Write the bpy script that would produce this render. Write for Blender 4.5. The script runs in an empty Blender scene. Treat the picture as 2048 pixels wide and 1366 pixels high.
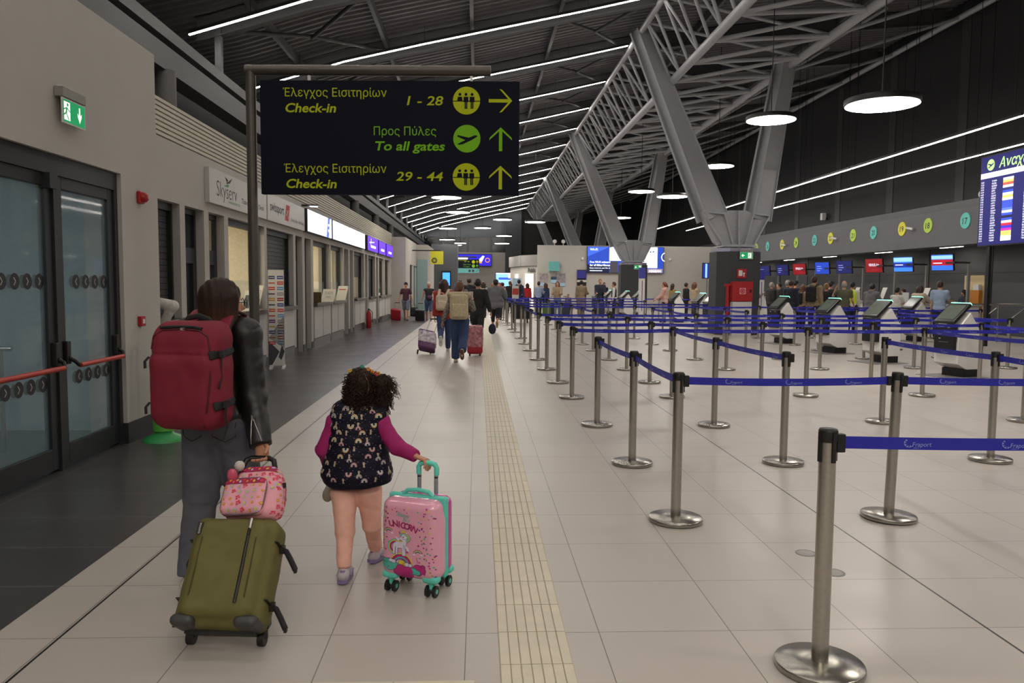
import bpy, math, random
import numpy as np
from mathutils import Vector, Matrix, Euler
rnd = random.Random(7)
S = bpy.context.scene
COL = S.collection
PI = math.pi

# ------------------------------------------------------------------ camera, world, exposure
CAM_H = 1.5644
_f, _yaw, _pit, _rol = 1558.7, .0441, .0728, .008
FW = Vector((math.sin(_yaw)*math.cos(_pit), math.cos(_yaw)*math.cos(_pit), -math.sin(_pit)))
_r = FW.cross(Vector((0, 0, 1))).normalized(); _u = _r.cross(FW)
RT = _r*math.cos(_rol)+_u*math.sin(_rol); UP = -_r*math.sin(_rol)+_u*math.cos(_rol)
cam = bpy.data.cameras.new('camera'); cam_o = bpy.data.objects.new('camera', cam); COL.objects.link(cam_o)
M = Matrix.Identity(4)
for i in range(3):
    M[i][0] = RT[i]; M[i][1] = UP[i]; M[i][2] = -FW[i]
M[2][3] = CAM_H
cam_o.matrix_world = M
cam.sensor_width = 36; cam.sensor_fit = 'HORIZONTAL'; cam.lens = _f/2048*36
cam.clip_start = .05; cam.clip_end = 300
S.camera = cam_o
S.view_settings.view_transform = 'Standard'; S.view_settings.look = 'None'
S.view_settings.gamma = 1; S.view_settings.use_curve_mapping = False
S.view_settings.exposure = 0.54
S.cycles.use_denoising = True
S.cycles.max_bounces = 6; S.cycles.diffuse_bounces = 3; S.cycles.glossy_bounces = 3
S.cycles.transmission_bounces = 6; S.cycles.transparent_max_bounces = 12
S.cycles.sample_clamp_indirect = 6
S.cycles.caustics_reflective = False; S.cycles.caustics_refractive = False
W = bpy.data.worlds.new('world'); S.world = W; W.use_nodes = True
W.node_tree.nodes['Background'].inputs[0].default_value = (.010, .012, .015, 1)
W.node_tree.nodes['Background'].inputs[1].default_value = 1
STRIP_E, DISC_E, LINE_E = 30.0, 22.0, 26.0     # emission of the hall's own lamps

# ------------------------------------------------------------------ materials
def lin(h):
    if not isinstance(h, str): return tuple(h)
    c = [int(h[i:i+2], 16)/255 for i in (0, 2, 4)]
    return tuple(x/12.92 if x <= .04045 else ((x+.055)/1.055)**2.4 for x in c)
_mats = {}
def mat(name, col, rough=.6, metal=0., emit=0., var=.06, scale=30., bump=0., alpha=1., trans=0., ecol=None, coat=0., spec=.5):
    if name in _mats: return _mats[name]
    m = bpy.data.materials.new(name); m.use_nodes = True
    nt = m.node_tree; b = nt.nodes['Principled BSDF']; c = lin(col)
    b.inputs['Base Color'].default_value = (*c, 1)
    b.inputs['Roughness'].default_value = rough; b.inputs['Metallic'].default_value = metal
    b.inputs['Specular IOR Level'].default_value = spec
    if coat: b.inputs['Coat Weight'].default_value = coat; b.inputs['Coat Roughness'].default_value = .08
    if alpha < 1: b.inputs['Alpha'].default_value = alpha
    if trans: b.inputs['Transmission Weight'].default_value = trans
    if emit:
        b.inputs['Emission Color'].default_value = (*lin(ecol or col), 1); b.inputs['Emission Strength'].default_value = emit
    elif var or bump:
        tc = nt.nodes.new('ShaderNodeTexCoord'); n = nt.nodes.new('ShaderNodeTexNoise')
        n.inputs['Scale'].default_value = scale; n.inputs['Detail'].default_value = 3
        nt.links.new(tc.outputs['Object'], n.inputs['Vector'])
        if var:
            r = nt.nodes.new('ShaderNodeValToRGB')
            r.color_ramp.elements[0].position = .3; r.color_ramp.elements[1].position = .7
            r.color_ramp.elements[0].color = (*[x*(1-var) for x in c], 1); r.color_ramp.elements[1].color = (*[min(1, x*(1+var)) for x in c], 1)
            nt.links.new(n.outputs['Fac'], r.inputs['Fac']); nt.links.new(r.outputs['Color'], b.inputs['Base Color'])
        if bump:
            bp = nt.nodes.new('ShaderNodeBump'); bp.inputs['Strength'].default_value = bump; bp.inputs['Distance'].default_value = .01
            nt.links.new(n.outputs['Fac'], bp.inputs['Height']); nt.links.new(bp.outputs['Normal'], b.inputs['Normal'])
    _mats[name] = m
    return m
class NT:
    """small helper for hand-wired node materials"""
    def __init__(s, m): s.nt = m.node_tree; s.b = s.nt.nodes['Principled BSDF']
    def n(s, t, **k):
        x = s.nt.nodes.new(t)
        for a, v in k.items(): setattr(x, a, v)
        return x
    def math(s, op, a, b=None, c=None):
        x = s.n('ShaderNodeMath', operation=op)
        for i, v in enumerate((a, b, c)):
            if v is None: continue
            if isinstance(v, (int, float)): x.inputs[i].default_value = v
            else: s.nt.links.new(v, x.inputs[i])
        return x.outputs[0]
    def mix(s, f, a, b):
        x = s.n('ShaderNodeMix', data_type='RGBA')
        for i, v in ((0, f), (6, a), (7, b)):
            if isinstance(v, (int, float)): x.inputs[i].default_value = v
            elif isinstance(v, tuple): x.inputs[i].default_value = (*v[:3], 1)
            else: s.nt.links.new(v, x.inputs[i])
        return x.outputs[2]
    def link(s, a, inp): s.nt.links.new(a, s.b.inputs[inp])

# ------------------------------------------------------------------ objects
def tag(o, label=None, cat=None, group=None, kind=None):
    if label: o['label'] = label
    if cat: o['category'] = cat
    if group: o['group'] = group
    if kind: o['kind'] = kind
    return o
def thing(name, label, cat, loc=(0, 0, 0), rz=0., group=None, kind=None):
    o = bpy.data.objects.new(name, None); COL.objects.link(o)
    o.empty_display_size = .05
    o.location = loc; o.rotation_euler = (0, 0, rz)
    return tag(o, label, cat, group, kind)
def kids(o): return [c for c in bpy.data.objects if c.parent == o]
def dup(o, loc=None, rz=None, label=None, group=None, parent=None, tree=None):
    c = o.copy(); COL.objects.link(c)
    if parent: c.parent = parent
    if loc is not None: c.location = loc
    if rz is not None: c.rotation_euler = (0, 0, rz)
    if label: c['label'] = label
    if group: c['group'] = group
    for k in (tree or {}).get(o.name, []): dup(k, parent=c, tree=tree)
    return c
def tree_of(o, t=None):
    t = {} if t is None else t
    t[o.name] = kids(o)
    for k in t[o.name]: tree_of(k, t)
    return t
def pmat(p):
    m = Matrix.Identity(4)
    while p is not None:
        m = Matrix.LocRotScale(p.location, p.rotation_euler, None) @ m; p = p.parent
    return m
def frame(o, x, y, z=None):
    x = Vector(x).normalized(); y = Vector(y); z = Vector(z) if z else x.cross(y)
    z.normalize(); y = z.cross(x)
    m = Matrix.Identity(4)
    for i in range(3): m[i][0] = x[i]; m[i][1] = y[i]; m[i][2] = z[i]; m[i][3] = o[i]
    return m
_text = {}
def text_geo(s, font_bold=0.):
    k = (s, font_bold)
    if k in _text: return _text[k]
    c = bpy.data.curves.new('t', 'FONT'); c.body = s; c.size = 1; c.offset = font_bold or .0006; c.resolution_u = 3
    o = bpy.data.objects.new('t', c); COL.objects.link(o); bpy.context.view_layer.update()
    me = o.to_mesh()
    v = np.array([x.co[:] for x in me.vertices]) if len(me.vertices) else np.zeros((0, 3))
    f = [tuple(p.vertices) for p in me.polygons]
    o.to_mesh_clear(); bpy.data.objects.remove(o); bpy.data.curves.remove(c)
    _text[k] = (v, f); return _text[k]

class MB:
    def __init__(s): s.v = []; s.f = []; s.m = []; s.sm = []; s.mats = []
    def mi(s, m):
        if m not in s.mats: s.mats.append(m)
        return s.mats.index(m)
    def add(s, vs, fs, m, smooth=False, M=None):
        o = len(s.v); i = s.mi(m)
        s.v += [tuple(M @ Vector(v)) if M else tuple(v) for v in vs]
        for f in fs:
            s.f.append([a+o for a in f]); s.m.append(i); s.sm.append(smooth)
        return s
    def box(s, c, d, m, M=None, rz=0.):
        x, y, z = d[0]/2, d[1]/2, d[2]/2; c = Vector(c); R = Matrix.Rotation(rz, 3, 'Z')
        vs = [c + R @ Vector((a*x, b*y, e*z)) for e in (-1, 1) for b in (-1, 1) for a in (-1, 1)]
        return s.add(vs, [(0, 2, 3, 1), (4, 5, 7, 6), (0, 1, 5, 4), (2, 6, 7, 3), (0, 4, 6, 2), (1, 3, 7, 5)], m, False, M)
    def bb(s, x0, x1, y0, y1, z0, z1, m, M=None):
        return s.box(((x0+x1)/2, (y0+y1)/2, (z0+z1)/2), (x1-x0, y1-y0, z1-z0), m, M)
    def rings(s, rings, m, cap=True, closed=True, smooth=True, M=None):
        n = len(rings[0]); vs = [p for r in rings for p in r]; fs = []
        for i in range(len(rings)-1):
            for j in range(n if closed else n-1):
                k = (j+1) % n
                fs.append((i*n+j, i*n+k, (i+1)*n+k, (i+1)*n+j))
        s.add(vs, fs, m, smooth, M)
        if cap:
            b = len(rings)-1
            s.add(rings[0], [tuple(reversed(range(n)))], m, False, M); s.add(rings[b], [tuple(range(n))], m, False, M)
        return s
    def tube(s, pts, r, m, n=10, cap=True, smooth=True, M=None, flat=1., up=None, flatx=1.):
        P = [Vector(p) for p in pts]; R = r if isinstance(r, (list, tuple)) else [r]*len(P)
        T = [(P[min(i+1, len(P)-1)]-P[max(i-1, 0)]).normalized() for i in range(len(P))]
        a = Vector(up) if up else (Vector((0, 0, 1)) if abs(T[0].z) < .9 else Vector((1, 0, 0)))
        rg = []
        x = T[0].cross(a).normalized()
        for i, p in enumerate(P):
            x = (x - T[i]*x.dot(T[i])).normalized(); y = T[i].cross(x)
            rg.append([p + (x*math.cos(t)*R[i]*flatx + y*math.sin(t)*R[i]*flat) for t in [2*PI*j/n for j in range(n)]])
        return s.rings(rg, m, cap, True, smooth, M)
    def lathe(s, prof, m, c=(0, 0, 0), n=32, M=None, smooth=True, cap=True):
        c = Vector(c)
        return s.rings([[c+Vector((r*math.cos(2*PI*j/n), r*math.sin(2*PI*j/n), z)) for j in range(n)] for r, z in prof], m, cap, True, smooth, M)
    def prism(s, poly, h, m, M=None, z0=0.):
        n = len(poly)
        a = sum(poly[i][0]*poly[(i+1) % n][1]-poly[(i+1) % n][0]*poly[i][1] for i in range(n))
        if a < 0: poly = poly[::-1]
        vs = [(p[0], p[1], z0) for p in poly]+[(p[0], p[1], z0+h) for p in poly]
        fs = [tuple(reversed(range(n))), tuple(range(n, 2*n))]+[(i, (i+1) % n, n+(i+1) % n, n+i) for i in range(n)]
        return s.add(vs, fs, m, False, M)
    def flat(s, poly, m, M=None, z=0.):
        n = len(poly)
        a = sum(poly[i][0]*poly[(i+1) % n][1]-poly[(i+1) % n][0]*poly[i][1] for i in range(n))
        if a < 0: poly = poly[::-1]
        return s.add([(p[0], p[1], z) for p in poly], [tuple(range(n))], m, False, M)
    def disc(s, c, r, m, M=None, z=0., n=28, ry=None):
        return s.flat([(c[0]+r*math.cos(2*PI*i/n), c[1]+(ry or r)*math.sin(2*PI*i/n)) for i in range(n)], m, M, z)
    def arc(s, c, r0, r1, a0, a1, m, M=None, z=0., n=14):
        p = [(c[0]+r1*math.cos(a0+(a1-a0)*i/n), c[1]+r1*math.sin(a0+(a1-a0)*i/n)) for i in range(n+1)]
        q = [(c[0]+r0*math.cos(a0+(a1-a0)*i/n), c[1]+r0*math.sin(a0+(a1-a0)*i/n)) for i in range(n+1)]
        vs = [(x, y, z) for x, y in p+q]
        sg = a1 > a0
        fs = [((n+1+i, i, i+1, n+2+i) if sg else (n+2+i, i+1, i, n+1+i)) for i in range(n)]
        return s.add(vs, fs, m, False, M)
    def line(s, p, q, w, m, M=None, z=0.):
        p = Vector((p[0], p[1])); q = Vector((q[0], q[1])); d = (q-p).normalized()*w/2; n = Vector((-d.y, d.x))
        return s.flat([p-n, q-n, q+n, p+n], m, M, z)
    def text(s, t, size, m, M=None, pos=(0, 0), z=0., shear=0., align='l', bold=0., width=None):
        v, f = text_geo(t, bold)
        if not len(v): return s
        v = v.copy()*size
        w = v[:, 0].max()-v[:, 0].min(); v[:, 0] -= v[:, 0].min()
        if width: v[:, 0] *= width/w; w = width
        v[:, 0] += shear*v[:, 1]
        v[:, 0] += pos[0]-{'l': 0, 'c': w/2, 'r': w}[align]; v[:, 1] += pos[1]; v[:, 2] = z
        return s.add([tuple(x) for x in v], f, m, False, M)
    def ball(s, c, r, m, n=12, M=None, smooth=True):
        r = (r, r, r) if isinstance(r, (int, float)) else r
        c = Vector(c); rg = []
        for i in range(1, n//2):
            t = PI*i/(n//2)
            rg.append([c+Vector((r[0]*math.sin(t)*math.cos(2*PI*j/n), r[1]*math.sin(t)*math.sin(2*PI*j/n), -r[2]*math.cos(t))) for j in range(n)])
        return s.rings(rg, m, True, True, smooth, M)
    def build(s, name, parent=None, loc=None, world=False, bevel=0., seg=2, sub=0, solid=0., autosm=None):
        me = bpy.data.meshes.new(name)
        V = s.v
        if world and parent is not None:
            I = pmat(parent).inverted(); V = [tuple(I @ Vector(v)) for v in V]
        me.from_pydata([tuple(v) for v in V], [], s.f)
        for m in s.mats: me.materials.append(m)
        me.polygons.foreach_set('material_index', s.m); me.polygons.foreach_set('use_smooth', s.sm)
        me.update()
        o = bpy.data.objects.new(name, me); COL.objects.link(o)
        if parent is not None: o.parent = parent
        if loc is not None: o.location = loc
        if bevel:
            b = o.modifiers.new('bevel', 'BEVEL'); b.width = bevel; b.segments = seg; b.limit_method = 'ANGLE'; b.angle_limit = .6
        if solid:
            b = o.modifiers.new('solid', 'SOLIDIFY'); b.thickness = solid
        if sub:
            b = o.modifiers.new('sub', 'SUBSURF'); b.levels = sub; b.render_levels = sub
        return o
def struct(name, mb, label=None, cat=None, **k):
    return tag(mb.build(name, **k), label, cat, kind='structure')

# point on the plane Y = y that the camera sees at a pixel of the 2048 x 1366 frame
def at(px, py, y):
    d = FW+RT*((px-1024)/_f)-UP*((py-683)/_f)
    return Vector((0, 0, CAM_H))+d*(y/d.y)
ORD = ['first', 'second', 'third', 'fourth', 'fifth', 'sixth', 'seventh', 'eighth', 'ninth', 'tenth', 'eleventh', 'twelfth', 'thirteenth', 'fourteenth', 'fifteenth', 'sixteenth', 'seventeenth', 'eighteenth', 'nineteenth', 'twentieth']
# ------------------------------------------------------------------ common materials
STEEL = mat('brushed_steel', 'b4b0a8', .28, 1., var=.05, scale=60)
STEEL_BASE = mat('spun_steel', 'a8a49c', .25, 1., var=.12, scale=14)
BLACK_P = mat('black_plastic', '141414', .45)
DARK_FR = mat('dark_frame', '26272a', .45)
GREY_ST = mat('grey_painted_steel', 'acaeb2', .36, var=.03, scale=8)
ROOF_ST = mat('roof_steel', '58595b', .55, var=.05)
DECK = mat('roof_deck', '6a6a6d', .6, var=.08, scale=3)
WALLM = mat('white_plaster', 'b6b2ac', .75, var=.02, scale=4, bump=.03)
WALLW = mat('white_panel', 'c8c6c2', .6, var=.015, scale=5)
DARKW = mat('dark_wall_panel', '2b2c2e', .7, var=.06, scale=2)
GREYW = mat('grey_wall_panel', '66676a', .65, var=.04, scale=2)
LAMP = mat('lamp_white', 'fff8ee', emit=STRIP_E)
LAMPD = mat('lamp_disc', 'fff6ea', emit=DISC_E)
LAMPL = mat('lamp_line', 'fff8f0', emit=LINE_E)
WHITE_P = mat('white_plastic', 'd8d8d6', .4)
NAVY = mat('navy_sign', '0d0f20', .6, spec=.15)
YEL = mat('sign_yellow', 'bcc81a', .6, var=.02, spec=.2)
GRN = mat('sign_green', '7cc01f', .6, var=.02, spec=.2)
BLUEB = mat('belt_blue', '2123a0', .55, var=.05, scale=80)
BELTW = mat('belt_print', '8f9bd6', .6)
RED = mat('red_paint', 'a3161c', .45)
GLASS = mat('clear_glass', 'cfe0dd', .03, alpha=.16, var=0)

# ------------------------------------------------------------------ floor
def floor_mat(name, base, line, sx, sy, ox, oy, lw, var, dark=None, rough=.32, bond=False):
    m = mat(name, base, rough, var=0, spec=.4); t = NT(m)
    tc = t.n('ShaderNodeTexCoord'); sp = t.n('ShaderNodeSeparateXYZ'); t.nt.links.new(tc.outputs['Object'], sp.inputs[0])
    X = t.math('DIVIDE', t.math('SUBTRACT', sp.outputs[0], ox), sx); Yc = t.math('DIVIDE', t.math('SUBTRACT', sp.outputs[1], oy), sy)
    fx, fy = t.math('FLOOR', X), t.math('FLOOR', Yc)
    if bond: Yc = t.math('ADD', Yc, t.math('MULTIPLY', t.math('MODULO', fx, 2.), .5)); fy = t.math('FLOOR', Yc)
    def edge(v, s):
        a = t.math('ABSOLUTE', t.math('SUBTRACT', t.math('FRACT', v), .5))
        return t.math('GREATER_THAN', a, .5-lw/s/2)
    ln = t.math('MAXIMUM', edge(X, sx), edge(Yc, sy))
    cb = t.n('ShaderNodeCombineXYZ'); t.nt.links.new(fx, cb.inputs[0]); t.nt.links.new(fy, cb.inputs[1])
    wn = t.n('ShaderNodeTexWhiteNoise', noise_dimensions='2D'); t.nt.links.new(cb.outputs[0], wn.inputs[0])
    ns = t.n('ShaderNodeTexNoise'); ns.inputs['Scale'].default_value = 1.7; ns.inputs['Detail'].default_value = 5; t.nt.links.new(tc.outputs['Object'], ns.inputs['Vector'])
    v = t.math('ADD', t.math('MULTIPLY', wn.outputs[0], .5), t.math('MULTIPLY', ns.outputs[0], .5))
    b = lin(base)
    c = t.mix(v, tuple(x*(1-var) for x in b), tuple(x*(1+var) for x in b))
    c = t.mix(ln, c, lin(line))
    for d in dark or ():
        k = t.math('LESS_THAN', t.math('ABSOLUTE', t.math('SUBTRACT', sp.outputs[0], d)), .006)
        c = t.mix(k, c, (.012, .012, .012))
    t.link(c, 'Base Color')
    r = t.math('ADD', t.math('MULTIPLY', ns.outputs[0], .16), rough-.06); t.link(r, 'Roughness')
    return m
FL = floor_mat('light_floor_tile', 'b5ada5', '6f6862', .6, .6, -.046, 3.40, .0045, .05, dark=(-1.832, 2.356))
FD = floor_mat('dark_floor_tile', '424040', '8a8886', 1.2, .6, -2.13, 3.4, .003, .07, rough=.3)
XB = -2.13
struct('floor', MB().bb(XB, 40, 2.985, 110, -.1, 0, FL).bb(XB, 40, -6, 2.985, -.1, 0, FL))
struct('floor_dark_band', MB().bb(-12, XB, -6, 110, -.1, 0, FD))
TAC = mat('tactile_cream', 'cdc4b0', .55, var=.05, scale=9); TACD = mat('tactile_groove', 'b0a48c', .8)
mb = MB(); y = -2.0
mb.bb(.098, .402, -2, 62, .0, .002, TACD)
while y < 62:
    y1 = y+.3
    if y < 24:
        for i in range(7): mb.bb(.101+i*.0432, .139+i*.0432, y+.003, y1-.003, .002, .0055, TAC)
    else: mb.bb(.1, .4, y+.004, y1-.004, .002, .0055, TAC)
    y = y1
tag(mb.build('tactile_strip'), 'cream ribbed tactile guide strip running down the walkway floor', 'tactile paving')
mb = MB()
mb.bb(-3.2, -.02, 2.5, 2.978, 0, .002, TACD)
for i in range(10): mb.bb(-3.2+i*.32, -3.2+i*.32+.312, 2.62, 2.975, .002, .0055, TAC)
tag(mb.build('tactile_crossing'), 'cream tactile paving band crossing in front of the camera', 'tactile paving')
for i, (px, py) in enumerate(((1.94, 4.41), (1.96, 4.1))):
    mb = MB(); mb.lathe([(.062, 0), (.062, .002), (.05, .003), (.05, .0015)], mat('floor_box_steel', '8f8d8a', .4, .8), (px, py, 0), 28)
    mb.disc((px, py), .048, mat('floor_box_lid', '9a948e', .5), z=.0025)
    tag(mb.build('floor_socket'), ('round steel floor socket lid farther from the nearest stanchion', 'round steel floor socket lid beside the nearest stanchion post')[i], 'floor socket', 'floor socket lids')

# ------------------------------------------------------------------ near left wall with glass double door
NX = -3.38
mb = MB()
mb.bb(NX-.35, NX, 7.62, 8.46, 0, 3.92, WALLM); mb.bb(NX-.35, NX, 2.0, 7.62, 2.58, 3.92, WALLM); mb.bb(NX-.35, NX, -4, 4.2, 0, 3.92, WALLM)
mb.bb(-3.98, NX-.35, 8.2, 8.46, 0, 3.92, WALLM)
mb.bb(-6.9, NX-.35, -4, 8.46, 3.8, 3.92, WALLM)
struct('wall_left', mb)
mb = MB(); mb.bb(NX, NX+.015, 7.64, 8.475, 0, .2, DARK_FR); mb.bb(-3.98, NX+.015, 8.46, 8.475, 0, .2, DARK_FR); mb.bb(NX-.1, NX+.015, 7.6, 7.64, 0, .2, DARK_FR)
struct('baseboard_left', mb)
DX = NX-.09
def door_leaf(y0, y1, n, lab):
    o = tag(bpy.data.objects.new('door_%d' % n, None), kind='structure'); COL.objects.link(o); o.location = (DX, (y0+y1)/2, 0)
    f = MB(); z0, z1 = .02, 2.42
    f.bb(-.03, .03, y0-o.location.y, y0-o.location.y+.1, z0, z1, DARK_FR); f.bb(-.03, .03, y1-o.location.y-.1, y1-o.location.y, z0, z1, DARK_FR)
    f.bb(-.03, .03, y0-o.location.y+.1, y1-o.location.y-.1, z0, .2, DARK_FR); f.bb(-.03, .03, y0-o.location.y+.1, y1-o.location.y-.1, z1-.1, z1, DARK_FR)
    f.build('door_frame', o, bevel=.004)
    h = (y1-y0)/2
    g = MB(); g.bb(-.006, .006, -h+.1, h-.1, .2, z1-.1, mat('door_glass', '8fa5aa', .04, alpha=.3, var=0)); g.build('door_glass', o)
    st = MB(); Mx = frame((.008, 0, 0), (0, 1, 0), (0, 0, 1))
    DG = mat('door_dot', '16171d', .4); DG2 = mat('door_dot_grey', '4c5a5a', .5, alpha=.6); DW = mat('door_chevron', 'c9c6c0', .5)
    for z in (1.56, .74):
        for i in range(int((2*h-.25)/.165)):
            yy = h-.17-i*.165
            st.disc((yy-.06, z), .052, DG2, Mx, z=0); st.disc((yy, z), .062, DG, Mx, z=.001)
            sg = 1 if n == 1 else -1
            st.line((yy-.012*sg, z+.03), (yy+.012*sg, z), .007, DW, Mx, .002); st.line((yy+.012*sg, z), (yy-.012*sg, z-.03), .007, DW, Mx, .002)
    st.build('door_marking', o)
    b = MB(); zb = .88
    b.tube([(.12, -h+.14, zb-.02), (.12, h-.06, zb-.02)], .021, mat('red_push_bar', 'b0301f', .4), 12)
    hb = b.build('door_push_bar', o)
    k = MB()
    for yy in (-h+.06, h-.05):
        k.box((.05, yy, zb+.09), (.05, .06, .19), BLACK_P); k.tube([(.07, yy, zb+.05), (.1, yy+.03, zb+.02), (.12, yy+.07 if yy < 0 else yy, zb-.02)], .018, BLACK_P, 8)
    k.build('push_bar_bracket', hb, bevel=.006)
    return o
door_leaf(5.0, 6.5, 1, 'a'); door_leaf(6.56, 7.56, 2, 'b')
mb = MB(); mb.bb(DX-.05, DX+.05, 4.2, 7.62, 2.42, 2.58, DARK_FR); mb.bb(DX-.05, DX+.05, 7.56, 7.62, 0, 2.42, DARK_FR); mb.bb(DX-.05, DX+.05, 6.5, 6.56, 0, 2.42, DARK_FR)
mb.bb(DX-.05, DX+.05, 4.2, 5.0, 0, 2.42, DARK_FR); mb.bb(DX-.02, DX+.09, 6.38, 6.5, 2.3, 2.42, DARK_FR)
struct('door_surround', mb)
# lit vestibule behind the glass
mb = MB(); VW = mat('vestibule_wall', 'a4b2b6', .8); VF = mat('vestibule_floor', '54605f', .6)
mb.bb(-6.9, -6.8, 1, 8.5, 0, 3.2, VW); mb.bb(-6.8, DX-.1, 8.3, 8.4, 0, 3.2, VW); mb.bb(-6.8, DX-.1, 1, 1.1, 0, 3.2, VW); mb.bb(-6.8, DX-.06, 1, 8.4, 3.1, 3.2, VW)
struct('wall_vestibule', mb)
o = thing('vestibule_light', 'flat ceiling light inside the glazed vestibule behind the door', 'light', (-5.2, 5.2, 3.05))
MB().box((0, 0, 0), (1.2, .3, .08), WHITE_P).build('housing', o); MB().box((0, 0, -.045), (1.1, .24, .01), mat('vestibule_lamp', 'eef8ff', emit=30.)).build('diffuser', o)
o = thing('handrail', 'steel handrail standing in the vestibule behind the glass door', 'handrail', (-5.4, 7.2, 0))
mb = MB(); mb.tube([(-1.2, 0, .95), (1.2, 0, .95)], .022, STEEL); mb.tube([(-1.2, 0, .6), (1.2, 0, .6)], .015, STEEL); mb.build('rail', o)
for x in (-1.1, 0, 1.1): MB().tube([(x, 0, 0), (x, 0, .95)], .02, STEEL).build('post', o)

def exit_sign(loc, rz, lab, right=False, arrow='down', w=.36, h=.2):
    o = thing('exit_sign', lab, 'exit sign', loc, rz, 'green exit signs')
    G = mat('exit_green', '0a8a52', emit=.45, ecol='0c9a5c'); Wh = mat('exit_white', 'e9f0dc', emit=.8)
    p = MB(); p.box((0, 0, 0), (w, .012, h), WHITE_P); p.build('sign_frame', o)
    f = MB(); Mx = frame((0, -.0075, 0), (1, 0, 0), (0, 0, 1))
    a, b = w*.47, h*.44
    f.flat([(-a, -b), (a, -b), (a, b), (-a, b)], G, Mx)
    dx = -.35 if arrow != 'left' else .22
    def R(x, y): return ((dx+x)*w, y*h)
    f.flat([R(-.1, -.36), R(.16, -.36), R(.16, .36), R(-.1, .36)], Wh, Mx, .001)
    f.disc(R(.05, .25), .07*h, G, Mx, .002); f.line(R(.02, .15), R(-.02, -.08), .1*h, G, Mx, .002)
    f.line(R(.0, .12), R(-.14, .02), .05*h, G, Mx, .002); f.line(R(.02, .12), R(.15, .0), .05*h, G, Mx, .002)
    f.line(R(-.02, -.08), R(.1, -.34), .06*h, G, Mx, .002); f.line(R(-.02, -.08), R(-.15, -.2), .06*h, G, Mx, .002)
    ax = .23 if arrow != 'left' else -.25
    def A(x, y): return (ax*w+x*h, y*h)
    if arrow == 'down':
        f.flat([A(-.05, .32), A(.05, .32), A(.05, -.02), A(.16, .1), A(.16, -.04), A(0, -.32), A(-.16, -.04), A(-.16, .1), A(-.05, -.02)], Wh, Mx, .001)
    else:
        f.line(A(-.18, 0), A(.22, 0), .1*h, Wh, Mx, .001); f.line(A(-.2, 0), A(0, .2), .1*h, Wh, Mx, .001); f.line(A(-.2, 0), A(0, -.2), .1*h, Wh, Mx, .001)
    f.build('sign_face', o)
    k = MB(); k.box((0, .02, h/2+.045), (w*1.02, .07, .08), mat('exit_housing', '8c8a85', .5)); k.box((0, .05, h/2+.09), (w*.7, .05, .03), WHITE_P); k.build('housing', o, bevel=.004)
    return o
exit_sign((NX+.06, 6.66, 2.93), PI/2, 'green running man exit sign on white wall above glass door')
for z, y, nm, lab in ((2.4, 8.0, 'fire_alarm_sounder', 'red fire alarm sounder high on wall beside glass door'), (1.17, 7.95, 'fire_call_point', 'small red fire call point on wall beside glass door')):
    o = thing(nm, lab, 'fire alarm', (NX, y, z), PI/2)
    mb = MB()
    if z > 2:
        mb.box((0, -.02, 0), (.11, .04, .12), RED); mb.build('body', o, bevel=.01)
        MB().lathe([(.05, 0), (.048, .03), (.03, .05), (.01, .052)], RED, n=20, M=frame((0, -.04, 0), (1, 0, 0), (0, 0, 1))).build('dome', o)
    else:
        mb.box((0, -.02, 0), (.1, .04, .1), RED); mb.build('body', o, bevel=.006)
        MB().box((0, -.042, 0), (.045, .004, .045), WHITE_P).build('push_panel', o)

# ------------------------------------------------------------------ row of ticket offices
KX = -3.98; KD = .15
bays = [(8.9, 10.68, 'shutter'), (10.86, 11.6, 'door'), (11.8, 12.5, 'door'), (12.7, 14.8, 'open'), (14.97, 17.08, 'half'), (17.3, 17.95, 'door'), (18.19, 18.85, 'door'),
        (19.11, 21.21, 'open'), (21.35, 23.3, 'open'), (23.5, 24.25, 'door'), (24.5, 25.15, 'door'), (25.35, 27.55, 'half'), (27.8, 28.4, 'door'), (28.6, 30.5, 'shutter'), (30.75, 31.4, 'door'),
        (31.6, 33.4, 'open'), (33.6, 35.4, 'open')]
OT = 2.6
mb = MB(); mb.bb(KX-.3, KX, 8.46, 36.4, OT, 3.38, WALLM)
ys = [8.46]+[v for b in bays for v in b[:2]]+[36.4]
for i in range(0, len(ys), 2): mb.bb(KX-.3, KX, ys[i], ys[i+1], 0, OT, WALLM)
struct('wall_ticket_offices', mb)
mb = MB()
for i in range(2, len(ys), 2): mb.bb(KX, KX+.012, ys[i]-.01, ys[i+1]+.01, 0, .16, DARK_FR)
struct('baseboard_ticket_offices', mb)
mb = MB(); OFW = mat('office_wall', 'd9d0ba', .8); 
mb.bb(KX-3.4, KX-3.3, 8.46, 36.5, 0, 3.4, OFW); mb.bb(KX-3.3, KX-.3, 8.46, 36.5, 2.95, 3.0, OFW)
for yy in (8.5, 11.7, 14.9, 19.0, 23.4, 27.7, 31.5, 36.4): mb.bb(KX-3.3, KX-.32, yy-.05, yy+.05, 0, 3.0, OFW)
struct('wall_office_interior', mb)
OFL = mat('office_lamp', 'fff2d6', emit=22.)
offs = {12.2: 'first', 13.4: 'second', 17: 'third', 20.3: 'fourth', 22.2: 'fifth', 26.4: 'sixth', 32.5: 'seventh', 34.5: 'eighth'}
for yy, w in offs.items():
    o = thing('office_light', 'warm ceiling panel light inside the %s lit ticket office window from the camera' % w, 'light', (KX-1.5, yy, 2.92), 0, 'office ceiling lights')
    MB().box((0, 0, 0), (.62, .62, .05), WHITE_P).build('housing', o); MB().box((0, 0, -.03), (.56, .56, .012), OFL).build('diffuser', o)
SHUT = mat('shutter_grey', '4a4b4d', .5, .3)
wi, di, ci = 0, 3, 0
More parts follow.
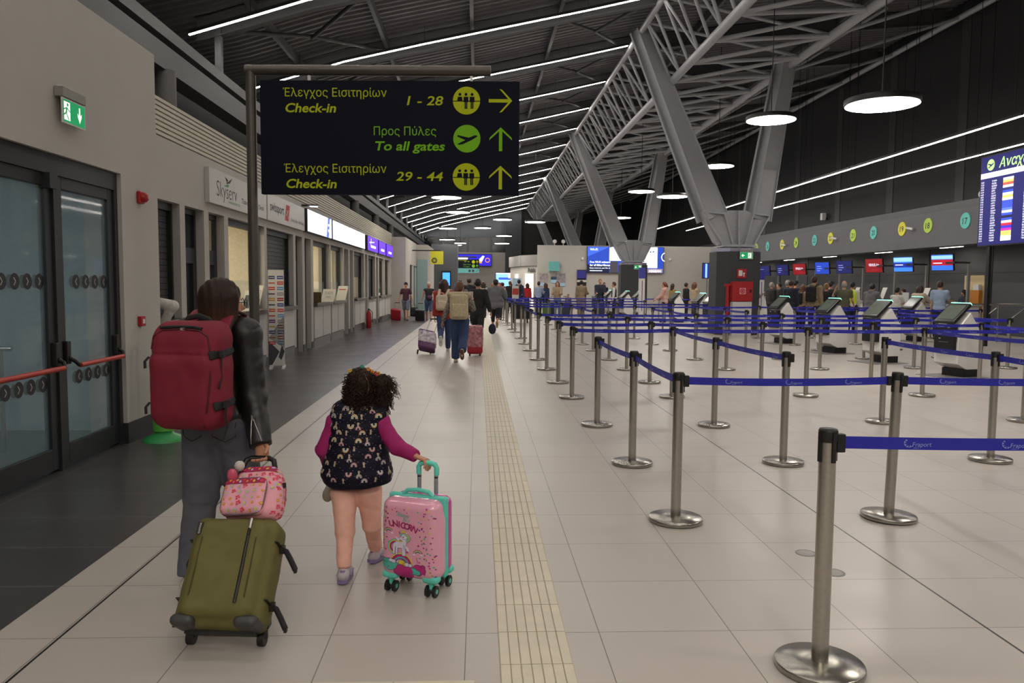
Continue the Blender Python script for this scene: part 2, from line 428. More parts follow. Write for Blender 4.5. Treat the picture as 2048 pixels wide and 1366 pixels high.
for i, (a, b, k) in enumerate(bays):
    c, h = (a+b)/2, (b-a)/2
    if k == 'door':
        o = tag(bpy.data.objects.new('door_%d' % di, None), kind='structure'); COL.objects.link(o); o.location = (KX-KD, c, 0); di += 1
        f = MB()
        for s_ in (-1, 1): f.bb(-.03, .03, s_*h-.07*(s_ > 0), s_*h+.07*(s_ < 0), 0, OT, DARK_FR)
        f.bb(-.03, .03, -h+.07, h-.07, OT-.08, OT, DARK_FR); f.bb(-.03, .03, -h+.07, h-.07, 1.93, 2.05, DARK_FR); f.bb(-.03, .03, -h+.07, h-.07, 0, .1, DARK_FR)
        for s_ in (-1, 1): f.bb(-.035, .035, s_*(h-.11)-.04, s_*(h-.11)+.04, .1, 1.93, DARK_FR)
        f.bb(-.035, .035, -h+.14, h-.14, 1.83, 1.93, DARK_FR); f.build('door_frame', o)
        MB().bb(-.005, .005, -h+.07, h-.07, .1, OT-.08, mat('office_glass', '30383a', .05, alpha=.35, var=0)).build('door_glass', o)
        mb = MB(); mb.box((.06, -h+.14, 1.05), (.03, .02, .14), STEEL); mb.tube([(.06, -h+.14, 1.05), (.06, -h+.26, 1.05)], .01, STEEL, 8); mb.build('door_handle', o)
        continue
    wi += 1
    o = tag(bpy.data.objects.new('window_%d' % wi, None), kind='structure'); COL.objects.link(o); o.location = (KX-KD, c, 0)
    f = MB()
    for s_ in (-1, 1): f.bb(-.05, .05, s_*h-.05*(s_ > 0), s_*h+.05*(s_ < 0), 1.02, OT, DARK_FR)
    f.bb(-.05, .05, -h+.05, h-.05, OT-.1, OT, DARK_FR); f.build('window_frame', o)
    if k in ('shutter', 'half'):
        zb = 1.03 if k == 'shutter' or i == 4 else 1.85
        sh = MB(); z = OT-.1
        while z > zb:
            sh.bb(-.03, -.01, -h+.05, h-.05, z-.072, z, SHUT); sh.bb(-.034, -.022, -h+.05, h-.05, z-.08, z-.072, BLACK_P); z -= .08
        sh.build('roller_shutter', o)
    else:
        MB().bb(-.004, .004, -h+.05, h-.05, 1.03, 1.6, GLASS).build('counter_screen', o)
    ci += 1
    o = thing('ticket_counter', '%s ticket window counter from the camera, steel shelf over white panels' % ORD[ci-1], 'counter', (KX, c, 0), 0, 'ticket counters along the left wall')
    MB().bb(-.45, .1, -h-.02, h+.02, 1.0, 1.08, mat('counter_steel', '6d6b69', .3, .9, var=.08, scale=12)).build('shelf', o, bevel=.006)
    p = MB()
    p.bb(-.3, .0, -h, h, .2, 1.0, BLACK_P)
    p.build('carcass', o)
    for s_ in (-1, 1): MB().bb(.0, .02, s_*h/2-h/2+.03, s_*h/2+h/2-.03, .22, .99, WALLW).build('front_panel', o)
    MB().bb(-.3, .01, -h, h, 0, .2, mat('kick_steel', '5b5957', .35, .8, var=.1, scale=10)).build('kick_plate', o)
# louvre band above
LOUV = mat('louvre_slat', 'c4bfae', .55)
o = thing('ventilation_louvre', 'long horizontal slatted louvre above the ticket office signs', 'louvre', (KX, 22.4, 3.38))
mb = MB()
for i in range(8): mb.bb(-.04, .0, -13.94, 14.0, .02+i*.06, .06+i*.06, LOUV)
mb.build('slats', o)
mb = MB()
for i in range(16): mb.bb(-.08, -.04, -13.9+i*1.85, -13.86+i*1.85, 0, .5, DARK_FR)
mb.build('bracket', o)
struct('wall_plenum_back', MB().bb(-7.1, -7.0, -4, 100, 3.0, 7.2, DARKW).bb(-7.0, KX-.3, 8.46, 36.4, 3.36, 3.4, DARKW))
# ------------------------------------------------------------------ signs over the ticket offices
def wallframe(y, z, x=KX): return frame((x, y, z), (0, -1, 0), (0, 0, 1), (1, 0, 0))
# on the left wall the reading direction runs from near to far when seen from the hall
def lw(y, z, x): return frame((x, y, z), (0, 1, 0), (0, 0, 1))
INK = mat('sign_ink', '3a3b40', .6); GRNI = mat('logo_green', '4f9a55', .6); REDI = mat('logo_red', 'c03a32', .6)
SGN = mat('airline_sign_panel', 'b9b7b4', .35, var=.01)
o = thing('shop_sign', 'pale wall sign with swallow logo reading Skyserv above ticket windows', 'sign', (KX, 11.65, 2.73))
MB().bb(0, .07, 0, 3.08, 0, .51, SGN).build('sign_panel', o, bevel=.004)
mb = MB(); Mx = lw(0, 0, .0715)
mb.text('Skyserv', .34, INK, Mx, (.32, .13), width=.98, bold=-.012)
mb.flat([(.72, .46), (.79, .40), (.86, .42), (.81, .385)], INK, Mx); mb.flat([(.76, .375), (.86, .40), (1.08, .48), (.95, .385), (.82, .36)], INK, Mx)
for i in range(3): mb.flat([(.66+i*.07, .31), (.71+i*.07, .31), (.85+i*.03, .352), (.81+i*.03, .352)], GRNI, Mx)
mb.text('HANDLING SERVICES', .055, GRNI, Mx, (.86, .07), width=.6)
mb.text('Tickets & Info Desk', .12, INK, Mx, (1.55, .14), width=1.35)
mb.build('lettering', o)
o = thing('shop_sign', 'pale wall sign reading swissport with red block beside it', 'sign', (KX, 14.8, 2.73))
MB().bb(0, .07, 0, 3.1, 0, .51, SGN).build('sign_panel', o, bevel=.004)
mb = MB(); mb.text('swissport', .25, INK, Mx, (.18, .2), width=1.05, bold=.01)
mb.flat([(1.3, .1), (1.6, .1), (1.72, .42), (1.42, .42)], REDI, Mx); mb.line((1.4, .2), (1.6, .32), .02, SGN, Mx, .001); mb.line((1.45, .32), (1.58, .16), .02, SGN, Mx, .001)
mb.text('Ticket Sales - Info Desk', .1, INK, Mx, (1.8, .12), width=1.2); mb.build('lettering', o)
LBW = mat('lightbox_white', 'f2f5ff', emit=2.6); LBP = mat('lightbox_purple', '4b1fd0', emit=1.5); LBB = mat('lightbox_blue', '4a62c8', emit=1.1); LBT = mat('lightbox_ink', '2c3f86', emit=.25); LBE = mat('lightbox_letter', 'ffffff', emit=2.2)
def lightbox(y0, y1, m, lab):
    o = thing('lightbox_sign', lab, 'lightbox sign', (KX, y0, 2.73), 0, 'lit sign boxes')
    MB().bb(0, .1, 0, y1-y0, 0, .53, DARK_FR).build('housing', o)
    mb = MB(); Mx = lw(0, 0, .102); w = y1-y0
    mb.flat([(.03, .02), (w-.03, .02), (w-.03, .51), (.03, .51)], m, Mx); mb.build('sign_face', o)
    return o, w, lw(0, 0, .104)
o, w, Mx = lightbox(18.05, 21.0, LBW, 'plain white lit sign box with a blue slanted stripe'); mb = MB()
mb.flat([(2.2, .02), (2.55, .02), (2.72, .51), (2.42, .51)], LBB, Mx)
for z in (.3, .16): mb.flat([(2.42, z), (2.55, z), (2.57, z+.06), (2.44, z+.06)], LBE, Mx, .002)
mb.build('stripe', o)
o, w, Mx = lightbox(21.15, 23.85, LBW, 'white lit sign box with a faint ring emblem'); mb = MB()
mb.arc((.55, .27), .17, .2, PI*.45, PI*1.4, LBT, Mx); mb.arc((.6, .27), .13, .145, PI*.45, PI*1.3, LBB, Mx); mb.build('emblem', o)
o, w, Mx = lightbox(23.9, 27.1, LBW, 'white lit sign box lettered in dark blue'); mb = MB()
mb.text('Goldair Handling', .3, LBT, Mx, (.3, .18), width=2.5); mb.build('lettering', o)
for a, b, t in ((27.75, 30.6, 'nearest of the purple lit sign boxes with white lines of print'), (30.9, 33.1, 'middle one of the purple lit sign boxes'), (33.4, 35.9, 'farthest purple lit sign box beside the wall block')):
    o, w, Mx = lightbox(a, b, LBP, t); mb = MB()
    mb.flat([(w*.3, .14), (w*.75, .14), (w*.75, .22), (w*.3, .22)], LBE, Mx)
    if a < 28: mb.line((.5, .3), (1.7, .36), .03, LBE, Mx); mb.line((.8, .22), (.9, .46), .03, LBE, Mx)
    mb.build('print', o)
o = thing('spot_lamp', 'small flat lamp arm jutting out above the white lit sign box', 'lamp', (KX, 18.0, 3.3))
MB().bb(0, .35, -.08, .08, 0, .03, DARK_FR).build('arm', o); MB().bb(.18, .34, -.07, .07, -.012, -.002, mat('spot_glow', 'dfe4ff', emit=3.)).build('diffuser', o)

# things on the counters
WPAP = mat('paper_white', 'cfcdc8', .6); PBL = mat('print_blue', '2f6fae', .6); PRD = mat('print_red', 'b7403a', .6); PGY = mat('print_grey', '5b5e66', .6)
def stand_sign(y, w, h, lab, draw, x=KX+.02, name='counter_notice'):
    o = thing(name, lab, 'notice', (x, y, 1.08), -PI/2+.75)
    mb = MB(); Mx = frame((0, .02, 0), (1, 0, 0), (0, .25, 1))
    mb.prism([(-w/2, 0), (w/2, 0), (w/2, h), (-w/2, h)], .008, WPAP, Mx, -.008); mb.build('notice_card', o)
    mb = MB(); mb.box((0, .05, .004), (w*.9, .12, .008), WPAP); mb.build('foot', o)
    mb = MB(); draw(mb, Mx); mb.build('print', o)
def d1(mb, Mx):
    for i in range(7): mb.flat([(-.16+i*.045, .33), (-.13+i*.045, .33), (-.13+i*.045, .36), (-.16+i*.045, .36)], PRD, Mx, .001)
    mb.flat([(-.12, .02), (.06, .02), (.06, .2), (-.12, .2)], PBL, Mx, .001)
    for z in (.04, .1, .16): mb.flat([(.08, z), (.16, z), (.16, z+.03), (.08, z+.03)], GRNI, Mx, .001)
stand_sign(14.4, .36, .45, 'white notice with blue picture on counter right of the sign post', d1, KX-.12)
stand_sign(13.4, .3, .36, 'framed leaflet with dark picture leaning on counter beside the sign post', lambda mb, Mx: mb.flat([(-.1, .05), (.1, .05), (.1, .28), (-.1, .28)], PGY, Mx, .001))
stand_sign(13.85, .26, .36, 'second leaning leaflet with slate blue picture just left of the sign post', lambda mb, Mx: mb.flat([(-.1, .05), (.1, .05), (.1, .3), (-.1, .3)], mat('print_slate', '55627c', .6), Mx, .001))
def d2(mb, Mx): mb.text('TICKETS', .1, PGY, Mx, (0, .2), .001, align='c', width=.42); mb.text('OFFICE', .07, PGY, Mx, (0, .1), .001, align='c', width=.25)
stand_sign(20.6, .6, .34, 'wide white counter card lettered TICKETS', d2)
stand_sign(22.6, .5, .42, 'white counter card with red heading near the fourth open window', lambda mb, Mx: mb.flat([(-.18, .3), (.18, .3), (.18, .33), (-.18, .33)], PRD, Mx, .001))
o = thing('leaflet_box', 'brown open leaflet box at the near end of the fifth counter', 'box', (KX-.02, 19.45, 1.08))
mb = MB(); BRN = mat('brown_box', '5d4a2c', .6); mb.bb(-.16, .1, -.2, .2, 0, .01, BRN); mb.bb(-.16, -.15, -.2, .2, 0, .3, BRN); mb.bb(-.16, .1, .19, .2, 0, .26, BRN); mb.bb(-.16, .1, -.2, -.19, 0, .26, BRN); mb.build('box', o)
o = thing('office_monitor', 'small blue lit screen behind the glass of the shuttered window', 'monitor', (KX-.1, 16.1, 1.08), PI/2)
MB().box((0, 0, .06), (.03, .03, .12), BLACK_P).build('stand', o); MB().box((0, 0, .28), (.3, .03, .24), BLACK_P).build('case', o); MB().box((0, -.017, .28), (.27, .004, .2), mat('screen_blue', '3c7fe0', emit=1.6)).build('screen', o)
for i, (y, x) in enumerate(((32.3, 0), (33.8, 0))):
    o = thing('potted_plant', ('small green plant on the far counter nearer the camera', 'small green plant on the far counter beside the wall block')[i], 'plant', (KX-.1, y, 1.08))
    MB().lathe([(.05, 0), (.07, .1), (.065, .1), (.05, .02)], WHITE_P, n=14).build('pot', o)
    mb = MB(); LF = mat('leaf_green', '3f6a35', .6)
    for k in range(14):
        a = k*2.4; l = .16+.05*(k % 3); p = Vector((math.cos(a)*l*.6, math.sin(a)*l*.6, .1+l))
        mb.tube([(0, 0, .08), p*.6+Vector((0, 0, .05)), p], [.004, .02, .003], LF, 6, flat=.2)
    mb.build('foliage', o)
# totem by the counters
o = thing('totem_sign', 'tall narrow white totem of airline logos standing before the ticket counters', 'totem', (-3.7, 14.5, 0), .2)
mb = MB(); mb.box((0, 0, .92), (.28, .05, 1.76), WALLW); mb.build('panel', o, bevel=.004)
mb = MB(); mb.box((-.1, 0, .015), (.05, .6, .03), WHITE_P); mb.box((.12, 0, .015), (.05, .6, .03), WHITE_P); mb.build('foot', o)
mb = MB(); Mx = frame((0, -.0265, 0), (1, 0, 0), (0, 0, 1))
cols = ['2b3a66', '9a2630', 'c2552c', '27458c', 'c23a30', 'c4423a', '6a2a66', '5a8cc0', 'b9913a', '8a8d94']
for i in range(13):
    for j in (0, 1):
        z = 1.66-i*.1; c = cols[(i*2+j*3) % 10]; big = (i+j) % 2 == 0 or j
        x = -.075+j*.15
        mb.flat([(x-.055, z-.03 if big else z-.012), (x+.055, z-.03 if big else z-.012), (x+.055, z+.03 if big else z+.012), (x-.055, z+.03 if big else z+.012)], mat('totem_ink_'+c, c, .6), Mx)
        if big: mb.line((x-.045, z), (x+.045, z), .012, WALLW, Mx, .001)
mb.flat([(-.14, .05), (-.14, .5), (.05, .3), (-.08, .06)], mat('totem_dark', '3c3d41', .6), Mx); mb.flat([(-.14, .55), (.14, .98), (.14, .35), (.06, .42)], mat('totem_grey', '8f8d8c', .6), Mx)
mb.flat([(.03, .2), (.09, .42), (.14, .3), (.08, .14)], mat('totem_dark', '3c3d41', .6), Mx); mb.build('print', o)
o = thing('fire_extinguisher', 'red fire extinguisher standing by a pier between ticket windows', 'fire extinguisher', (-3.84, 27.65, 0))
MB().lathe([(.085, 0), (.09, .03), (.09, .5), (.06, .58), (.03, .62)], RED, n=18).build('cylinder', o)
mb = MB(); mb.box((0, 0, .65), (.05, .05, .07), BLACK_P); mb.tube([(.03, 0, .66), (.13, 0, .55), (.12, 0, .2)], .014, BLACK_P, 8); mb.build('valve', o)
o = thing('sanitiser_stand', 'green footed dispenser stand hidden behind the red backpack by the wall corner', 'stand', (-3.1, 7.78, 0))
MB().lathe([(.2, 0), (.19, .03), (.09, .07), (.08, .1)], mat('stand_green', '2c8f4a', .4), n=24).build('base', o)
mb = MB(); mb.lathe([(.1, .1), (.1, .3), (.1, .3001), (.1, 1.0)], mat('stand_white', 'c9d4c4', .5), n=24); mb.build('body', o)
mb = MB(); mb.lathe([(.102, .1), (.102, .22)], mat('stand_leaf_print', '5aa83e', .5), n=24, cap=False); mb.build('printed_band', o)

# ------------------------------------------------------------------ overhead direction sign
SY = 8.0; U = 2.567/515
PC = at(522, 165, SY); PR_ = at(1037, 165, SY); ang = 0
o = thing('direction_sign', 'large navy overhead sign with yellow and green lettering on steel gallows post', 'sign', (PC.x-.1, SY, 0), -.055)
x0 = PC.x-o.location.x; zt = PC.z+.014; 
MB().lathe([(.05, 0), (.05, zt+.105)], mat('sign_post_steel', '5e5a55', .4, .7, var=.05), n=24).build('post', o)
mb = MB(); mb.tube([(-.05, 0, zt+.105), (2.38, 0, zt+.105)], .052, mat('sign_post_steel', '', 1), 20); mb.lathe([(.13, 0), (.13, .012)], STEEL); mb.build('arm', o)
MB().bb(x0, x0+2.567, -.035, .035, zt-1.112, zt, NAVY).build('sign_panel', o, bevel=.003)
for hx in (x0+.48, x0+2.09): MB().box((hx, 0, zt+.06), (.025, .025, .14), STEEL).build('hanger', o)
Mx = frame((x0, -.037, zt), (1, 0, 0), (0, 0, 1)) @ Matrix.Scale(U, 4)
def T(s, x0, x1, base, cap, m, sh=0., b=0., al='l'): MB().text(s, cap/.727, m, Mx, (x0-522, -(base-165)), 0, sh, width=x1-x0, bold=b).build('lettering', o)
T('Έλεγχος Εισιτηρίων', 568, 774, 196.5, 17, YEL); T('Check-in', 571, 672, 227, 18, YEL, .2, .022)
T('1 - 28', 814, 884, 212, 18, YEL, .2, .012)
T('Προς Πύλες', 748, 872, 271, 17, GRN); T('To all gates', 748, 888, 300.5, 18, GRN, .2, .022)
T('Έλεγχος Εισιτηρίων', 568, 773, 345, 17, YEL); T('Check-in', 571, 672, 375.5, 18, YEL, .2, .022)
T('29 - 44', 792, 884, 360, 18, YEL, .2, .012)
def C(x, y): return (x-522, 165-y)
def checkin_icon(cx, cy):
    mb = MB(); mb.disc(C(cx, cy), 27, YEL, Mx, n=40); mb.line(C(cx-27, cy+1), C(cx+27, cy+1), 1.6, NAVY, Mx, .1)
    for dx in (-13, -1, 11):
        mb.disc(C(cx+dx, cy-12), 2.9, NAVY, Mx, .1, 14)
        if dx == -13: mb.flat([C(cx+dx-5.5, cy+1), C(cx+dx-4, cy-7.5), C(cx+dx+4, cy-7.5), C(cx+dx+5.5, cy+1)], NAVY, Mx, .2)
        else:
            mb.flat([C(cx+dx-5, cy+3), C(cx+dx-4.6, cy-7.5), C(cx+dx+4.6, cy-7.5), C(cx+dx+5, cy+3)], NAVY, Mx, .2)
            for s_ in (-1.5, 1.5): mb.line(C(cx+dx+s_, cy+2), C(cx+dx+s_, cy+16), 2.4, NAVY, Mx, .2)
    mb.build('pictogram', o)
checkin_icon(932, 203); checkin_icon(932, 352)
mb = MB(); mb.disc(C(933, 277), 27, GRN, Mx, n=40)
PLANE = [(-20, -8), (-16, -8), (-6, -2), (4, -6), (-13, -13+18), (-9, 6.5), (9, 0), (17, 5), (21, 5.5), (20, 3), (8, -6), (-9, -12), (-15, -11)]
mb.flat([C(933+a, 277-b) for a, b in [(-21, -10), (-17, -10), (-12, -7), (-3, -3), (-19, 4), (-18, 7), (4, 2), (15, 6.5), (20, 6.5), (21, 4.5), (10, -2.5), (-8, -11), (-15, -12)]], NAVY, Mx, .1); mb.build('pictogram', o)
def arrow(cx, cy, d, m):
    R = (lambda x, y: C(cx+x, cy+y)) if d == 'r' else (lambda x, y: C(cx+y, cy-x))
    mb = MB(); mb.line(R(-23, 0), R(20, 0), 6.6, m, Mx, 0); mb.flat([R(-2, -23), R(3.5, -21.5), R(23.5, 0), R(18.5, 0)], m, Mx, .01); mb.flat([R(-2, 23), R(3.5, 21.5), R(23.5, 0), R(18.5, 0)], m, Mx, .01); mb.build('arrow', o)
arrow(999, 203, 'r', YEL); arrow(1000, 278, 'u', GRN); arrow(1000, 353, 'u', YEL)

# ------------------------------------------------------------------ roof
RP = [(-7.1, 7.25), (-6, 7.5), (-3.7, 8.2), (.6, 9.15), (3, 9.7), (5.2, 10.15), (10, 10.75), (16.65, 11.35)]
def roof_z(x):
    for (a, b), (c, d) in zip(RP, RP[1:]):
        if x <= c: return b+(d-b)*(x-a)/(c-a)
    return RP[-1][1]
mb = MB(); ysr = []; y = -16.
while y < 90: ysr += [(y, 0), (y+.11, 0), (y+.15, .07), (y+.26, .07)]; y += .3
vs = [(x, yy, z+dz) for x, z in RP for yy, dz in ysr]; n = len(ysr)
mb.add(vs, [(i*n+j, i*n+j+1, (i+1)*n+j+1, (i+1)*n+j) for i in range(len(RP)-1) for j in range(n-1)], DECK)
vs = [(x, yy, z+.3) for x, z in RP for yy in (-16, 90)]
mb.add(vs, [(2*i, 2*i+2, 2*i+3, 2*i+1) for i in range(len(RP)-1)], DECK)
struct('ceiling', mb)
LR = [3.45+4.65*k for k in range(-3, 18)]
def sweep_x(mb, y, hw, z0, z1, m, xs=None, x0=-6.3, x1=16.4):
    P = [x0]+[x for x, _ in RP if x0 < x < x1]+[x1]
    mb.rings([[Vector((x, y-hw, roof_z(x)+z0)), Vector((x, y+hw, roof_z(x)+z0)), Vector((x, y+hw, roof_z(x)+z1)), Vector((x, y-hw, roof_z(x)+z1))] for x in P], m, smooth=False)
for y in LR:
    mb = MB(); yb = y+.75
    sweep_x(mb, yb, .012, -.5, -.02, ROOF_ST); sweep_x(mb, yb, .11, -.53, -.5, ROOF_ST); sweep_x(mb, yb, .11, -.05, -.02, ROOF_ST)
    mb.box((-5.82, yb, 6.75), (.14, .14, 1.1), ROOF_ST)
    struct('roof_rafter', mb)
for x in (-5.0, -2.6, -.2, 2.3, 7.4, 12.5):
    z = roof_z(x)
    struct('roof_purlin', MB().bb(x-.05, x+.05, -15, 89, z-.26, z-.04, ROOF_ST))
for k, y in enumerate(LR[:-1]):
    if k % 2 == 0 or 1:
        mb = MB()
        for xa, xb in ((-5.8, -2.6), (2.3, 4.9)):
            xm = (xa+xb)/2
            mb.tube([(xa, y+.9, roof_z(xa)-.35), (xm, y+2.9, roof_z(xm)-.3), (xb, y+5.2, roof_z(xb)-.35)], .05, ROOF_ST, 8)
            mb.tube([(xb, y+.9, roof_z(xb)-.35), (xm, y+2.9, roof_z(xm)-.34)], .05, ROOF_ST, 8)
        if k > 3: struct('roof_brace', mb)
struct('beam_roof_edge', MB().bb(-5.75, -5.5, -15, 89, 5.28, 5.72, ROOF_ST).bb(-5.85, -5.45, -15, 89, 5.25, 5.3, ROOF_ST).bb(-5.9, -5.7, -15, 89, 6.0, 6.22, ROOF_ST))
for y in (14.3, 21.4, 28.5, 35.6, 42.7, 49.8): struct('column_round', MB().lathe([(.2, 0), (.2, 5.27)], mat('concrete_col', '6b6a68', .7), (-5.55, y, 0), 20))
# suspended strip lights across the left bay
LP = [(-6.2, 6.85), (-4.9, 7.25), (-3.7, 7.63), (-1.5, 8.15), (.6, 8.62), (3, 9.15), (5, 9.62)]
for k, y in enumerate(LR):
    o = thing('strip_light', 'slender lit strip across the left roof bay, %s row of strips' % (ORD[k-5]+' visible' if k > 4 else ('hindmost', 'second hindmost', 'first behind camera', 'first overhead', 'second overhead')[k]), 'strip light', (0, y, 0), 0, 'roof strip lights')
    q = LP
    def bar(m, z0, z1, hw): return MB().rings([[Vector((x, -hw, z+z0)), Vector((x, hw, z+z0)), Vector((x, hw, z+z1)), Vector((x, -hw, z+z1))] for x, z in q], m, smooth=False)
    bar(DARK_FR, .0, .08, .045).build('housing', o); bar(LAMP, -.012, -.001, .038).build('diffuser', o)
    for x, z in q[1:-1:2]: MB().tube([(x, 0, z+.08), (x, .0, roof_z(x)-.03)], .008, DARK_FR, 6).build('hanger', o)

# ------------------------------------------------------------------ steel trusses and V columns
VY = [25.4, 42.3, 59.2, 76.1]
CA, CB, CC, CE = (5.15, 9.62), (6.2, 8.12), (10.0, 8.68), (16.3, 10.72)
segs = [(8.5, 25.4), (25.4, 42.3), (42.3, 59.2), (59.2, 84.5)]
for k, (a, b) in enumerate(segs):
    o = thing('roof_truss', ('nearest span of the tubular steel roof truss, before the first V column', 'truss span between the first and second V columns', 'truss span between the second and third V columns', 'farthest span of the tubular steel roof truss')[k], 'truss', (0, a, 0), 0, 'tubular roof trusses', 'structure')
    L = b-a
    for (x, z), r in ((CA, .1), (CB, .13), (CC, .13), (CE, .1)): MB().tube([(x, 0, z), (x, L, z)], r, GREY_ST, 12).build('chord', o)
    n = round(L/2.1); p = L/n
    for i in range(n):
        ya, ym, yb = i*p, (i+.5)*p, (i+1)*p
        A0, A1 = Vector((CA[0], ya, CA[1])), Vector((CA[0], ym, CA[1])); B0 = Vector((CB[0], ya+p*.25, CB[1])); B1 = Vector((CB[0], yb, CB[1])); Cm = Vector((CC[0], ym, CC[1]))
        for u_, v_, r in ((A0, Vector((CB[0], ym, CB[1])), .05), (A1, B1, .05), (A1, Vector((CB[0], ym, CB[1])), .045), (Vector((CB[0], ya, CB[1])), Cm, .06), (Cm, B1, .06), (A1, Cm, .05)):
            MB().tube([u_, v_], r, GREY_ST, 8).build('web_member', o)
        if i % 2 == 0:
            for dx, zz in ((13.2, 10.6), (16.3, 10.72)): MB().tube([Cm, (dx, ya if dx < 14 else ym, zz)], .055, GREY_ST, 8).build('web_member', o)
FIREB = mat('pier_cladding', '36383a', .6, var=.03)
for k, y in enumerate(VY):
    o = thing('v_column', '%s V shaped grey steel roof column from the camera on its dark pier' % ORD[k], 'column', (8.42, y, 0), 0, 'V shaped steel columns', 'structure')
    oc = [(-.72, -.4), (-.4, -.72), (.4, -.72), (.72, -.4), (.72, .4), (.4, .72), (-.4, .72), (-.72, .4)]
    MB().prism(oc, 2.68, FIREB).build('pier', o)
    mb = MB(); mb.prism([(x*.95, yy*.95) for x, yy in oc], .12, mat('pier_ring', '9b98a8', .25, .5), z0=2.68); mb.build('top_ring', o)
    mb = MB(); mb.box((0, 0, 2.86), (1.1, 1.0, .05), GREY_ST)
    for x in (-.35, 0, .35): mb.box((x, -.3, 2.82), (.16, .16, .08), GREY_ST)
    mb.build('base_plate', o)
    hp = [(-.5, 2.88), (.5, 2.88), (.62, 3.0), (.98, 3.85), (.5, 3.9), (.25, 4.02), (-.3, 4.02), (-.5, 3.9), (-1.2, 3.95), (-.68, 3.0)]
    mb = MB(); mb.prism(hp, .5, GREY_ST, frame((0, .25, 0), (1, 0, 0), (0, 0, 1)))
    for (xa, za), (xb, zb) in (((0, 2.9), (-.04, 4.0)), ((-.2, 2.92), (-.5, 3.9)), ((.2, 2.92), (.46, 3.9)), ((-.5, 2.9), (-1.2, 3.95)), ((.5, 2.9), (.98, 3.85)), ((-.5, 3.9), (-1.2, 3.95)), ((.5, 3.9), (.98, 3.85)), ((-.5, 2.9), (.5, 2.9))):
        d = Vector((xb-xa, 0, zb-za)); n_ = Vector((d.z, 0, -d.x)).normalized()*.018
        p_, q_ = Vector((xa, 0, za)), Vector((xb, 0, zb)); vs = []
        for c_ in (p_, q_):
            for sx in (-1, 1):
                for yy in (-.42, -.22): vs.append(c_+n_*sx+Vector((0, yy, 0)))
        mb.add(vs, [(0, 1, 3, 2), (4, 6, 7, 5), (0, 4, 5, 1), (2, 3, 7, 6), (0, 2, 6, 4), (1, 5, 7, 3)], GREY_ST)
    for z in range(7): mb.ball((-.06, -.26, 3.05+z*.11), .025, GREY_ST, 8)
    mb.build('hub_plate', o)
    for side, (tx, tz, bx, bz, w0, w1) in enumerate(((CA[0]-8.42-.05, 9.75, -.8, 3.8, .8, .42), (CC[0]-8.42-.1, 9.0, .68, 3.75, .7, .45))):
        top = Vector((tx, 0, tz)); bot = Vector((bx, 0, bz)); d = (top-bot).normalized(); nn = Vector((d.z, 0, -d.x))
        mb = MB(); cr, sr = math.cos(.42), math.sin(.42); Yv = Vector((0, 1, 0))
        def sec(n0, n1, y0, y1):
            vs = []
            for q, wd in ((bot, w0), (top, w1)):
                dp = .35+.3*wd
                for a_, b_ in ((n0*wd, y0*dp), (n1*wd, y0*dp), (n1*wd, y1*dp), (n0*wd, y1*dp)): vs.append(q+nn*(a_*cr-b_*sr)+Yv*(a_*sr+b_*cr))
            mb.add(vs, [(3, 2, 1, 0), (4, 5, 6, 7), (0, 1, 5, 4), (1, 2, 6, 5), (2, 3, 7, 6), (3, 0, 4, 7)], GREY_ST)
        for q in ((-.5, .5, -.5, -.46), (-.5, .5, .46, .5), (-.3, -.26, -.46, .46), (-.52, -.48, -.5, -.34), (-.52, -.48, .34, .5), (.47, .51, -.6, -.46)): sec(*q)
        mb.build('leg', o)
    if k < 2:
        e = exit_sign((8.42+.12, y-.78, 2.55), 0, ('green exit sign on the nearest V column pier', 'green exit sign on the second V column pier')[k], arrow='left', w=.42, h=.22)
# ------------------------------------------------------------------ hanging lamps
lamps = [(6.77, 13.07, 4.63, .6), (7.13, 19.08, 5.62, .6), (9.24, 30.1, 6.18, .6), (7.5, 30.2, 5.01, .6), (7.35, 35.3, 5.8, .6), (8.53, 46.7, 5.6, .6), (3.3, 45.6, 5.2, .6), (1.52, 49.2, 5.62, .6),
         (-1.26, 31.2, 4.97, .6), (-2.0, 51.9, 5.22, .6), (-1.0, 38.9, 5.1, .6), (1.89, 62.3, 4.82, .6), (-2.1, 71.9, 5.14, .6), (.3, 55.0, 5.5, .6), (1.9, 58.0, 5.15, .6), (-2.4, 61.0, 5.0, .6), (-1.5, 66.0, 5.0, .5), (6.9, 7.2, 5.0, .6), (6.9, 1.2, 5.2, .6), (7.0, -5.0, 5.0, .6), (1.5, -2.0, 5.2, .6), (1.2, -8.0, 5.2, .6), (-1.5, -4.5, 5.2, .6)]
for i, (x, y, z, r) in enumerate(sorted(lamps, key=lambda l: l[1])):
    o = thing('pendant_lamp', ('%s round pendant lamp from the camera, black rim with white disc' % ORD[i-6] if i > 5 else '%s round pendant lamp out of view near the camera' % ORD[i]), 'pendant lamp', (x, y, z), 0, 'round pendant lamps')
    MB().lathe([(r, 0), (r, .09), (r*.97, .1), (.05, .11)], BLACK_P, n=40).lathe([(r, 0), (r-.02, 0)], BLACK_P, n=40, cap=False).build('rim', o)
    MB().disc((0, 0), r-.02, LAMPD, Matrix.Rotation(PI, 4, 'X'), z=.01, n=40).build('diffuser', o)
    MB().tube([(0, 0, .1), (0, 0, roof_z(x)-z+.06)], .012, BLACK_P, 8).build('suspension_rod', o)
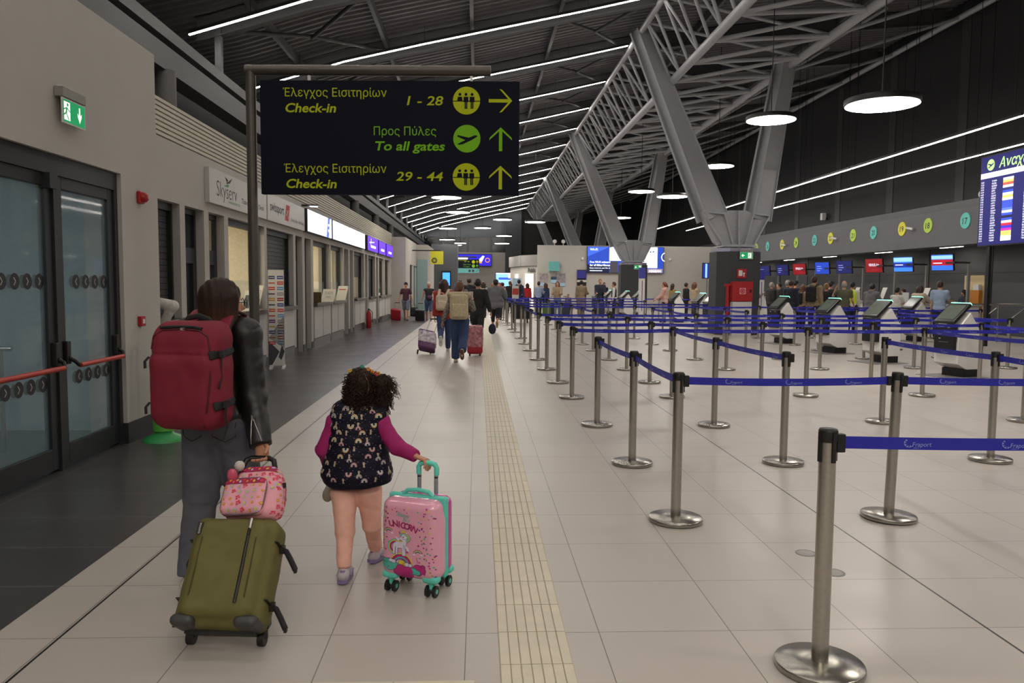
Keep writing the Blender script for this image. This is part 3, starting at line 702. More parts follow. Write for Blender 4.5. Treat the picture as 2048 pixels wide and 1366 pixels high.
for k, (x, z, y0, y1) in enumerate(((12.0, 5.38, -3, 53), (14.5, 5.42, -1.8, 54))):
    y = y0; i = 0
    while y < y1:
        o = thing('linear_light', '%s segment from the camera of the %s hanging light line above check-in' % (ORD[i], ('longer left', 'right hand shorter')[k]), 'linear light', (x, y, z), 0, 'hanging light lines')
        MB().bb(-.04, .04, .03, 3.97, 0, .07, BLACK_P).build('housing', o)
        MB().bb(-.034, .034, .04, 3.96, -.012, -.001, LAMPL).build('diffuser', o)
        for yy in (.3, 3.7): MB().tube([(0, yy, .07), (0, yy, roof_z(x)-z-.02)], .009, BLACK_P, 6).build('hanger', o)
        y += 4.0; i += 1

# ------------------------------------------------------------------ check-in wall on the right
RX = 16.5
mb = MB(); mb.bb(RX+.3, RX+.5, -16, 90, 4.55, 11.6, DARKW); mb.bb(RX+1.1, RX+1.3, -16, 60, 0, 4.55, mat('checkin_back', '4a4b4d', .7, var=.03, scale=2))
for y in np.arange(7.3, 60, 3.75): mb.bb(RX+1.08, RX+1.1, y, y+.05, 0, 3.05, BLACK_P)
for z in (1.05, 2.1): mb.bb(RX+1.09, RX+1.1, 6, 60, z, z+.015, BLACK_P)
struct('wall_right', mb)
mb = MB(); mb.bb(RX, RX+.4, 6, 58, 3.05, 4.3, GREYW); mb.bb(RX+.4, RX+1.3, 6, 58, 3.05, 3.2, GREYW); mb.bb(RX+.02, RX+.4, 6, 58, 4.3, 4.55, mat('fascia_top', '565759', .5))
struct('wall_checkin_fascia', mb)
mb = MB()
for y in np.arange(8, 58, 4.65): mb.bb(RX+.28, RX+.3, y, y+.5, 4.6, 11.4, mat('wall_pilaster', '3a3b3c', .6))
struct('trim_pilaster', mb)
NUM = {17: 25.93, 18: 28.13, 19: 29.89, 20: 32.08, 21: 33.86, 22: 36.06, 23: 37.8, 24: 40.02, 25: 41.89, 26: 44.01, 27: 45.85, 28: 48.0, 16: 24.1}
DC = [mat('disc_yellow', 'e6df3a', .5), mat('disc_lime', 'b9dc4c', .5), mat('disc_teal', '66cfc2', .5)]
for n, y in NUM.items():
    c = {17: 2, 18: 1, 19: 0, 20: 2, 21: 1, 22: 0, 23: 2, 24: 1, 25: 0, 26: 2, 27: 1, 28: 0, 16: 0}[n]
    o = thing('number_disc', 'round %s check-in desk number sign reading %d' % (('yellow', 'lime green', 'teal')[c], n), 'number sign', (RX, y, 3.85), 0, 'check-in number signs')
    Mx = frame((-.001, 0, 0), (0, -1, 0), (0, 0, 1))
    MB().lathe([(.27, 0), (.27, .03)], DC[c], n=36, M=Mx).build('disc', o)
    MB().text(str(n), .3, mat('disc_ink', '23302c', .6), Mx, (0, -.11), .032, align='c', width=.26, bold=.01).build('numeral', o)
for i, y in enumerate((29.1, 35.4, 41.3)):
    o = thing('security_camera', ('nearest', 'middle', 'farthest')[i]+' small white security camera beside a yellow number disc', 'camera', (RX, y, 3.8))
    MB().tube([(0, 0, 0), (-.14, 0, -.02)], .02, WHITE_P, 8).build('bracket', o); MB().tube([(-.1, -.12, -.03), (-.2, .16, .04)], .05, WHITE_P, 14).build('camera_body', o)
for i, (y, z) in enumerate(((37.2, 4.95), (24.9, 4.62), (24.2, 4.6))):
    o = thing('wall_speaker', ('white box speaker on dark wall above check-in fascia', 'round white floodlight left of the departures screen', 'round white floodlight half behind departures screen')[i], 'fixture', (RX+.3, y, z))
    if i == 0: MB().box((-.2, 0, 0), (.2, .22, .34), WHITE_P).build('body', o, bevel=.02); MB().box((-.05, .0, -.1), (.12, .05, .08), BLACK_P).build('bracket', o)
    else: MB().lathe([(.14, 0), (.15, .06), (.1, .12)], WHITE_P, n=20, M=frame((-.4, 0, 0), (0, -1, 0), (0, 0, 1))).build('body', o); MB().tube([(-.3, 0, 0), (0, 0, 0)], .02, BLACK_P, 8).build('bracket', o)
SOF = mat('soffit_lamp', 'fff8ec', emit=12.)
for i, y in enumerate((23.2, 27.4, 32.1, 37.1, 42.0, 46.9)):
    o = thing('soffit_light', '%s short strip light under the check-in fascia from the camera' % ORD[i], 'light', (RX+.45, y, 3.04), 0, 'soffit lights')
    MB().box((0, 0, 0), (.12, 1.3, .03), WHITE_P).build('housing', o); MB().box((0, 0, -.018), (.1, 1.25, .006), SOF).build('diffuser', o)
MONS = [(25.5, 'red', 1), (27.9, 'blue', 1), (30.0, 'venus', 0), (32.5, 'navy', 0), (34.6, 'blue2', 0), (37.1, 'venus', 0), (39.2, 'navy', 0), (41.7, 'navy', 0), (43.9, 'navy', 0)]
SCN = {'red': ('2f62c4', .9), 'blue': ('3272d8', .9), 'venus': ('8e1720', .35), 'navy': ('1b1f66', .35), 'blue2': ('1d3fae', .6)}
SW = mat('screen_white', 'e8ecff', emit=.8); SR = mat('screen_red', 'b3182a', emit=.55); SDB = mat('screen_darkblue', '1e2f9e', emit=.5); SLB = mat('screen_sky', '86b6ea', emit=.9)
for i, (y, k, bright) in enumerate(MONS):
    x = 15.5
    o = thing('desk_monitor', '%s check-in monitor from the camera, %s screen on a grey post' % (ORD[i], {'red': 'sky blue and red', 'blue': 'striped blue', 'venus': 'dark red', 'navy': 'navy', 'blue2': 'bright blue'}[k]), 'monitor', (x, y, 0), 0, 'check-in desk monitors')
    MB().bb(.5, .58, -.62, -.54, 0, 2.45, mat('monitor_post', '8b8984', .4, .5)).bb(.05, .54, -.62, -.56, 2.37, 2.43, BLACK_P).bb(.02, .08, -.62, -.1, 2.37, 2.43, BLACK_P).build('post', o)
    R = Matrix.Translation((0, 0, 2.42)) @ Matrix.Rotation(.42, 4, 'Z') @ Matrix.Rotation(-.12, 4, 'Y')
    MB().box((0, 0, 0), (.06, .8, .56), BLACK_P, R).build('case', o)
    Mx = R @ frame((-.032, 0, 0), (0, -1, 0), (0, 0, 1)) @ Matrix.Diagonal((.79, .96, 1, 1))
    c, e = SCN[k]; mb = MB(); mb.flat([(-.48, -.27), (.48, -.27), (.48, .27), (-.48, .27)], mat('monitor_'+k, c, emit=e), Mx)
    if k == 'red': mb.flat([(-.48, -.1), (.48, -.1), (.48, .1), (-.48, .1)], SR, Mx, .002); mb.flat([(-.48, .12), (.48, .12), (.48, .24), (-.48, .24)], SLB, Mx, .002); mb.line((-.4, -.02), (0, -.02), .03, SW, Mx, .003)
    elif k == 'blue': mb.flat([(-.48, .1), (.48, .1), (.48, .25), (-.48, .25)], SLB, Mx, .002); mb.flat([(-.48, -.12), (.48, -.12), (.48, .06), (-.48, .06)], SDB, Mx, .002); mb.line((-.4, -.02), (0, -.02), .03, SW, Mx, .003)
    elif k == 'venus': mb.text('VENUS Air', .16, SW, Mx, (-.3, -.02), .002, width=.6); mb.line((-.1, -.16), (.3, -.16), .02, SR, Mx, .002)
    else:
        for z, w in ((.08, .3), (-.02, .34), (-.12, .22)): mb.line((-.36, z), (-.36+w, z), .03, mat('screen_pale', '8a94d8', emit=.5), Mx, .002)
    mb.build('screen', o)
for i, y in enumerate(np.arange(24.7, 47, 2.05)):
    o = thing('checkin_desk', '%s pale check-in desk from the camera along the right wall' % ORD[i], 'desk', (15.2, float(y), 0), 0, 'check-in desks')
    MB().bb(0, .6, -.75, .75, .1, .98, WALLW).build('body', o); MB().bb(-.08, .68, -.8, .8, .98, 1.03, mat('desk_top', '8d8b88', .4)).build('worktop', o, bevel=.006)
    MB().bb(.05, .55, -.7, .7, 0, .1, BLACK_P).build('plinth', o)
    MB().bb(0, .02, .2, .6, 1.03, 1.4, mat('desk_screen', 'b9bdbf', .3)).build('privacy_screen', o)
for i, (y, w) in enumerate(((26.1, 'nearest'), (28.9, 'second'), (31.0, 'third'), (33.6, 'fourth'))):
    o = thing('paper_notice', 'white notice card in a tilted holder on the %s check-in desk' % w, 'notice', (15.25, y, 1.03), -PI/2)
    mb = MB(); Mx = frame((0, 0, .12), (1, 0, 0), (0, .35, 1)); mb.prism([(-.16, 0), (.16, 0), (.16, .44), (-.16, .44)], .008, WPAP, Mx); mb.build('card', o)
    MB().tube([(0, 0, 0), (0, .0, .14)], .02, STEEL, 8).build('stem', o)
# service doorway
mb = MB(); mb.bb(RX+1.06, RX+1.085, 26.4, 27.5, .0, 2.02, mat('doorway_glow', 'c9b48a', .8)); struct('door_service', mb)
o = thing('storage_shelf', 'orange cabinet with papers seen in the lit doorway behind the desks', 'cabinet', (RX+.98, 26.75, 0))
MB().box((0, 0, .75), (.12, .6, 1.5), mat('orange_panel', 'b9741f', .6)).build('body', o); MB().box((0, -.1, 1.6), (.1, .3, .2), WPAP).build('papers', o)
# departures board
o = thing('departures_board', 'large blue departures screen on a black post at the frame edge', 'display', (13.7, 19.0, 0))
BX = 0.; 
MB().bb(.0, .12, -1.9, 1.98, 2.7, 5.12, BLACK_P).build('case', o)
for i, yy in enumerate((1.55, -1.2)): MB().bb(.03, .11, yy-.06, yy+.06, 0, 2.7, BLACK_P).build('post', o)
mb = MB(); Mx = frame((-.004, 1.98, 5.12), (0, -1, 0), (0, 0, 1))
FB = mat('board_blue', '20206e', emit=.42); FW_ = mat('board_white', 'f4f4ff', emit=1.0); FG = mat('board_lime', 'b9f08a', emit=.8)
mb.flat([(.03, -2.39), (3.85, -2.39), (3.85, -.03), (.03, -.03)], FB, Mx)
mb.disc((.42, -.26), .15, FG, Mx, .002); mb.flat([(.42+a*.0065, -.26+b*.0065) for a, b in [(-21, -10), (-17, -10), (-12, -7), (-3, -3), (-19, 4), (-18, 7), (4, 2), (15, 6.5), (20, 6.5), (21, 4.5), (10, -2.5), (-8, -11), (-15, -12)]], FB, Mx, .004)
mb.text('Αναχωρήσεις', .36, FG, Mx, (.75, -.38), .002, .2, bold=.012)
mb.flat([(.03, -.6), (3.85, -.6), (3.85, -.46), (.03, -.46)], FW_, Mx, .002)
fl = ['VT5040', 'FR2386', 'EJU5028', 'GQ550', 'J2543', 'A3119', 'GQ510', 'FR3583', 'W3276', 'A3512', 'A3544', 'A3576', 'SQ2674', 'TP7406', 'A3121', 'LO608', 'A31528', 'GQ305', 'EW4502', 'SK702', 'W64632', 'FR0715', 'FR4898', 'DL7503', 'GQ560']
tm = ['15:05', '15:20', '15:35', '15:55', '16:10', '16:20', '16:55', '17:00', '17:05', '17:15', '17:15', '17:20', '17:50', '18:05', '18:15', '18:25', '19:10', '19:30', '19:45', '19:50', '20:05', '20:10', '20:40', '20:55', '21:15']
dest = ['Βαρκελώνη', 'Λονδίνο STN', 'Βερολίνο BER', 'Μύκονος', 'Θεσσαλονίκη', 'Αθήνα', 'Σάμος', 'Πάφος', 'Βουκουρέστι', 'Στουτγκάρδη', 'Λάρνακα', 'Σύρος', 'Φρανκφούρτη', 'Μόναχο', 'Αθήνα', 'Βαρσοβία', 'Φρανκφούρτη', 'Αθήνα', 'Αθήνα', 'Κοπεγχάγη', 'Λάρνακα', 'Μιλάνο MXP', 'Βρυξέλλες CRL', 'Άμστερνταμ', 'Ηράκλειο']
lc = ['ffffff', 'e8c86a', 'e05a4a', 'ffffff', '24306e', '3a52d8', 'ffffff', 'e8c86a', 'ffffff', '3a52d8', '3a52d8', '3a52d8', '5a7ad0', 'e8e4d8', '3a52d8', '1c2040', '3a52d8', 'ffffff', 'd8283c', '3a30d0', 'c028b0', 'e8c86a', 'e8c86a', 'ffffff', 'ffffff']
for i in range(25):
    z = -.72-i*.0655
    mb.text(tm[i], .06, FW_, Mx, (.06, z), .002); mb.text(fl[i], .06, FW_, Mx, (.5, z), .002); mb.text(dest[i], .066, FW_, Mx, (1.75, z), .002)
    mb.flat([(.95, z-.012), (1.35, z-.012), (1.35, z+.05), (.95, z+.05)], mat('board_'+lc[i], lc[i], emit=.75), Mx, .002)
mb.build('screen', o)
o = thing('guard_rail', 'low steel guard rail with slanted bars below the departures screen', 'railing', (14.6, 22.0, 0))
MB().tube([(-.9, 0, 1.1), (2.0, 0, 1.1)], .025, STEEL, 10).build('top_rail', o)
for x in (-.7, .5, 1.7): MB().tube([(x, 0, 0), (x, 0, 1.1)], .022, STEEL, 8).build('post', o)
for x in (.05, .9): MB().tube([(x, 0, .7), (x+.4, 0, 1.0)], .015, STEEL, 8).build('slanted_bar', o)

# ------------------------------------------------------------------ self check-in kiosks
KW = mat('kiosk_white', 'dcdad6', .35, var=.01, scale=5); KG = mat('kiosk_glow', '7fffd0', emit=3.0, ecol='6fe8bf'); KS = mat('kiosk_screen', '5e655e', .15, var=.1, scale=4); KB = mat('kiosk_black', '17181a', .35)
def make_kiosk():
    o = thing('checkin_kiosk', 'x', 'kiosk', (0, 0, 0), 0, 'self check-in kiosks')
    MX = lambda y: frame((0, y, 0), (1, 0, 0), (0, 0, 1))
    MB().prism([(.0, .24), (.22, .14), (.52, .14), (.52, .78), (.26, 1.14), (.12, 1.0), (.04, .9), (.0, .6)], .5, KW, MX(.25)).build('body', o, bevel=.012)
    MB().bb(.17, .5, -.22, .22, 0, .14, BLACK_P).build('plinth', o)
    MB().bb(-.25, .6, -.4, .4, 0, .008, mat('kiosk_plate', '7d7b79', .5, .2)).build('floor_plate', o)
    MB().bb(-.07, .03, -.21, .21, .44, .93, KB).build('printer_panel', o, bevel=.02, seg=3)
    mb = MB(); mb.box((-.071, 0, .62), (.004, .2, .012), mat('kiosk_slot', '606468', .3)); mb.box((-.071, .08, .68), (.004, .04, .012), WHITE_P); mb.box((-.071, -.1, .88), (.004, .05, .012), WHITE_P); mb.box((-.071, .1, .88), (.004, .05, .012), WHITE_P); mb.build('slots', o)
    hd = MB(); F = frame((.115, 0, 1.12), (0, -1, 0), (.42, 0, .36))
    hd.box((0, 0, 0), (.42, .5, .06), KB, F); h = hd.build('screen_head', o, bevel=.012)
    MB().box((0, .0, .032), (.34, .37, .004), KS, F).build('screen', h)
    MB().box((0, .253, .002), (.4, .018, .05), KG, F).build('light_bar', h)
    return o
kk = make_kiosk(); kt = tree_of(kk); kk.rotation_euler = (0, 0, .28)
ks = [(8.28, 13.4, 'nearest self check-in kiosk, black tilted screen with glowing top bar'), (8.22, 15.9, 'second self check-in kiosk back from the departures screen side'), (8.2, 18.15, 'third self check-in kiosk back along the queue'), (8.2, 21.2, 'fourth self check-in kiosk, just right of the red hose cabinet'),
      (8.3, 27.9, 'right one of the kiosk pair beside the nearest pier'), (8.3, 29.4, 'left one of the kiosk pair beside the nearest pier'), (8.3, 33.2, 'lone kiosk between the two nearest piers'), (7.1, 38.3, 'left kiosk in front of the second V column pier'), (7.95, 39.3, 'right kiosk in front of the second V column pier'), (6.2, 41.3, 'kiosk beside the man in the dark blazer, left one'), (6.95, 42.3, 'kiosk beside the man in the dark blazer, right one')]
ks.append((12.6, 22.3, 'kiosk between the passenger in cream and the man in pale blue shirt'))
for i, (x, y, l) in enumerate(ks):
    if i == 0: kk.location = (x, y, 0); kk['label'] = l
    else: dup(kk, (x, y, 0), None, l, tree=kt)

# hose cabinet on the nearest pier
o = thing('fire_hose_cabinet', 'red fire hose cabinet on a white base before the nearest pier', 'cabinet', (8.37, 24.5, 0))
MB().bb(-.33, .33, -.12, .12, 1.1, 1.72, RED).build('door', o, bevel=.01); MB().bb(-.31, .31, -.11, .11, 0, 1.08, WALLW).build('base', o)
mb = MB(); Mx = frame((0, -.1305, 1.42), (1, 0, 0), (0, 0, 1)); PK = mat('hose_symbol', 'd88a90', .6)
mb.prism([(-.1, -.1), (.1, -.1), (.1, .1), (-.1, .1)], .002, PK, Mx, -.002); mb.arc((0, 0), .05, .08, 0, 2*PI-.3, RED, Mx, .001); mb.disc((0, 0), .03, RED, Mx, .001); mb.build('hose_symbol', o)
MB().box((.26, -.13, 1.42), (.05, .02, .1), BLACK_P).build('handle', o)
o = thing('standpipe', 'red vertical water pipe left of the hose cabinet', 'pipe', (7.93, 24.5, 0)); MB().lathe([(.055, 0), (.055, 1.62)], RED, n=14).build('pipe', o); MB().tube([(-.1, 0, 1.6), (.12, 0, 1.6)], .05, RED, 10).build('valve', o)
o = thing('hydrant_sign', 'small square red hose pictogram sign above the hose cabinet', 'sign', (8.42, 24.66, 1.98))
MB().box((0, 0, 0), (.3, .012, .3), RED).build('sign_panel', o); mb = MB(); Mx = frame((0, -.007, 0), (1, 0, 0), (0, 0, 1)); mb.flat([(-.1, -.08), (.02, -.08), (.02, .1), (-.1, .1)], WHITE_P, Mx); mb.disc((.07, 0), .03, WHITE_P, Mx); mb.line((.07, 0), (.07, -.1), .03, WHITE_P, Mx, .001); mb.build('pictogram', o)
for i, (x, y) in enumerate(((7.6, 36.0), (13.95, 38.0))):
    o = thing('info_totem', ('tall white totem with blue top beside the second V column', 'tall white totem with blue top near the check-in monitors')[i], 'totem', (x, y, 0), 0, 'blue topped totems')
    MB().box((0, 0, .95), (.26, .2, 1.9), WALLW).build('body', o); MB().box((0, 0, 2.15), (.28, .22, .5), mat('totem_blue', '33358f', .5)).build('head', o); MB().box((0, -.11, 1.1), (.03, .01, 1.4), mat('totem_blue', '', 1)).build('stripe', o)

# ------------------------------------------------------------------ queue stanchions and belts
files = {
 0: [(1.41, 3.04), (1.325, 5.05), (1.36, 6.70), (1.337, 8.58), (1.31, 10.70), (1.29, 12.37), (1.277, 14.3), (1.263, 16.2), (1.253, 18.44), (1.238, 20.54), (1.262, 22.65), (1.225, 25.57), (1.19, 27.2), (1.147, 30.04), (1.14, 31.5), (1.12, 34.0), (1.087, 36.5)],
 1: [(3.3, 3.05), (2.80, 5.09), (2.716, 6.72), (2.653, 8.55), (2.73, 10.76), (2.776, 12.4), (2.765, 14.3), (2.761, 16.22), (2.76, 18.5), (2.758, 20.46), (2.731, 22.63), (2.741, 25.62), (2.738, 27.34), (2.748, 30.4), (2.67, 34.2), (2.703, 36.8)],
 2: [(4.7, 5.1), (4.672, 6.81), (4.696, 8.775), (4.706, 10.91), (4.644, 12.515), (4.654, 14.352), (4.621, 16.335), (4.639, 18.564), (4.652, 20.576), (4.607, 22.76), (4.626, 25.785), (4.579, 27.21), (4.672, 30.23)],
 3: [(6.45, 6.9), (6.448, 8.844), (6.444, 10.956), (6.554, 12.653), (6.502, 14.492), (6.524, 16.476), (6.505, 18.63), (6.513, 20.342), (6.51, 22.9), (6.556, 25.95), (6.56, 27.4), (6.548, 30.44), (6.536, 36.23)],
 4: [(8.5, 11.2), (8.486, 12.76), (8.489, 14.757), (8.454, 16.666), (8.414, 18.87), (8.475, 20.5), (8.468, 23.166), (9.4, 26.4), (8.537, 36.5)],
 5: [(10.386, 14.787), (10.364, 16.977), (10.5, 19.124), (10.398, 20.974), (10.25, 23.293), (10.37, 36.2)],
 6: [(14.0, 21.15), (14.05, 23.58)]}
FN = ['the file along the walkway', 'the second file from the walkway', 'the third file from the walkway', 'the fourth file from the walkway', 'the fifth file from the walkway', 'the sixth file from the walkway', 'the file nearest the check-in desks']
def make_post():
    o = thing('queue_stanchion', 'x', 'stanchion', (0, 0, 0), 0, 'steel queue stanchions')
    MB().lathe([(.176, .004), (.178, .008), (.178, .026), (.174, .031), (.06, .036), (.036, .038)], STEEL_BASE, n=48).lathe([(.17, 0), (.17, .005)], BLACK_P, n=40).build('base', o)
    MB().lathe([(.0335, .036), (.0335, .95)], STEEL, n=28).build('post', o)
    mb = MB(); mb.lathe([(.036, .945), (.0375, .955), (.0375, .99), (.034, .998), (.02, 1.0)], BLACK_P, n=28)
    for a in range(4):
        R = Matrix.Rotation(a*PI/2+.25, 4, 'Z'); mb.box((.0355, 0, .925), (.012, .016, .12), BLACK_P, R)
    mb.build('belt_head', o)
    mb = MB(); mb.box((.05, 0, .94), (.035, .03, .075), BLACK_P); mb.build('belt_clip', o, bevel=.004)
    return o
st0 = make_post(); stt = tree_of(st0); first = True
for c, L in files.items():
    for i, (x, y) in enumerate(L):
        lab = 'steel belt stanchion in %s, %s from the camera' % (FN[c], ORD[i])
        if (c, i) == (0, 0): lab = 'nearest steel belt stanchion, its base cut by the frame bottom'
        if first: st0.location = (x, y, 0); st0['label'] = lab; q = st0; first = False
        else: q = dup(st0, (x, y, 0), None, lab, tree=stt)
        if (c, i) == (1, 1): q.rotation_euler = (-.01, .028, 0)
def fraport(mb, Mx, x, z, s):
    pts = [(x+math.cos(a)*s*.5, z+math.sin(a)*s*.42) for a in [2.2+i*.7 for i in range(6)]]
    for i in range(5): mb.line(pts[i], (x+(pts[i][0]-x)*.55+(pts[i+1][0]-x)*.1, z+(pts[i][1]-z)*.55+(pts[i+1][1]-z)*.1), s*.09, BELTW, Mx, .0006); mb.line(pts[i], pts[i+1], s*.05, BELTW, Mx, .0006)
    mb.text('Fraport', s*.62, BELTW, Mx, (x+s*.35, z-s*.36), .0006, .12); 
    mb.text('GREECE', s*.16, BELTW, Mx, (x+s*.45, z-s*.55), .0006)
belt_n = 0
def belt(p, q, lab):
    p, q = Vector((*p, 0)), Vector((*q, 0)); d = (q-p); L = d.length; d.normalize()
    o = bpy.data.objects
    mb = MB(); a, b = .055, L-.045
    far = p.y > 17
    for sg in (1, -1):
        Mx = frame((0, -.0008*sg, 0), (sg, 0, 0), (0, 0, 1))
        x0, x1 = (a, b) if sg == 1 else (-b, -a)
        n = 8
        vs = []
        for i in range(n+1):
            t = i/n; sag = -.012*4*t*(1-t); vs += [(x0+(x1-x0)*t, .917+sag, 0), (x0+(x1-x0)*t, .967+sag, 0)]
        mb.add(vs, [(2*i, 2*i+2, 2*i+3, 2*i+1) for i in range(n)], BLUEB, False, Mx)
        if not far or sg == 1:
            k = .28
            while k < L-.2:
                t = (k-a)/(b-a); sag = -.012*4*t*(1-t); fraport(mb, Mx, x0+k, .944+sag, .042); k += .41
    mb.bb(b-.005, b+.02, -.012, .012, .91, .972, BLACK_P)
    ob = mb.build('belt_barrier'); ob.location = p; ob.rotation_euler = (0, 0, math.atan2(d.y, d.x))
    tag(ob, lab, 'barrier belt', 'blue queue belts')
rows = [[(0, 0), (1, 0)], [(0, 1), (1, 1), (2, 0)], [(0, 4), (1, 4), (2, 3), (3, 2), (4, 0)], [(0, 5), (1, 5), (2, 4), (3, 3), (4, 1)], [(0, 6), (1, 6), (2, 5), (3, 4), (4, 2), (5, 0)], [(0, 7), (1, 7), (2, 6), (3, 5), (4, 3), (5, 1)],
        [(0, 10), (1, 10), (2, 9), (3, 8), (4, 6), (5, 4), (6, 1)], [(0, 11), (1, 11), (2, 10), (3, 9), (4, 7)], [(0, 13), (1, 13), (2, 12), (3, 11)], [(0, 15), (1, 14)], [(0, 16), (1, 15), (3, 12), (4, 8), (5, 5)], [(4, 5), (5, 3), (6, 0)]]
FS = ['walkway file', 'second file', 'third file', 'fourth file', 'fifth file', 'sixth file', 'desk side file']
for k, r in enumerate(rows):
    for a, b in zip(r, r[1:]):
        belt(files[a[0]][a[1]], files[b[0]][b[1]], 'blue belt across the queue, %s row, from %s to %s' % (ORD[k], FS[a[0]], FS[b[0]]))
runs = [(0, [1, 2, 3]), (0, [7, 8, 9]), (0, [11, 12, 13]), (0, [15, 16]), (1, [4, 3, 2]), (1, [8, 9, 10]), (2, [0, 1, 2]), (2, [6, 7, 8]), (3, [0, 1, 2]), (3, [6, 7, 8]), (4, [0, 1]), (4, [4, 5]), (5, [0, 1, 2, 3])]
for c, r in runs:
    for a, b in zip(r, r[1:]):
        lo, hi = sorted((a, b))
        belt(files[c][a], files[c][b], 'blue belt running lengthwise along the %s, its %s to %s stanchion' % (FS[c], ORD[lo], ORD[hi]))

# ------------------------------------------------------------------ far end of the hall
struct('wall_back', MB().bb(-12, 18, -16.2, -16, 0, 11.5, WALLM))
mb = MB(); mb.bb(3.8, 17.8, 50, 50.2, 0, 4.1, WALLM); struct('wall_centre', mb)
o = thing('video_wall', 'wide lit advertising screen on the white wall behind the second V column', 'screen', (9.45, 49.9, 3.2))
MB().box((0, 0, 0), (4.95, .1, 1.68), BLACK_P).build('case', o); mb = MB(); Mx = frame((0, -.052, 0), (1, 0, 0), (0, 0, 1))
AB, AM, AW, AL, AN = mat('ad_blue', '1f3fa8', emit=.7), mat('ad_mid', '3458d8', emit=.9), mat('ad_white', 'dfe9fb', emit=1.4), mat('ad_sky', '7fb2ee', emit=1.1), mat('ad_navy', '141c40', emit=.3)
def P4(x0, x1, z0, z1, m, z=0.): mb.flat([(x0, z0), (x1, z0), (x1, z1), (x0, z1)], m, Mx, z)
P4(-2.45, 2.45, -.82, .82, AB); P4(-2.45, -1.05, -.82, -.3, AN, .002); mb.flat([(-2.45, .2), (-1.05, .82), (-2.45, .82)], AM, Mx, .002)
P4(-1.05, -.3, -.05, .82, AW, .002); P4(-1.0, -.5, -.82, -.1, mat('ad_seat', '4a4550', emit=.3), .003); P4(1.0, 2.05, -.5, .82, AW, .002); P4(.6, 1.0, -.6, .6, AL, .002); P4(1.4, 2.4, -.82, -.55, mat('ad_mauve', '8f7f92', emit=.6), .003)
mb.ball((1.6, .52, .0), (.06, .06, .01), AB, 8, Mx); mb.ball((1.78, .54, 0), (.06, .06, .01), AB, 8, Mx); mb.arc((.9, .1), .33, .38, -1.2, 1.2, AW, Mx, .003); mb.arc((2.6, .2), .25, .3, PI*.6, PI*1.4, AW, Mx, .003)
mb.text('Wi-Fi', .22, AW, Mx, (-2.3, .58), .004); mb.text('Free Wi-Fi onboard', .17, AW, Mx, (-2.3, -.2), .004, width=1.3, bold=.015); mb.text('for all Miles+Bonus', .17, AW, Mx, (-2.3, -.4), .004, width=1.3, bold=.015); mb.text('Enjoy internet, just like at', .11, AW, Mx, (-2.3, -.56), .004, width=1.3); mb.line((-2.3, -.7), (-1.5, -.7), .04, AW, Mx, .004)
mb.text('AEGEAN', .2, AW, Mx, (1.5, -.76), .005, bold=.02, width=.8); mb.build('screen', o)
mb = MB(); mb.bb(6.35, 6.95, 49.96, 50, 0, 2.55, BLACK_P); struct('door_centre', mb)
o = thing('doorway_sign', 'blue sign panel over the dark doorway in the white wall', 'sign', (6.65, 49.93, 2.25)); MB().box((0, 0, 0), (.6, .04, .5), mat('totem_blue', '', 1)).build('sign_panel', o); MB().box((0, -.01, -.42), (.6, .05, .14), WALLW).build('label_strip', o)
o = thing('toilet_sign', 'teal square wall sign with dark round symbol', 'sign', (4.85, 49.7, 2.75)); MB().box((0, .07, 0), (.64, .46, .6), mat('sign_teal', '63aeb0', .5)).build('sign_panel', o)
mb = MB(); Mx = frame((0, -.152, 0), (1, 0, 0), (0, 0, 1)); mb.disc((-.08, -.1), .13, mat('sign_plum', '3b2748', .5), Mx); mb.line((-.14, -.1), (-.02, -.1), .05, mat('sign_teal', '', 1), Mx, .001); mb.build('pictogram', o)
for i, (x, z, c) in enumerate(((4.2, 1.9, '9b8f92'), (5.3, 1.9, '8f8a90'), (4.85, 1.9, '2c4a58'))):
    o = thing('wall_poster', ('left photo poster with blue foot on white wall', 'right photo poster with blue foot on white wall', 'small dark screen between two wall posters')[i], 'poster', (x, 49.96, z)); w, h = ((.5, .8), (.55, .8), (.36, .4))[i]
    MB().box((0, 0, 0), (w, .03, h), mat('poster_'+c, c, .5, var=.4, scale=5)).build('poster_face', o); MB().box((0, -.005, -h/2+.1), (w, .03, .2), mat('poster_sky', '9cc4dd', .5)).build('printed_foot', o)
for i, x in enumerate((4.9, 5.45)):
    o = thing('floodlight', ('left of two round white floodlights on the white wall top', 'right of two round white floodlights on the white wall top')[i], 'floodlight', (x, 50.1, 4.1)); MB().tube([(0, 0, 0), (0, 0, .15)], .02, WHITE_P, 8).build('stem', o); MB().lathe([(.12, 0), (.13, .04), (.08, .08)], WHITE_P, n=18, M=frame((0, -.05, .24), (1, 0, 0), (0, 0, 1))).build('head', o)
for i, x in enumerate((6.7, 12.35)):
    o = thing('dome_camera', ('dome camera on white wall left of the video wall', 'dome camera on white wall right of the video wall')[i], 'camera', (x, 49.95, 3.25)); MB().ball((0, 0, 0), .1, WHITE_P, 12).build('dome', o); MB().box((0, .03, .08), (.12, .06, .06), WHITE_P).build('bracket', o)
for i, (x, y) in enumerate(((13.9, 47.0), (15.2, 47.0))):
    o = thing('screen_on_post', ('blue striped monitor left of the nearest pier, far one', 'blue striped monitor touching the nearest pier outline')[i], 'monitor', (x, y, 0)); MB().lathe([(.04, 0), (.04, 2.3)], STEEL, n=10).build('post', o); MB().box((0, -.06, 2.5), (.62, .06, .95), BLACK_P).build('case', o); mb = MB()
    for k in range(4): mb.box((-.21+k*.14, -.092, 2.5), (.12, .004, .85), (SDB, SLB)[k % 2])
    mb.build('screen', o)
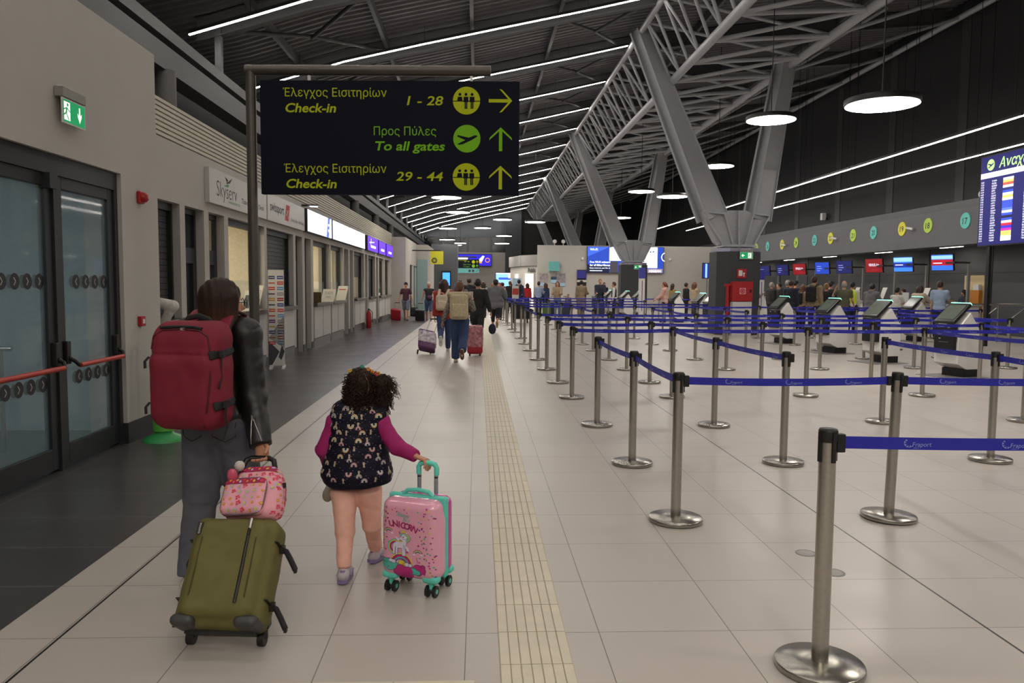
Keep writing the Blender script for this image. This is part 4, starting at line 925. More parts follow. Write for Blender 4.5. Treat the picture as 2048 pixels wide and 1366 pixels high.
# left return blocks
mb = MB(); mb.bb(-4.3, -3.35, 36.4, 43, 0, 3.72, WALLM); mb.bb(-4.3, -2.75, 43, 49, 0, 3.7, WALLM); struct('wall_return', mb)
for i, (y, w, nm) in enumerate(((39.2, .9, 'door_30'), (41.6, 1.6, 'door_31'))):
    o = struct(nm, MB().bb(-3.35, -3.32, y-w/2, y+w/2, 0, 2.5, (DARK_FR, mat('frosted_door', '90a6a8', .3))[i])); MB().bb(-3.33, -3.3, y-w/2, y-w/2+.06, 0, 2.5, DARK_FR).bb(-3.33, -3.3, y-w/2, y+w/2, 2.44, 2.5, DARK_FR).build('door_frame', o)
struct('wall_glazed_return', MB().bb(-3.33, -2.76, 42.9, 42.96, 0, 2.9, mat('frosted_door', '', 1)))
o = thing('yellow_sign', 'yellow square hanging sign with black wheel symbol', 'sign', (-2.1, 40.0, 2.9)); MB().box((0, 0, 0), (.66, .1, .66), mat('flag_yellow', 'b9b526', .5)).build('sign_panel', o); MB().bb(-1.26, .2, -.03, .03, .33, .39, BLACK_P).build('bracket', o)
mb = MB(); Mx = frame((0, -.052, 0), (1, 0, 0), (0, 0, 1)); mb.disc((-.12, -.14), .14, mat('disc_ink', '', 1), Mx)
for a in range(4): mb.line((-.12-.1*math.cos(a*.8), -.14-.1*math.sin(a*.8)), (-.12+.1*math.cos(a*.8), -.14+.1*math.sin(a*.8)), .022, mat('flag_yellow', '', 1), Mx, .001)
mb.build('symbol', o)
mb = MB(); mb.bb(-3.1, -1.35, 52, 53.2, 0, 4.2, mat('pillar_slate', '54575d', .6)); struct('pillar_left', mb)
o = thing('info_screen', 'tall narrow blue lit screen on the slate pillar', 'screen', (-2.1, 51.9, 1.75)); MB().box((0, 0, 0), (.62, .1, 1.4), BLACK_P).build('case', o); MB().box((0, -.052, .15), (.48, .004, .85), mat('screen_blue', '', 1)).build('screen', o)
# far wall
mb = MB(); mb.bb(-8, 3.6, 84, 84.3, 0, 5.0, WALLM); mb.bb(-8, 3.6, 84.0, 84.3, 6.6, 11, mat('far_grey', '6b7076', .7)); mb.bb(2.9, 4.6, 83.5, 84.3, 0, 11, mat('far_dark_grey', '4a4d52', .7)); mb.bb(4.6, 20, 84, 84.3, 0, 11.4, DARKW); struct('wall_far', mb)
o = tag(bpy.data.objects.new('window_30', None), kind='structure'); COL.objects.link(o); o.location = (-2, 84.1, 5.8)
MB().bb(-6, 5.6, -.02, .02, -.8, .8, mat('dark_glass', '15161a', .08)).build('window_glass', o); mb = MB()
for x in (-4.5, -1.8, .9, 3.4, 5.3): mb.bb(x-.12, x+.12, -.08, 0, -.8, .8, mat('far_grey', '', 1))
mb.build('window_frame', o)
o = thing('led_banner', 'wide violet advertising screen on the far wall', 'screen', (-.5, 83.8, 4.15)); MB().box((0, 0, 0), (3.9, .12, 1.3), BLACK_P).build('case', o); mb = MB(); Mx = frame((0, -.062, 0), (1, 0, 0), (0, 0, 1))
P4(-1.9, 1.9, -.6, .6, mat('led_violet', '2a22b8', emit=.9)); mb.text('FLY THERE', .3, AW, Mx, (-1.7, .1), .002, width=1.0) if 0 else P4(-1.7, -.6, .08, .32, AW, .002); P4(-1.3, -.8, -.2, 0, AW, .002); mb.flat([(-.3, .1), (.4, -.1), (1.0, .5), (1.2, .4), (.9, -.2), (.2, -.4)], mat('led_spark', 'b9c4ff', emit=1.2), Mx, .002); mb.flat([(-.3, -.2), (.9, -.35), (.9, -.15), (-.2, 0)], mat('led_orange', 'e08a4a', emit=.9), Mx, .003); mb.arc((1.5, 0), .18, .26, 0, 6.2, mat('led_orange', '', 1), Mx, .003); mb.build('screen', o)
o = thing('info_counter', 'glowing pale blue screen wall at the far end behind the crowd', 'screen', (2.6, 70, 1.9)); MB().box((0, 0, 0), (2.1, .15, 1.5), BLACK_P).build('case', o); MB().bb(-1.0, 1.0, -.07, .3, -1.9, -.75, WALLW).build('counter_base', o); mb = MB(); Mx = frame((0, -.08, 0), (1, 0, 0), (0, 0, 1)); P4(-1.0, 1.0, -.7, .7, AL); P4(-.75, .3, .1, .3, AM, .002); P4(.1, .5, .25, .6, AW, .003); P4(-1, 1, .62, .7, AW, .002); mb.build('screen', o)
# second direction sign, far away
o = thing('direction_sign', 'distant navy and teal overhead sign on its own gallows post', 'sign', (-2.5, 68, 0))
MB().lathe([(.06, 0), (.06, 3.95)], DARK_FR, n=12).tube([(0, 0, 3.92), (2.35, 0, 3.92)], .06, DARK_FR, 10).build('post', o); MB().bb(.12, 2.6, -.04, .04, 2.95, 3.72, NAVY).build('sign_panel', o); MB().bb(.12, 2.6, -.04, .04, 2.55, 2.94, mat('sign_teal', '', 1)).build('teal_panel', o)
mb = MB(); Mx = frame((.12, -.042, 2.55), (1, 0, 0), (0, 0, 1))
for (x, z, c) in ((1.98, .95, YEL), (1.98, .6, GRN)): mb.disc((x, z), .14, c, Mx); mb.line((2.3, z-.12), (2.3, z+.1), .05, c, Mx); mb.line((2.3, z+.12), (2.2, z), .04, c, Mx); mb.line((2.3, z+.12), (2.4, z), .04, c, Mx)
mb.text('Έλεγχος Εισιτηρίων', .13, YEL, Mx, (.2, 1.05)); mb.text('Check-in', .13, YEL, Mx, (.2, .88)); mb.text('29 - 44', .15, YEL, Mx, (1.2, .93)); mb.text('Προς Πύλες', .12, GRN, Mx, (1.1, .68)); mb.text('To all gates', .12, GRN, Mx, (1.1, .5))
for x in (.15, 1.65, 1.95): mb.disc((x, .18), .11, mat('sign_plum', '', 1), Mx)
mb.line((2.2, .1), (2.38, .28), .04, mat('sign_plum', '', 1), Mx); mb.build('lettering', o)
# shops on the right of the walkway end
mb = MB(); SH = mat('shop_white', 'c2bfba', .6); SF = mat('shop_fascia', '8b8a88', .6)
A_, B_, C_ = Vector((2.6, 63, 0)), Vector((3.3, 58.5, 0)), Vector((5.4, 55, 0))
for a, b in ((A_, B_), (B_, C_)):
    for z0, z1, m, e in ((0, 2.95, SH, 0), (2.95, 3.75, SF, .12)):
        d = (b-a).normalized(); nn = Vector((d.y, -d.x, 0))*e
        vs = [a+nn+Vector((0, 0, z0)), b+nn+Vector((0, 0, z0)), b+nn+Vector((0, 0, z1)), a+nn+Vector((0, 0, z1))]
        vs += [v+Vector((1.5, 3, 0)) for v in vs]
        mb.add(vs, [(0, 1, 2, 3), (4, 7, 6, 5), (3, 2, 6, 7), (0, 3, 7, 4), (1, 5, 6, 2), (0, 4, 5, 1)], m)
struct('wall_shops', mb)
SHG = mat('shop_glow', 'e6d8bc', emit=1.3)
for i, (t0, t1, a, b) in enumerate(((.1, .4, B_, C_), (.5, .9, B_, C_), (.45, .8, A_, B_))):
    p, q = a.lerp(b, t0), a.lerp(b, t1); d = (q-p).normalized(); nn = Vector((d.y, -d.x, 0))*.03
    o = tag(bpy.data.objects.new('window_%d' % (31+i), None), kind='structure'); COL.objects.link(o)
    mb = MB(); mb.add([p+nn, q+nn, q+nn+Vector((0, 0, 2.4)), p+nn+Vector((0, 0, 2.4))], [(0, 1, 2, 3)], SHG); mb.build('window_glass', o)
    mb = MB(); mb.tube([p+nn*2, p+nn*2+Vector((0, 0, 2.4)), q+nn*2+Vector((0, 0, 2.4)), q+nn*2], .05, SH, 6); mb.build('window_frame', o)
for i, (t, s, m, lab) in enumerate(((.2, 'Public', INK, 'dark lettering on the white shop front at the hall end'), (.75, 'D&L', mat('sign_magenta', 'a24fc0', emit=.9), 'small violet lit lettering on the shop front'))):
    p = B_.lerp(C_, t); d = (C_-B_).normalized(); nn = Vector((d.y, -d.x, 0))*.04
    mb = MB(); mb.text(s, .42, m, frame(p+nn+Vector((0, 0, 2.5)), d, (0, 0, 1)), bold=.03); tag(mb.build('shop_lettering'), lab, 'shop sign')
o = thing('roll_up_banner', 'pale blue roll-up banner near the shop fronts', 'banner', (2.3, 46, 0)); MB().box((0, 0, 1.0), (.55, .02, 1.9), mat('banner_blue', 'a9cbe0', .6)).build('banner_sheet', o); MB().box((0, 0, .04), (.6, .2, .08), STEEL).build('foot', o); mb = MB(); mb.disc((0, 1.2), .2, mat('banner_logo', 'd8b8a8', .6), frame((0, -.012, 0), (1, 0, 0), (0, 0, 1))); mb.build('emblem', o)
o = thing('notice_holder', 'small red and white notice clipped on a stanchion top by the walkway', 'notice', (1.225, 25.5, 1.0)); MB().tube([(0, 0, 0), (0, 0, .12)], .012, STEEL, 8).build('stem', o); MB().box((0, 0, .32), (.22, .02, .42), WPAP).build('card', o); MB().box((0, -.011, .34), (.2, .004, .2), PRD).build('print', o)
# ------------------------------------------------------------------ bodies: signed distance fields meshed by surface nets
def V3(*a): return np.array(a[0] if len(a) == 1 else a, float)
class SDF:
    def __init__(s): s.p = []
    def cap(s, a, b, ra, rb=None, k=.02, op='u'): s.p.append(('c', V3(a), V3(b), ra, ra if rb is None else rb, k, op)); return s
    def cone(s, a, b, ra, rb=None, k=.01, op='u'): s.p.append(('k', V3(a), V3(b), ra, ra if rb is None else rb, k, op)); return s
    def ell(s, c, r, R=None, k=.02, op='u'): s.p.append(('e', V3(c), V3(r), np.eye(3) if R is None else np.array(R), None, k, op)); return s
    def box(s, c, h, R=None, rad=.02, k=.01, op='u'): s.p.append(('b', V3(c), V3(h), np.eye(3) if R is None else np.array(R), rad, k, op)); return s
    def chain(s, pts, rad, k=.015):
        for i in range(len(pts)-1): s.cap(pts[i], pts[i+1], rad[i], rad[i+1], k)
        return s
    def bounds(s, p):
        if p[0] in 'ck':
            m = max(p[3], p[4]); return np.minimum(p[1], p[2])-m, np.maximum(p[1], p[2])+m
        m = np.linalg.norm(p[2]) if p[0] == 'b' else max(p[2]); return p[1]-m, p[1]+m
    @staticmethod
    def dist(p, P):
        if p[0] in 'ck':
            a, b, ra, rb = p[1:5]; ba = b-a; L = max(ba@ba, 1e-9); pa = P-a; t = pa@ba/L
            if p[0] == 'c':
                t = np.clip(t, 0, 1); return np.linalg.norm(pa-t[..., None]*ba, axis=-1)-(ra+(rb-ra)*t)
            r = np.linalg.norm(pa-t[..., None]*ba, axis=-1); l = math.sqrt(L); tc = np.clip(t, 0, 1)
            return np.maximum(r-(ra+(rb-ra)*tc), np.maximum(-t, t-1)*l)
        q = (P-p[1])@p[3]
        if p[0] == 'e':
            r = p[2]; k0 = np.linalg.norm(q/r, axis=-1); k1 = np.linalg.norm(q/(r*r), axis=-1)
            return k0*(k0-1)/np.maximum(k1, 1e-6)
        d = np.abs(q)-(p[2]-p[4]); return np.linalg.norm(np.maximum(d, 0), axis=-1)+np.minimum(d.max(-1), 0)-p[4]
    def mesh(s, h, disp=None):
        U = [p for p in s.p if p[6] == 'u']
        lo = np.min([s.bounds(p)[0] for p in U], 0)-3*h; hi = np.max([s.bounds(p)[1] for p in U], 0)+3*h
        n = np.ceil((hi-lo)/h).astype(int)+1
        D = np.full(n, 1.0)
        ax = [lo[i]+h*np.arange(n[i]) for i in range(3)]
        for p in s.p:
            k = p[5]; b0, b1 = s.bounds(p); m = k*1.5+3*h
            i0 = np.clip(np.floor((b0-m-lo)/h).astype(int), 0, n); i1 = np.clip(np.ceil((b1+m-lo)/h).astype(int)+1, 0, n)
            if (i1 <= i0).any(): continue
            sl = tuple(slice(a, b) for a, b in zip(i0, i1))
            P = np.stack(np.meshgrid(*[ax[i][sl[i]] for i in range(3)], indexing='ij'), -1)
            d = s.dist(p, P); E = D[sl]
            if p[6] == 'u':
                t = np.clip(.5+.5*(E-d)/k, 0, 1); D[sl] = E*(1-t)+d*t-k*t*(1-t)
            else: D[sl] = np.maximum(E, -d)
        if disp is not None:
            P = np.stack(np.meshgrid(*ax, indexing='ij'), -1); D = D+disp(P)
        return nets(D, lo, h)
def nets(D, lo, h):
    I = D < 0; n = np.array(D.shape)-1
    c = sum(I[a:a+n[0], b:b+n[1], e:e+n[2]].astype(int) for a in (0, 1) for b in (0, 1) for e in (0, 1))
    mask = (c > 0) & (c < 8); idx = -np.ones(n, int); cells = np.argwhere(mask); idx[mask] = np.arange(len(cells))
    acc = np.zeros((len(cells), 3)); cnt = np.zeros(len(cells))
    for ax in range(3):
        o = [i for i in range(3) if i != ax]
        for a in (0, 1):
            for b in (0, 1):
                q0 = cells.copy(); q0[:, o[0]] += a; q0[:, o[1]] += b; q1 = q0.copy(); q1[:, ax] += 1
                d0 = D[tuple(q0.T)]; d1 = D[tuple(q1.T)]; w = (d0 < 0) != (d1 < 0); t = d0/(d0-d1+1e-12)
                p = q0.astype(float); p[:, ax] += t
                acc[w] += p[w]; cnt[w] += 1
    v = lo+h*acc/np.maximum(cnt, 1)[:, None]; F = []
    for ax in range(3):
        o = [i for i in range(3) if i != ax]
        A = np.take(I, range(0, n[ax]), ax); B = np.take(I, range(1, n[ax]+1), ax)
        e = np.argwhere(A != B)
        e = e[(e[:, o[0]] > 0) & (e[:, o[1]] > 0) & (e[:, o[0]] < n[o[0]]) & (e[:, o[1]] < n[o[1]])]
        if not len(e): continue
        ins = A[tuple(e.T)]
        q = []
        for da, db in ((-1, -1), (0, -1), (0, 0), (-1, 0)):
            k = e.copy(); k[:, o[0]] += da; k[:, o[1]] += db; q.append(idx[tuple(k.T)])
        q = np.stack(q, 1); fl = ins if ax != 1 else ~ins
        q[~fl] = q[~fl][:, ::-1]; F.append(q[(q >= 0).all(1)])
    return v, np.concatenate(F) if F else np.zeros((0, 4), int)
def sdf_obj(name, sd, h, m, parent=None, extra=None, disp=None, world=True, smooth=1):
    v, f = sd.mesh(h, disp)
    for _ in range(smooth):                                           # one light laplacian pass takes the grid steps out
        a = np.zeros_like(v); c = np.zeros(len(v))
        for i in range(4):
            np.add.at(a, f[:, i], v[f[:, (i+1) % 4]]+v[f[:, (i+3) % 4]]); np.add.at(c, f[:, i], 2)
        v = .5*v+.5*a/np.maximum(c, 1)[:, None]
    mb = MB(); mb.add([tuple(x) for x in v], [tuple(int(i) for i in q) for q in f], m, True)
    if extra: extra(mb)
    return mb.build(name, parent, world=world)

SKIN = mat('skin', 'c08a6e', .55, var=.04, scale=20); SKIN2 = mat('skin_tan', 'a8705a', .55, var=.04, scale=20)
EYE = mat('eye_white', 'd8d4cc', .3); PUP = mat('eye_dark', '1c1512', .3); LIP = mat('lips', '9a5a50', .5)
HB, HBR, HG, HBL, HRD = mat('hair_black', '17120f', .5, var=.25, scale=60), mat('hair_brown', '38241a', .5, var=.25, scale=60), mat('hair_grey', '8f8a84', .6, var=.2, scale=60), mat('hair_blond', '8a6a3f', .55, var=.2, scale=60), mat('hair_auburn', '5d3520', .5, var=.25, scale=60)
def cloth(name, c, rough=.8, **k): return mat(name, c, rough, var=k.pop('var', .12), scale=k.pop('scale', 25), bump=k.pop('bump', .15), **k)

def hand(mb, w, d, palm, m, s=1., curl=.35, thumb=1):
    """five-fingered hand: w wrist, d finger direction, palm the palm normal"""
    w = Vector(w); d = Vector(d).normalized(); n = Vector(palm); n = (n-d*n.dot(d)).normalized(); x = d.cross(n)*thumb
    L = .085*s
    rg = []
    for t, wd, th in ((-.12, .024, .018), (.0, .027, .017), (.35, .036, .015), (.75, .041, .014), (1.0, .038, .012)):
        c = w+d*(L*t); rg.append([c+x*(wd*s*math.cos(a))+n*(th*s*math.sin(a)) for a in [2*PI*i/12 for i in range(12)]])
    mb.rings(rg, m)
    for i, (off, ln) in enumerate(((.029, .068), (.0098, .078), (-.0098, .073), (-.028, .058))):
        b = w+d*(L*.93)+x*off*s; pts = [b-d*.01*s]; dd = d.copy(); 
        pts.append(b+d*.004*s)
        for j, q in enumerate((.42, .32, .26)):
            a = curl*(.8+.35*j)+.05*i*curl; dd = (dd*math.cos(a)+n*math.sin(a)).normalized(); nn_ = (n*math.cos(a)-d*math.sin(a))
            pts.append(pts[-1]+dd*ln*q*s)
        r = .0092*s
        mb.tube(pts, [r*1.05, r*1.02, r*.98, r*.9, r*.68], m, 8)
    b = w+d*(L*.22)+x*.024*s; td = (d*.75+x*.6+n*.35).normalized(); td2 = (d*.9+n*(.3+.6*curl)).normalized()
    mb.tube([b-td*.012*s, b+td*.03*s, b+td*.034*s+td2*.026*s, b+td*.034*s+td2*.05*s], [.013*s, .0115*s, .0105*s, .007*s], m, 8)

def skeleton(x, y, heading, H=1.7, lean=0., legL=(0, 0), legR=(0, 0), armL=(0, .12, .15), armR=(0, .12, .15), look=0., nod=0., sit=0., wide=1., twL=0., twR=0.):
    """joints in world space. heading 0 looks along +Y, positive turns to the left. legs: (swing forward, knee bend); arms: (swing forward, lift out, elbow bend)"""
    s = H/1.7; J = {'s': s, 'w': wide}
    f = Vector((-math.sin(heading), math.cos(heading), 0)); r = Vector((math.cos(heading), math.sin(heading), 0)); u = Vector((0, 0, 1))
    J['f'], J['r'] = f, r
    def leg(sw, kn, side):
        h = r*.088*side*s
        t = (-u*math.cos(sw)+f*math.sin(sw)); k = h+t*.42*s; a2 = sw-kn; sh = (-u*math.cos(a2)+f*math.sin(a2)); an = k+sh*.40*s
        ft = (f*math.cos(a2)+u*math.sin(a2)) if kn > .35 or sw < -.1 else f
        return h, k, an, ft, a2
    LL, RR = leg(*legL, -1), leg(*legR, 1)
    low = min(q[2].z-(.075 if abs(q[4]) < .3 else .1)*s for q in (LL, RR))
    P = Vector((x, y, -low)); J['pel'] = P
    for n, q in (('L', LL), ('R', RR)):
        J['hip'+n], J['kn'+n], J['an'+n], J['ft'+n] = P+q[0], P+q[1], P+q[2], q[3]
    T = (u*math.cos(lean)+f*math.sin(lean)); F = (f*math.cos(lean)-u*math.sin(lean)); J['T'], J['F'] = T, F
    J['waist'] = P+T*.16*s; J['chest'] = P+T*.36*s; J['neck'] = P+T*.545*s; 
    hf = (f*math.cos(look)-r*math.sin(look)); J['hf'] = (hf*math.cos(nod)-u*math.sin(nod)).normalized(); J['hr'] = (r*math.cos(look)+f*math.sin(look))
    J['head'] = J['neck']+T*.155*s+f*.015*s
    J['hu'] = J['hr'].cross(J['hf'])
    for n, sd, (sw, out, el), tw in (('L', -1, armL, twL), ('R', 1, armR, twR)):
        sh = P+T*.478*s+r*.172*sd*s*wide
        d = (-u*math.cos(sw)+f*math.sin(sw)); d = (d*math.cos(out)+r*sd*math.sin(out)).normalized(); e = sh+d*.285*s
        fw = (f*math.cos(sw)+u*math.sin(sw)); fd = (d*math.cos(el)+(fw*math.cos(tw)-r*sd*math.sin(tw))*math.sin(el)).normalized(); w = e+fd*.245*s
        J['sh'+n], J['el'+n], J['wr'+n], J['hd'+n] = sh, e, w, fd
    return J

def head_parts(mb, J, m, s):
    h, hf, hr, hu = J['head'], J['hf'], J['hr'], J['hu']
    for sd in (-1, 1):
        e = h+hf*.083*s+hr*.031*sd*s+hu*.008*s
        mb.ball(e, .0125*s, EYE, 8); mb.ball(e+hf*.007*s, .0075*s, PUP, 8)
    mb.tube([h+hf*.092*s-hr*.022*s-hu*.058*s, h+hf*.099*s-hu*.059*s, h+hf*.092*s+hr*.022*s-hu*.058*s], [.004*s, .007*s, .004*s], LIP, 6)
def body_sdf(J, girth=1.):
    s, w = J['s'], J['w']; q = J.get('hs', s); R = np.array([J['r'], J['F'], J['T']]).T; RH = np.array([J['hr'], J['hf'], J['hu']]).T
    h, hf, hr, hu = J['head'], J['hf'], J['hr'], J['hu']; b = SDF()
    b.ell(h+hu*.02*q, (.074*q, .094*q, .1*q), RH).ell(h+hf*.03*q-hu*.045*q, (.056*q, .062*q, .068*q), RH, .03)
    b.cap(h+hf*.088*q+hu*.005*q, h+hf*.107*q-hu*.026*q, .009*q, .013*q, .012)
    for sd in (-1, 1): b.ell(h+hr*.076*sd*q-hu*.005*q-hf*.005*q, (.011*q, .02*q, .03*q), RH, .006)
    b.cap(J['neck']-J['T']*.03*s, h-hu*.05*q, .056*s, .05*q, .03)
    b.ell(J['chest'], (.15*s*w, .1*s*girth, .18*s), R, .05).ell(J['waist'], (.135*s*w*girth, .1*s*girth, .15*s), R, .05).ell(J['pel'], (.155*s*w*girth, .115*s*girth, .12*s), R, .05)
    for n in 'LR':
        b.cap(J['neck']-J['T']*.06*s, J['sh'+n], .05*s, .052*s, .04)
        b.cap(J['sh'+n], J['el'+n], .047*s, .038*s, .03).cap(J['el'+n], J['wr'+n], .038*s, .025*s, .02)
        b.cap(J['hip'+n], J['kn'+n], .082*s*girth, .052*s, .03).cap(J['kn'+n], J['an'+n], .052*s, .034*s, .02)
        b.cap(J['an'+n], J['an'+n]+J['ft'+n]*.09*s-Vector((0, 0, .03*s)), .036*s, .028*s, .02)
    return b
def shoe(J, n, m, parent, h=.014, sole=None):
    s = J['s']*J.get('shoe', 1); ft = J['ft'+n]; a = J['an'+n]; dn = Vector((0, 0, -1)); dn = (dn-ft*dn.dot(ft)).normalized(); r = ft.cross(-dn)
    d = SDF(); hl = a-ft*.035*s+dn*.042*s; to = a+ft*.15*s+dn*.05*s
    d.cap(hl, a+ft*.06*s+dn*.04*s, .036*s, .04*s, .02).cap(a+ft*.06*s+dn*.045*s, to, .04*s, .03*s, .02).cap(a+dn*.01*s, hl, .042*s, .036*s, .02)
    def sl(mb):
        if sole is None: return
        pts = [(-.07, -.034), (.0, -.037), (.09, -.044), (.15, -.036), (.182, 0), (.15, .036), (.09, .044), (0, .037), (-.07, .034), (-.082, 0)]
        mb.prism([(p*s, q*s) for p, q in pts], .024*s, sole, frame(a+dn*.082*s, ft, r), -.024*s)
    return sdf_obj('shoe', d, h, m, parent, sl)
def wrinkle(amp, f, seed=0.):
    def g(P):
        return amp*(np.sin(P[..., 0]*f+2.1*np.sin(P[..., 2]*f*.7+seed))*np.sin(P[..., 2]*f*1.1+1.3*np.sin(P[..., 1]*f*.9+seed))*np.cos(P[..., 1]*f*.8+seed))
    return g
def person(label, J, o, h=.02, group=None):
    """o: outfit. Every garment is a child mesh over one continuous body"""
    s, w = J['s'], J['w']; g = o.get('girth', 1.); r, f, F, T = J['r'], J['f'], J['F'], J['T']; R = np.array([r, F, T]).T; RH = np.array([J['hr'], J['hf'], J['hu']]).T
    t = thing('person', label, 'person', (J['pel'].x, J['pel'].y, 0), 0, group)
    sk = o.get('skin', SKIN); hand_s = s*o.get('hand', 1.)
    def ex(mb):
        head_parts(mb, J, sk, J.get('hs', s))
        for n, sd in (('L', -1), ('R', 1)):
            pn = o.get('palm'+n) or (-r*sd if J['hd'+n].z < -.5 else Vector((0, 0, -1)))
            hand(mb, J['wr'+n], J['hd'+n], pn, sk, hand_s, o.get('curl'+n, .4), -1 if J['hd'+n].cross(Vector(pn)).dot(f) < 0 else 1)
    sdf_obj('body', body_sdf(J, g), h, sk, t, ex)
    e = o.get('ease', .014)
    top = o.get('top')
    if top:
        b = SDF(); sl = o.get('sleeve', 1.); hem = o.get('hem', .0)
        b.ell(J['chest'], (.15*s*w+e, .1*s*g+e, .185*s+e), R, .05).ell(J['waist'], (.14*s*w*g+e, .105*s*g+e, .15*s), R, .05)
        if not o.get('crop'): b.cone(J['waist'], J['pel']-T*hem*s+T*.02, .1*s*g, .1*s*g, .06)
        if o.get('crop'): hem = -.2
        Rh = .155*s*w*g+e*1.2; b.ell(J['pel']-T*(hem*.5)*s+T*.02*s, (Rh, .118*s*g+e*1.2, .09*s+max(hem, 0)*.5*s), R, .05) if not o.get('crop') else None
        b.cap(J['neck']-T*.075*s-r*.05*s, J['neck']-T*.075*s+r*.05*s, .058*s+e*.5, None, .04)
        if not o.get('crop'): b.box(J['pel']-T*((hem+.055)*s+.4), (.8, .8, .4), R, .001, .002, op='s')
        for n in 'LR':
            b.cap(J['neck']-T*.06*s, J['sh'+n], .05*s+e*.6, .054*s+e, .04)
            if sl > 0:
                k = min(1, sl*2); b.cap(J['sh'+n], J['sh'+n].lerp(J['el'+n], k), .05*s+e, .042*s+e*1.1, .03)
            if sl > .5:
                k = (sl-.5)*2; b.cone(J['el'+n], J['el'+n].lerp(J['wr'+n], k*.97), .041*s+e, .03*s+e, .03)
        if o.get('hood'): b.ell(J['neck']-F*.06*s+T*.0, (.1*s, .07*s, .07*s), R, .03)
        if o.get('collar'): b.cone(J['neck']-T*.04*s, J['neck']+T*.03*s, .072*s, .066*s, .015)
        sdf_obj(o.get('topname', 'shirt'), b, h, top, t, disp=wrinkle(.0035, 38, len(label)))
    if o.get('vest'):
        b = SDF(); e2 = e+.016
        b.ell(J['chest'], (.15*s*w+e2, .1*s*g+e2, .185*s+e2), R, .05).ell(J['waist'], (.14*s*w*g+e2, .105*s*g+e2, .16*s), R, .05)
        sdf_obj('waistcoat', b, h, o['vest'], t)
    bt = o.get('bottom')
    if bt:
        b = SDF(); ln = o.get('length', 1.); e3 = o.get('bease', .012)
        b.ell(J['pel'], (.155*s*w*g+e3, .115*s*g+e3, .12*s), R, .05)
        if o.get('skirt'):
            b.cone(J['pel'], J['pel'].lerp((J['anL']+J['anR'])/2, ln*.93), .15*s, .2*s, .05)
        else:
            for n in 'LR':
                k = min(1, ln*2); b.cone(J['hip'+n], J['hip'+n].lerp(J['kn'+n], k), .084*s*g+e3, .056*s+e3*1.3, .03)
                b.cap(J['hip'+n], J['hip'+n].lerp(J['kn'+n], k*.9), .084*s*g+e3, .056*s+e3, .03)
                if ln > .5:
                    k = (ln-.5)*2; b.cap(J['kn'+n], J['kn'+n].lerp(J['an'+n], k*.8), .055*s+e3, .04*s+e3*1.4, .03).cone(J['kn'+n], J['kn'+n].lerp(J['an'+n], k), .055*s+e3, .038*s+e3*1.6, .02)
        sdf_obj(o.get('botname', 'trousers'), b, h, bt, t, disp=wrinkle(.003, 40, 1+len(label)))
    for n in 'LR': shoe(J, n, o.get('shoes', BLACK_P), t, min(h, .014), o.get('sole'))
    s_body = s; s = J.get('hs', s)
    hair, st = o.get('hair', (HBR, 'short')) or (None, ''); hd, hf, hr, hu = J['head'], J['hf'], J['hr'], J['hu']
    if hair:
        b = SDF()
        if st != 'bald': b.ell(hd+hu*.034*s-hf*.012*s, (.083*s, .1*s, .1*s), RH, .02)
        b.ell(hd-hf*.035*s-hu*.015*s, (.08*s, .075*s, .085*s), RH, .03) if st != 'short' else b.ell(hd-hf*.03*s+hu*.0*s, (.077*s, .077*s, .08*s), RH, .03)
        if st in ('long', 'bob', 'curly'):
            L = {'long': .26, 'bob': .15, 'curly': .24}[st]; wd = {'long': .058, 'bob': .068, 'curly': .075}[st]
            for a in (-.055, 0, .055): b.cap(hd-hf*.045*s+hr*a*s, hd-hf*.07*s+hr*a*1.25*s-Vector((0, 0, L*s)), wd*s, wd*.62*s, .03)
            for a in (-1, 1): b.cap(hd+hr*a*.068*s+hu*.03*s, hd+hr*a*.078*s-hf*.02*s-Vector((0, 0, L*.8*s)), .03*s, .022*s, .03)
        if st == 'pony': b.ell(hd-hf*.1*s+hu*.03*s, (.03*s, .035*s, .035*s), RH, .02).chain([hd-hf*.11*s+hu*.02*s, hd-hf*.14*s-hu*.07*s, hd-hf*.12*s-hu*.2*s], [.03*s, .035*s, .012*s])
        if st == 'bun': b.ell(hd-hf*.1*s+hu*.07*s, (.042*s, .042*s, .042*s), RH, .01)
        b.cap(hd+hf*.108*s-hr*.04*s+hu*.02*s, hd+hf*.108*s+hr*.04*s+hu*.02*s, .048*s, None, .01, op='s'); b.ell(hd+hf*.075*s-hu*.045*s, (.06*s, .06*s, .085*s), RH, .01, op='s')
        sdf_obj('hair', b, h*.8, hair, t, disp=wrinkle(.006 if st == 'curly' else .002, 75, 2))
    if o.get('hat'):
        hm, kind = o['hat']; b = SDF()
        if kind == 'cap':
            b.ell(hd+hu*.05*s, (.088*s, .104*s, .085*s), RH, .02).ell(hd+hu*.055*s+hf*.12*s, (.065*s, .065*s, .012*s), RH, .01)
            b.ell(hd+hu*-.06*s, (.12*s, .13*s, .09*s), RH, .01, op='s'); sdf_obj('cap', b, h*.7, hm, t)
        else:
            b.ell(hd+hu*.035*s-hf*.01*s, (.09*s, .105*s, .1*s), RH, .02)
            if kind == 'scarf': b.ell(hd-hf*.03*s-hu*.03*s, (.09*s, .085*s, .11*s), RH, .03).cap(hd-hu*.1*s, J['neck']-T*.05*s, .075*s, .11*s, .04)
            b.ell(hd+hf*.095*s-hu*.03*s, (.058*s, .06*s, .08*s), RH, .01, op='s'); sdf_obj('head_scarf' if kind == 'scarf' else 'beanie', b, h*.8, hm, t)
    return t

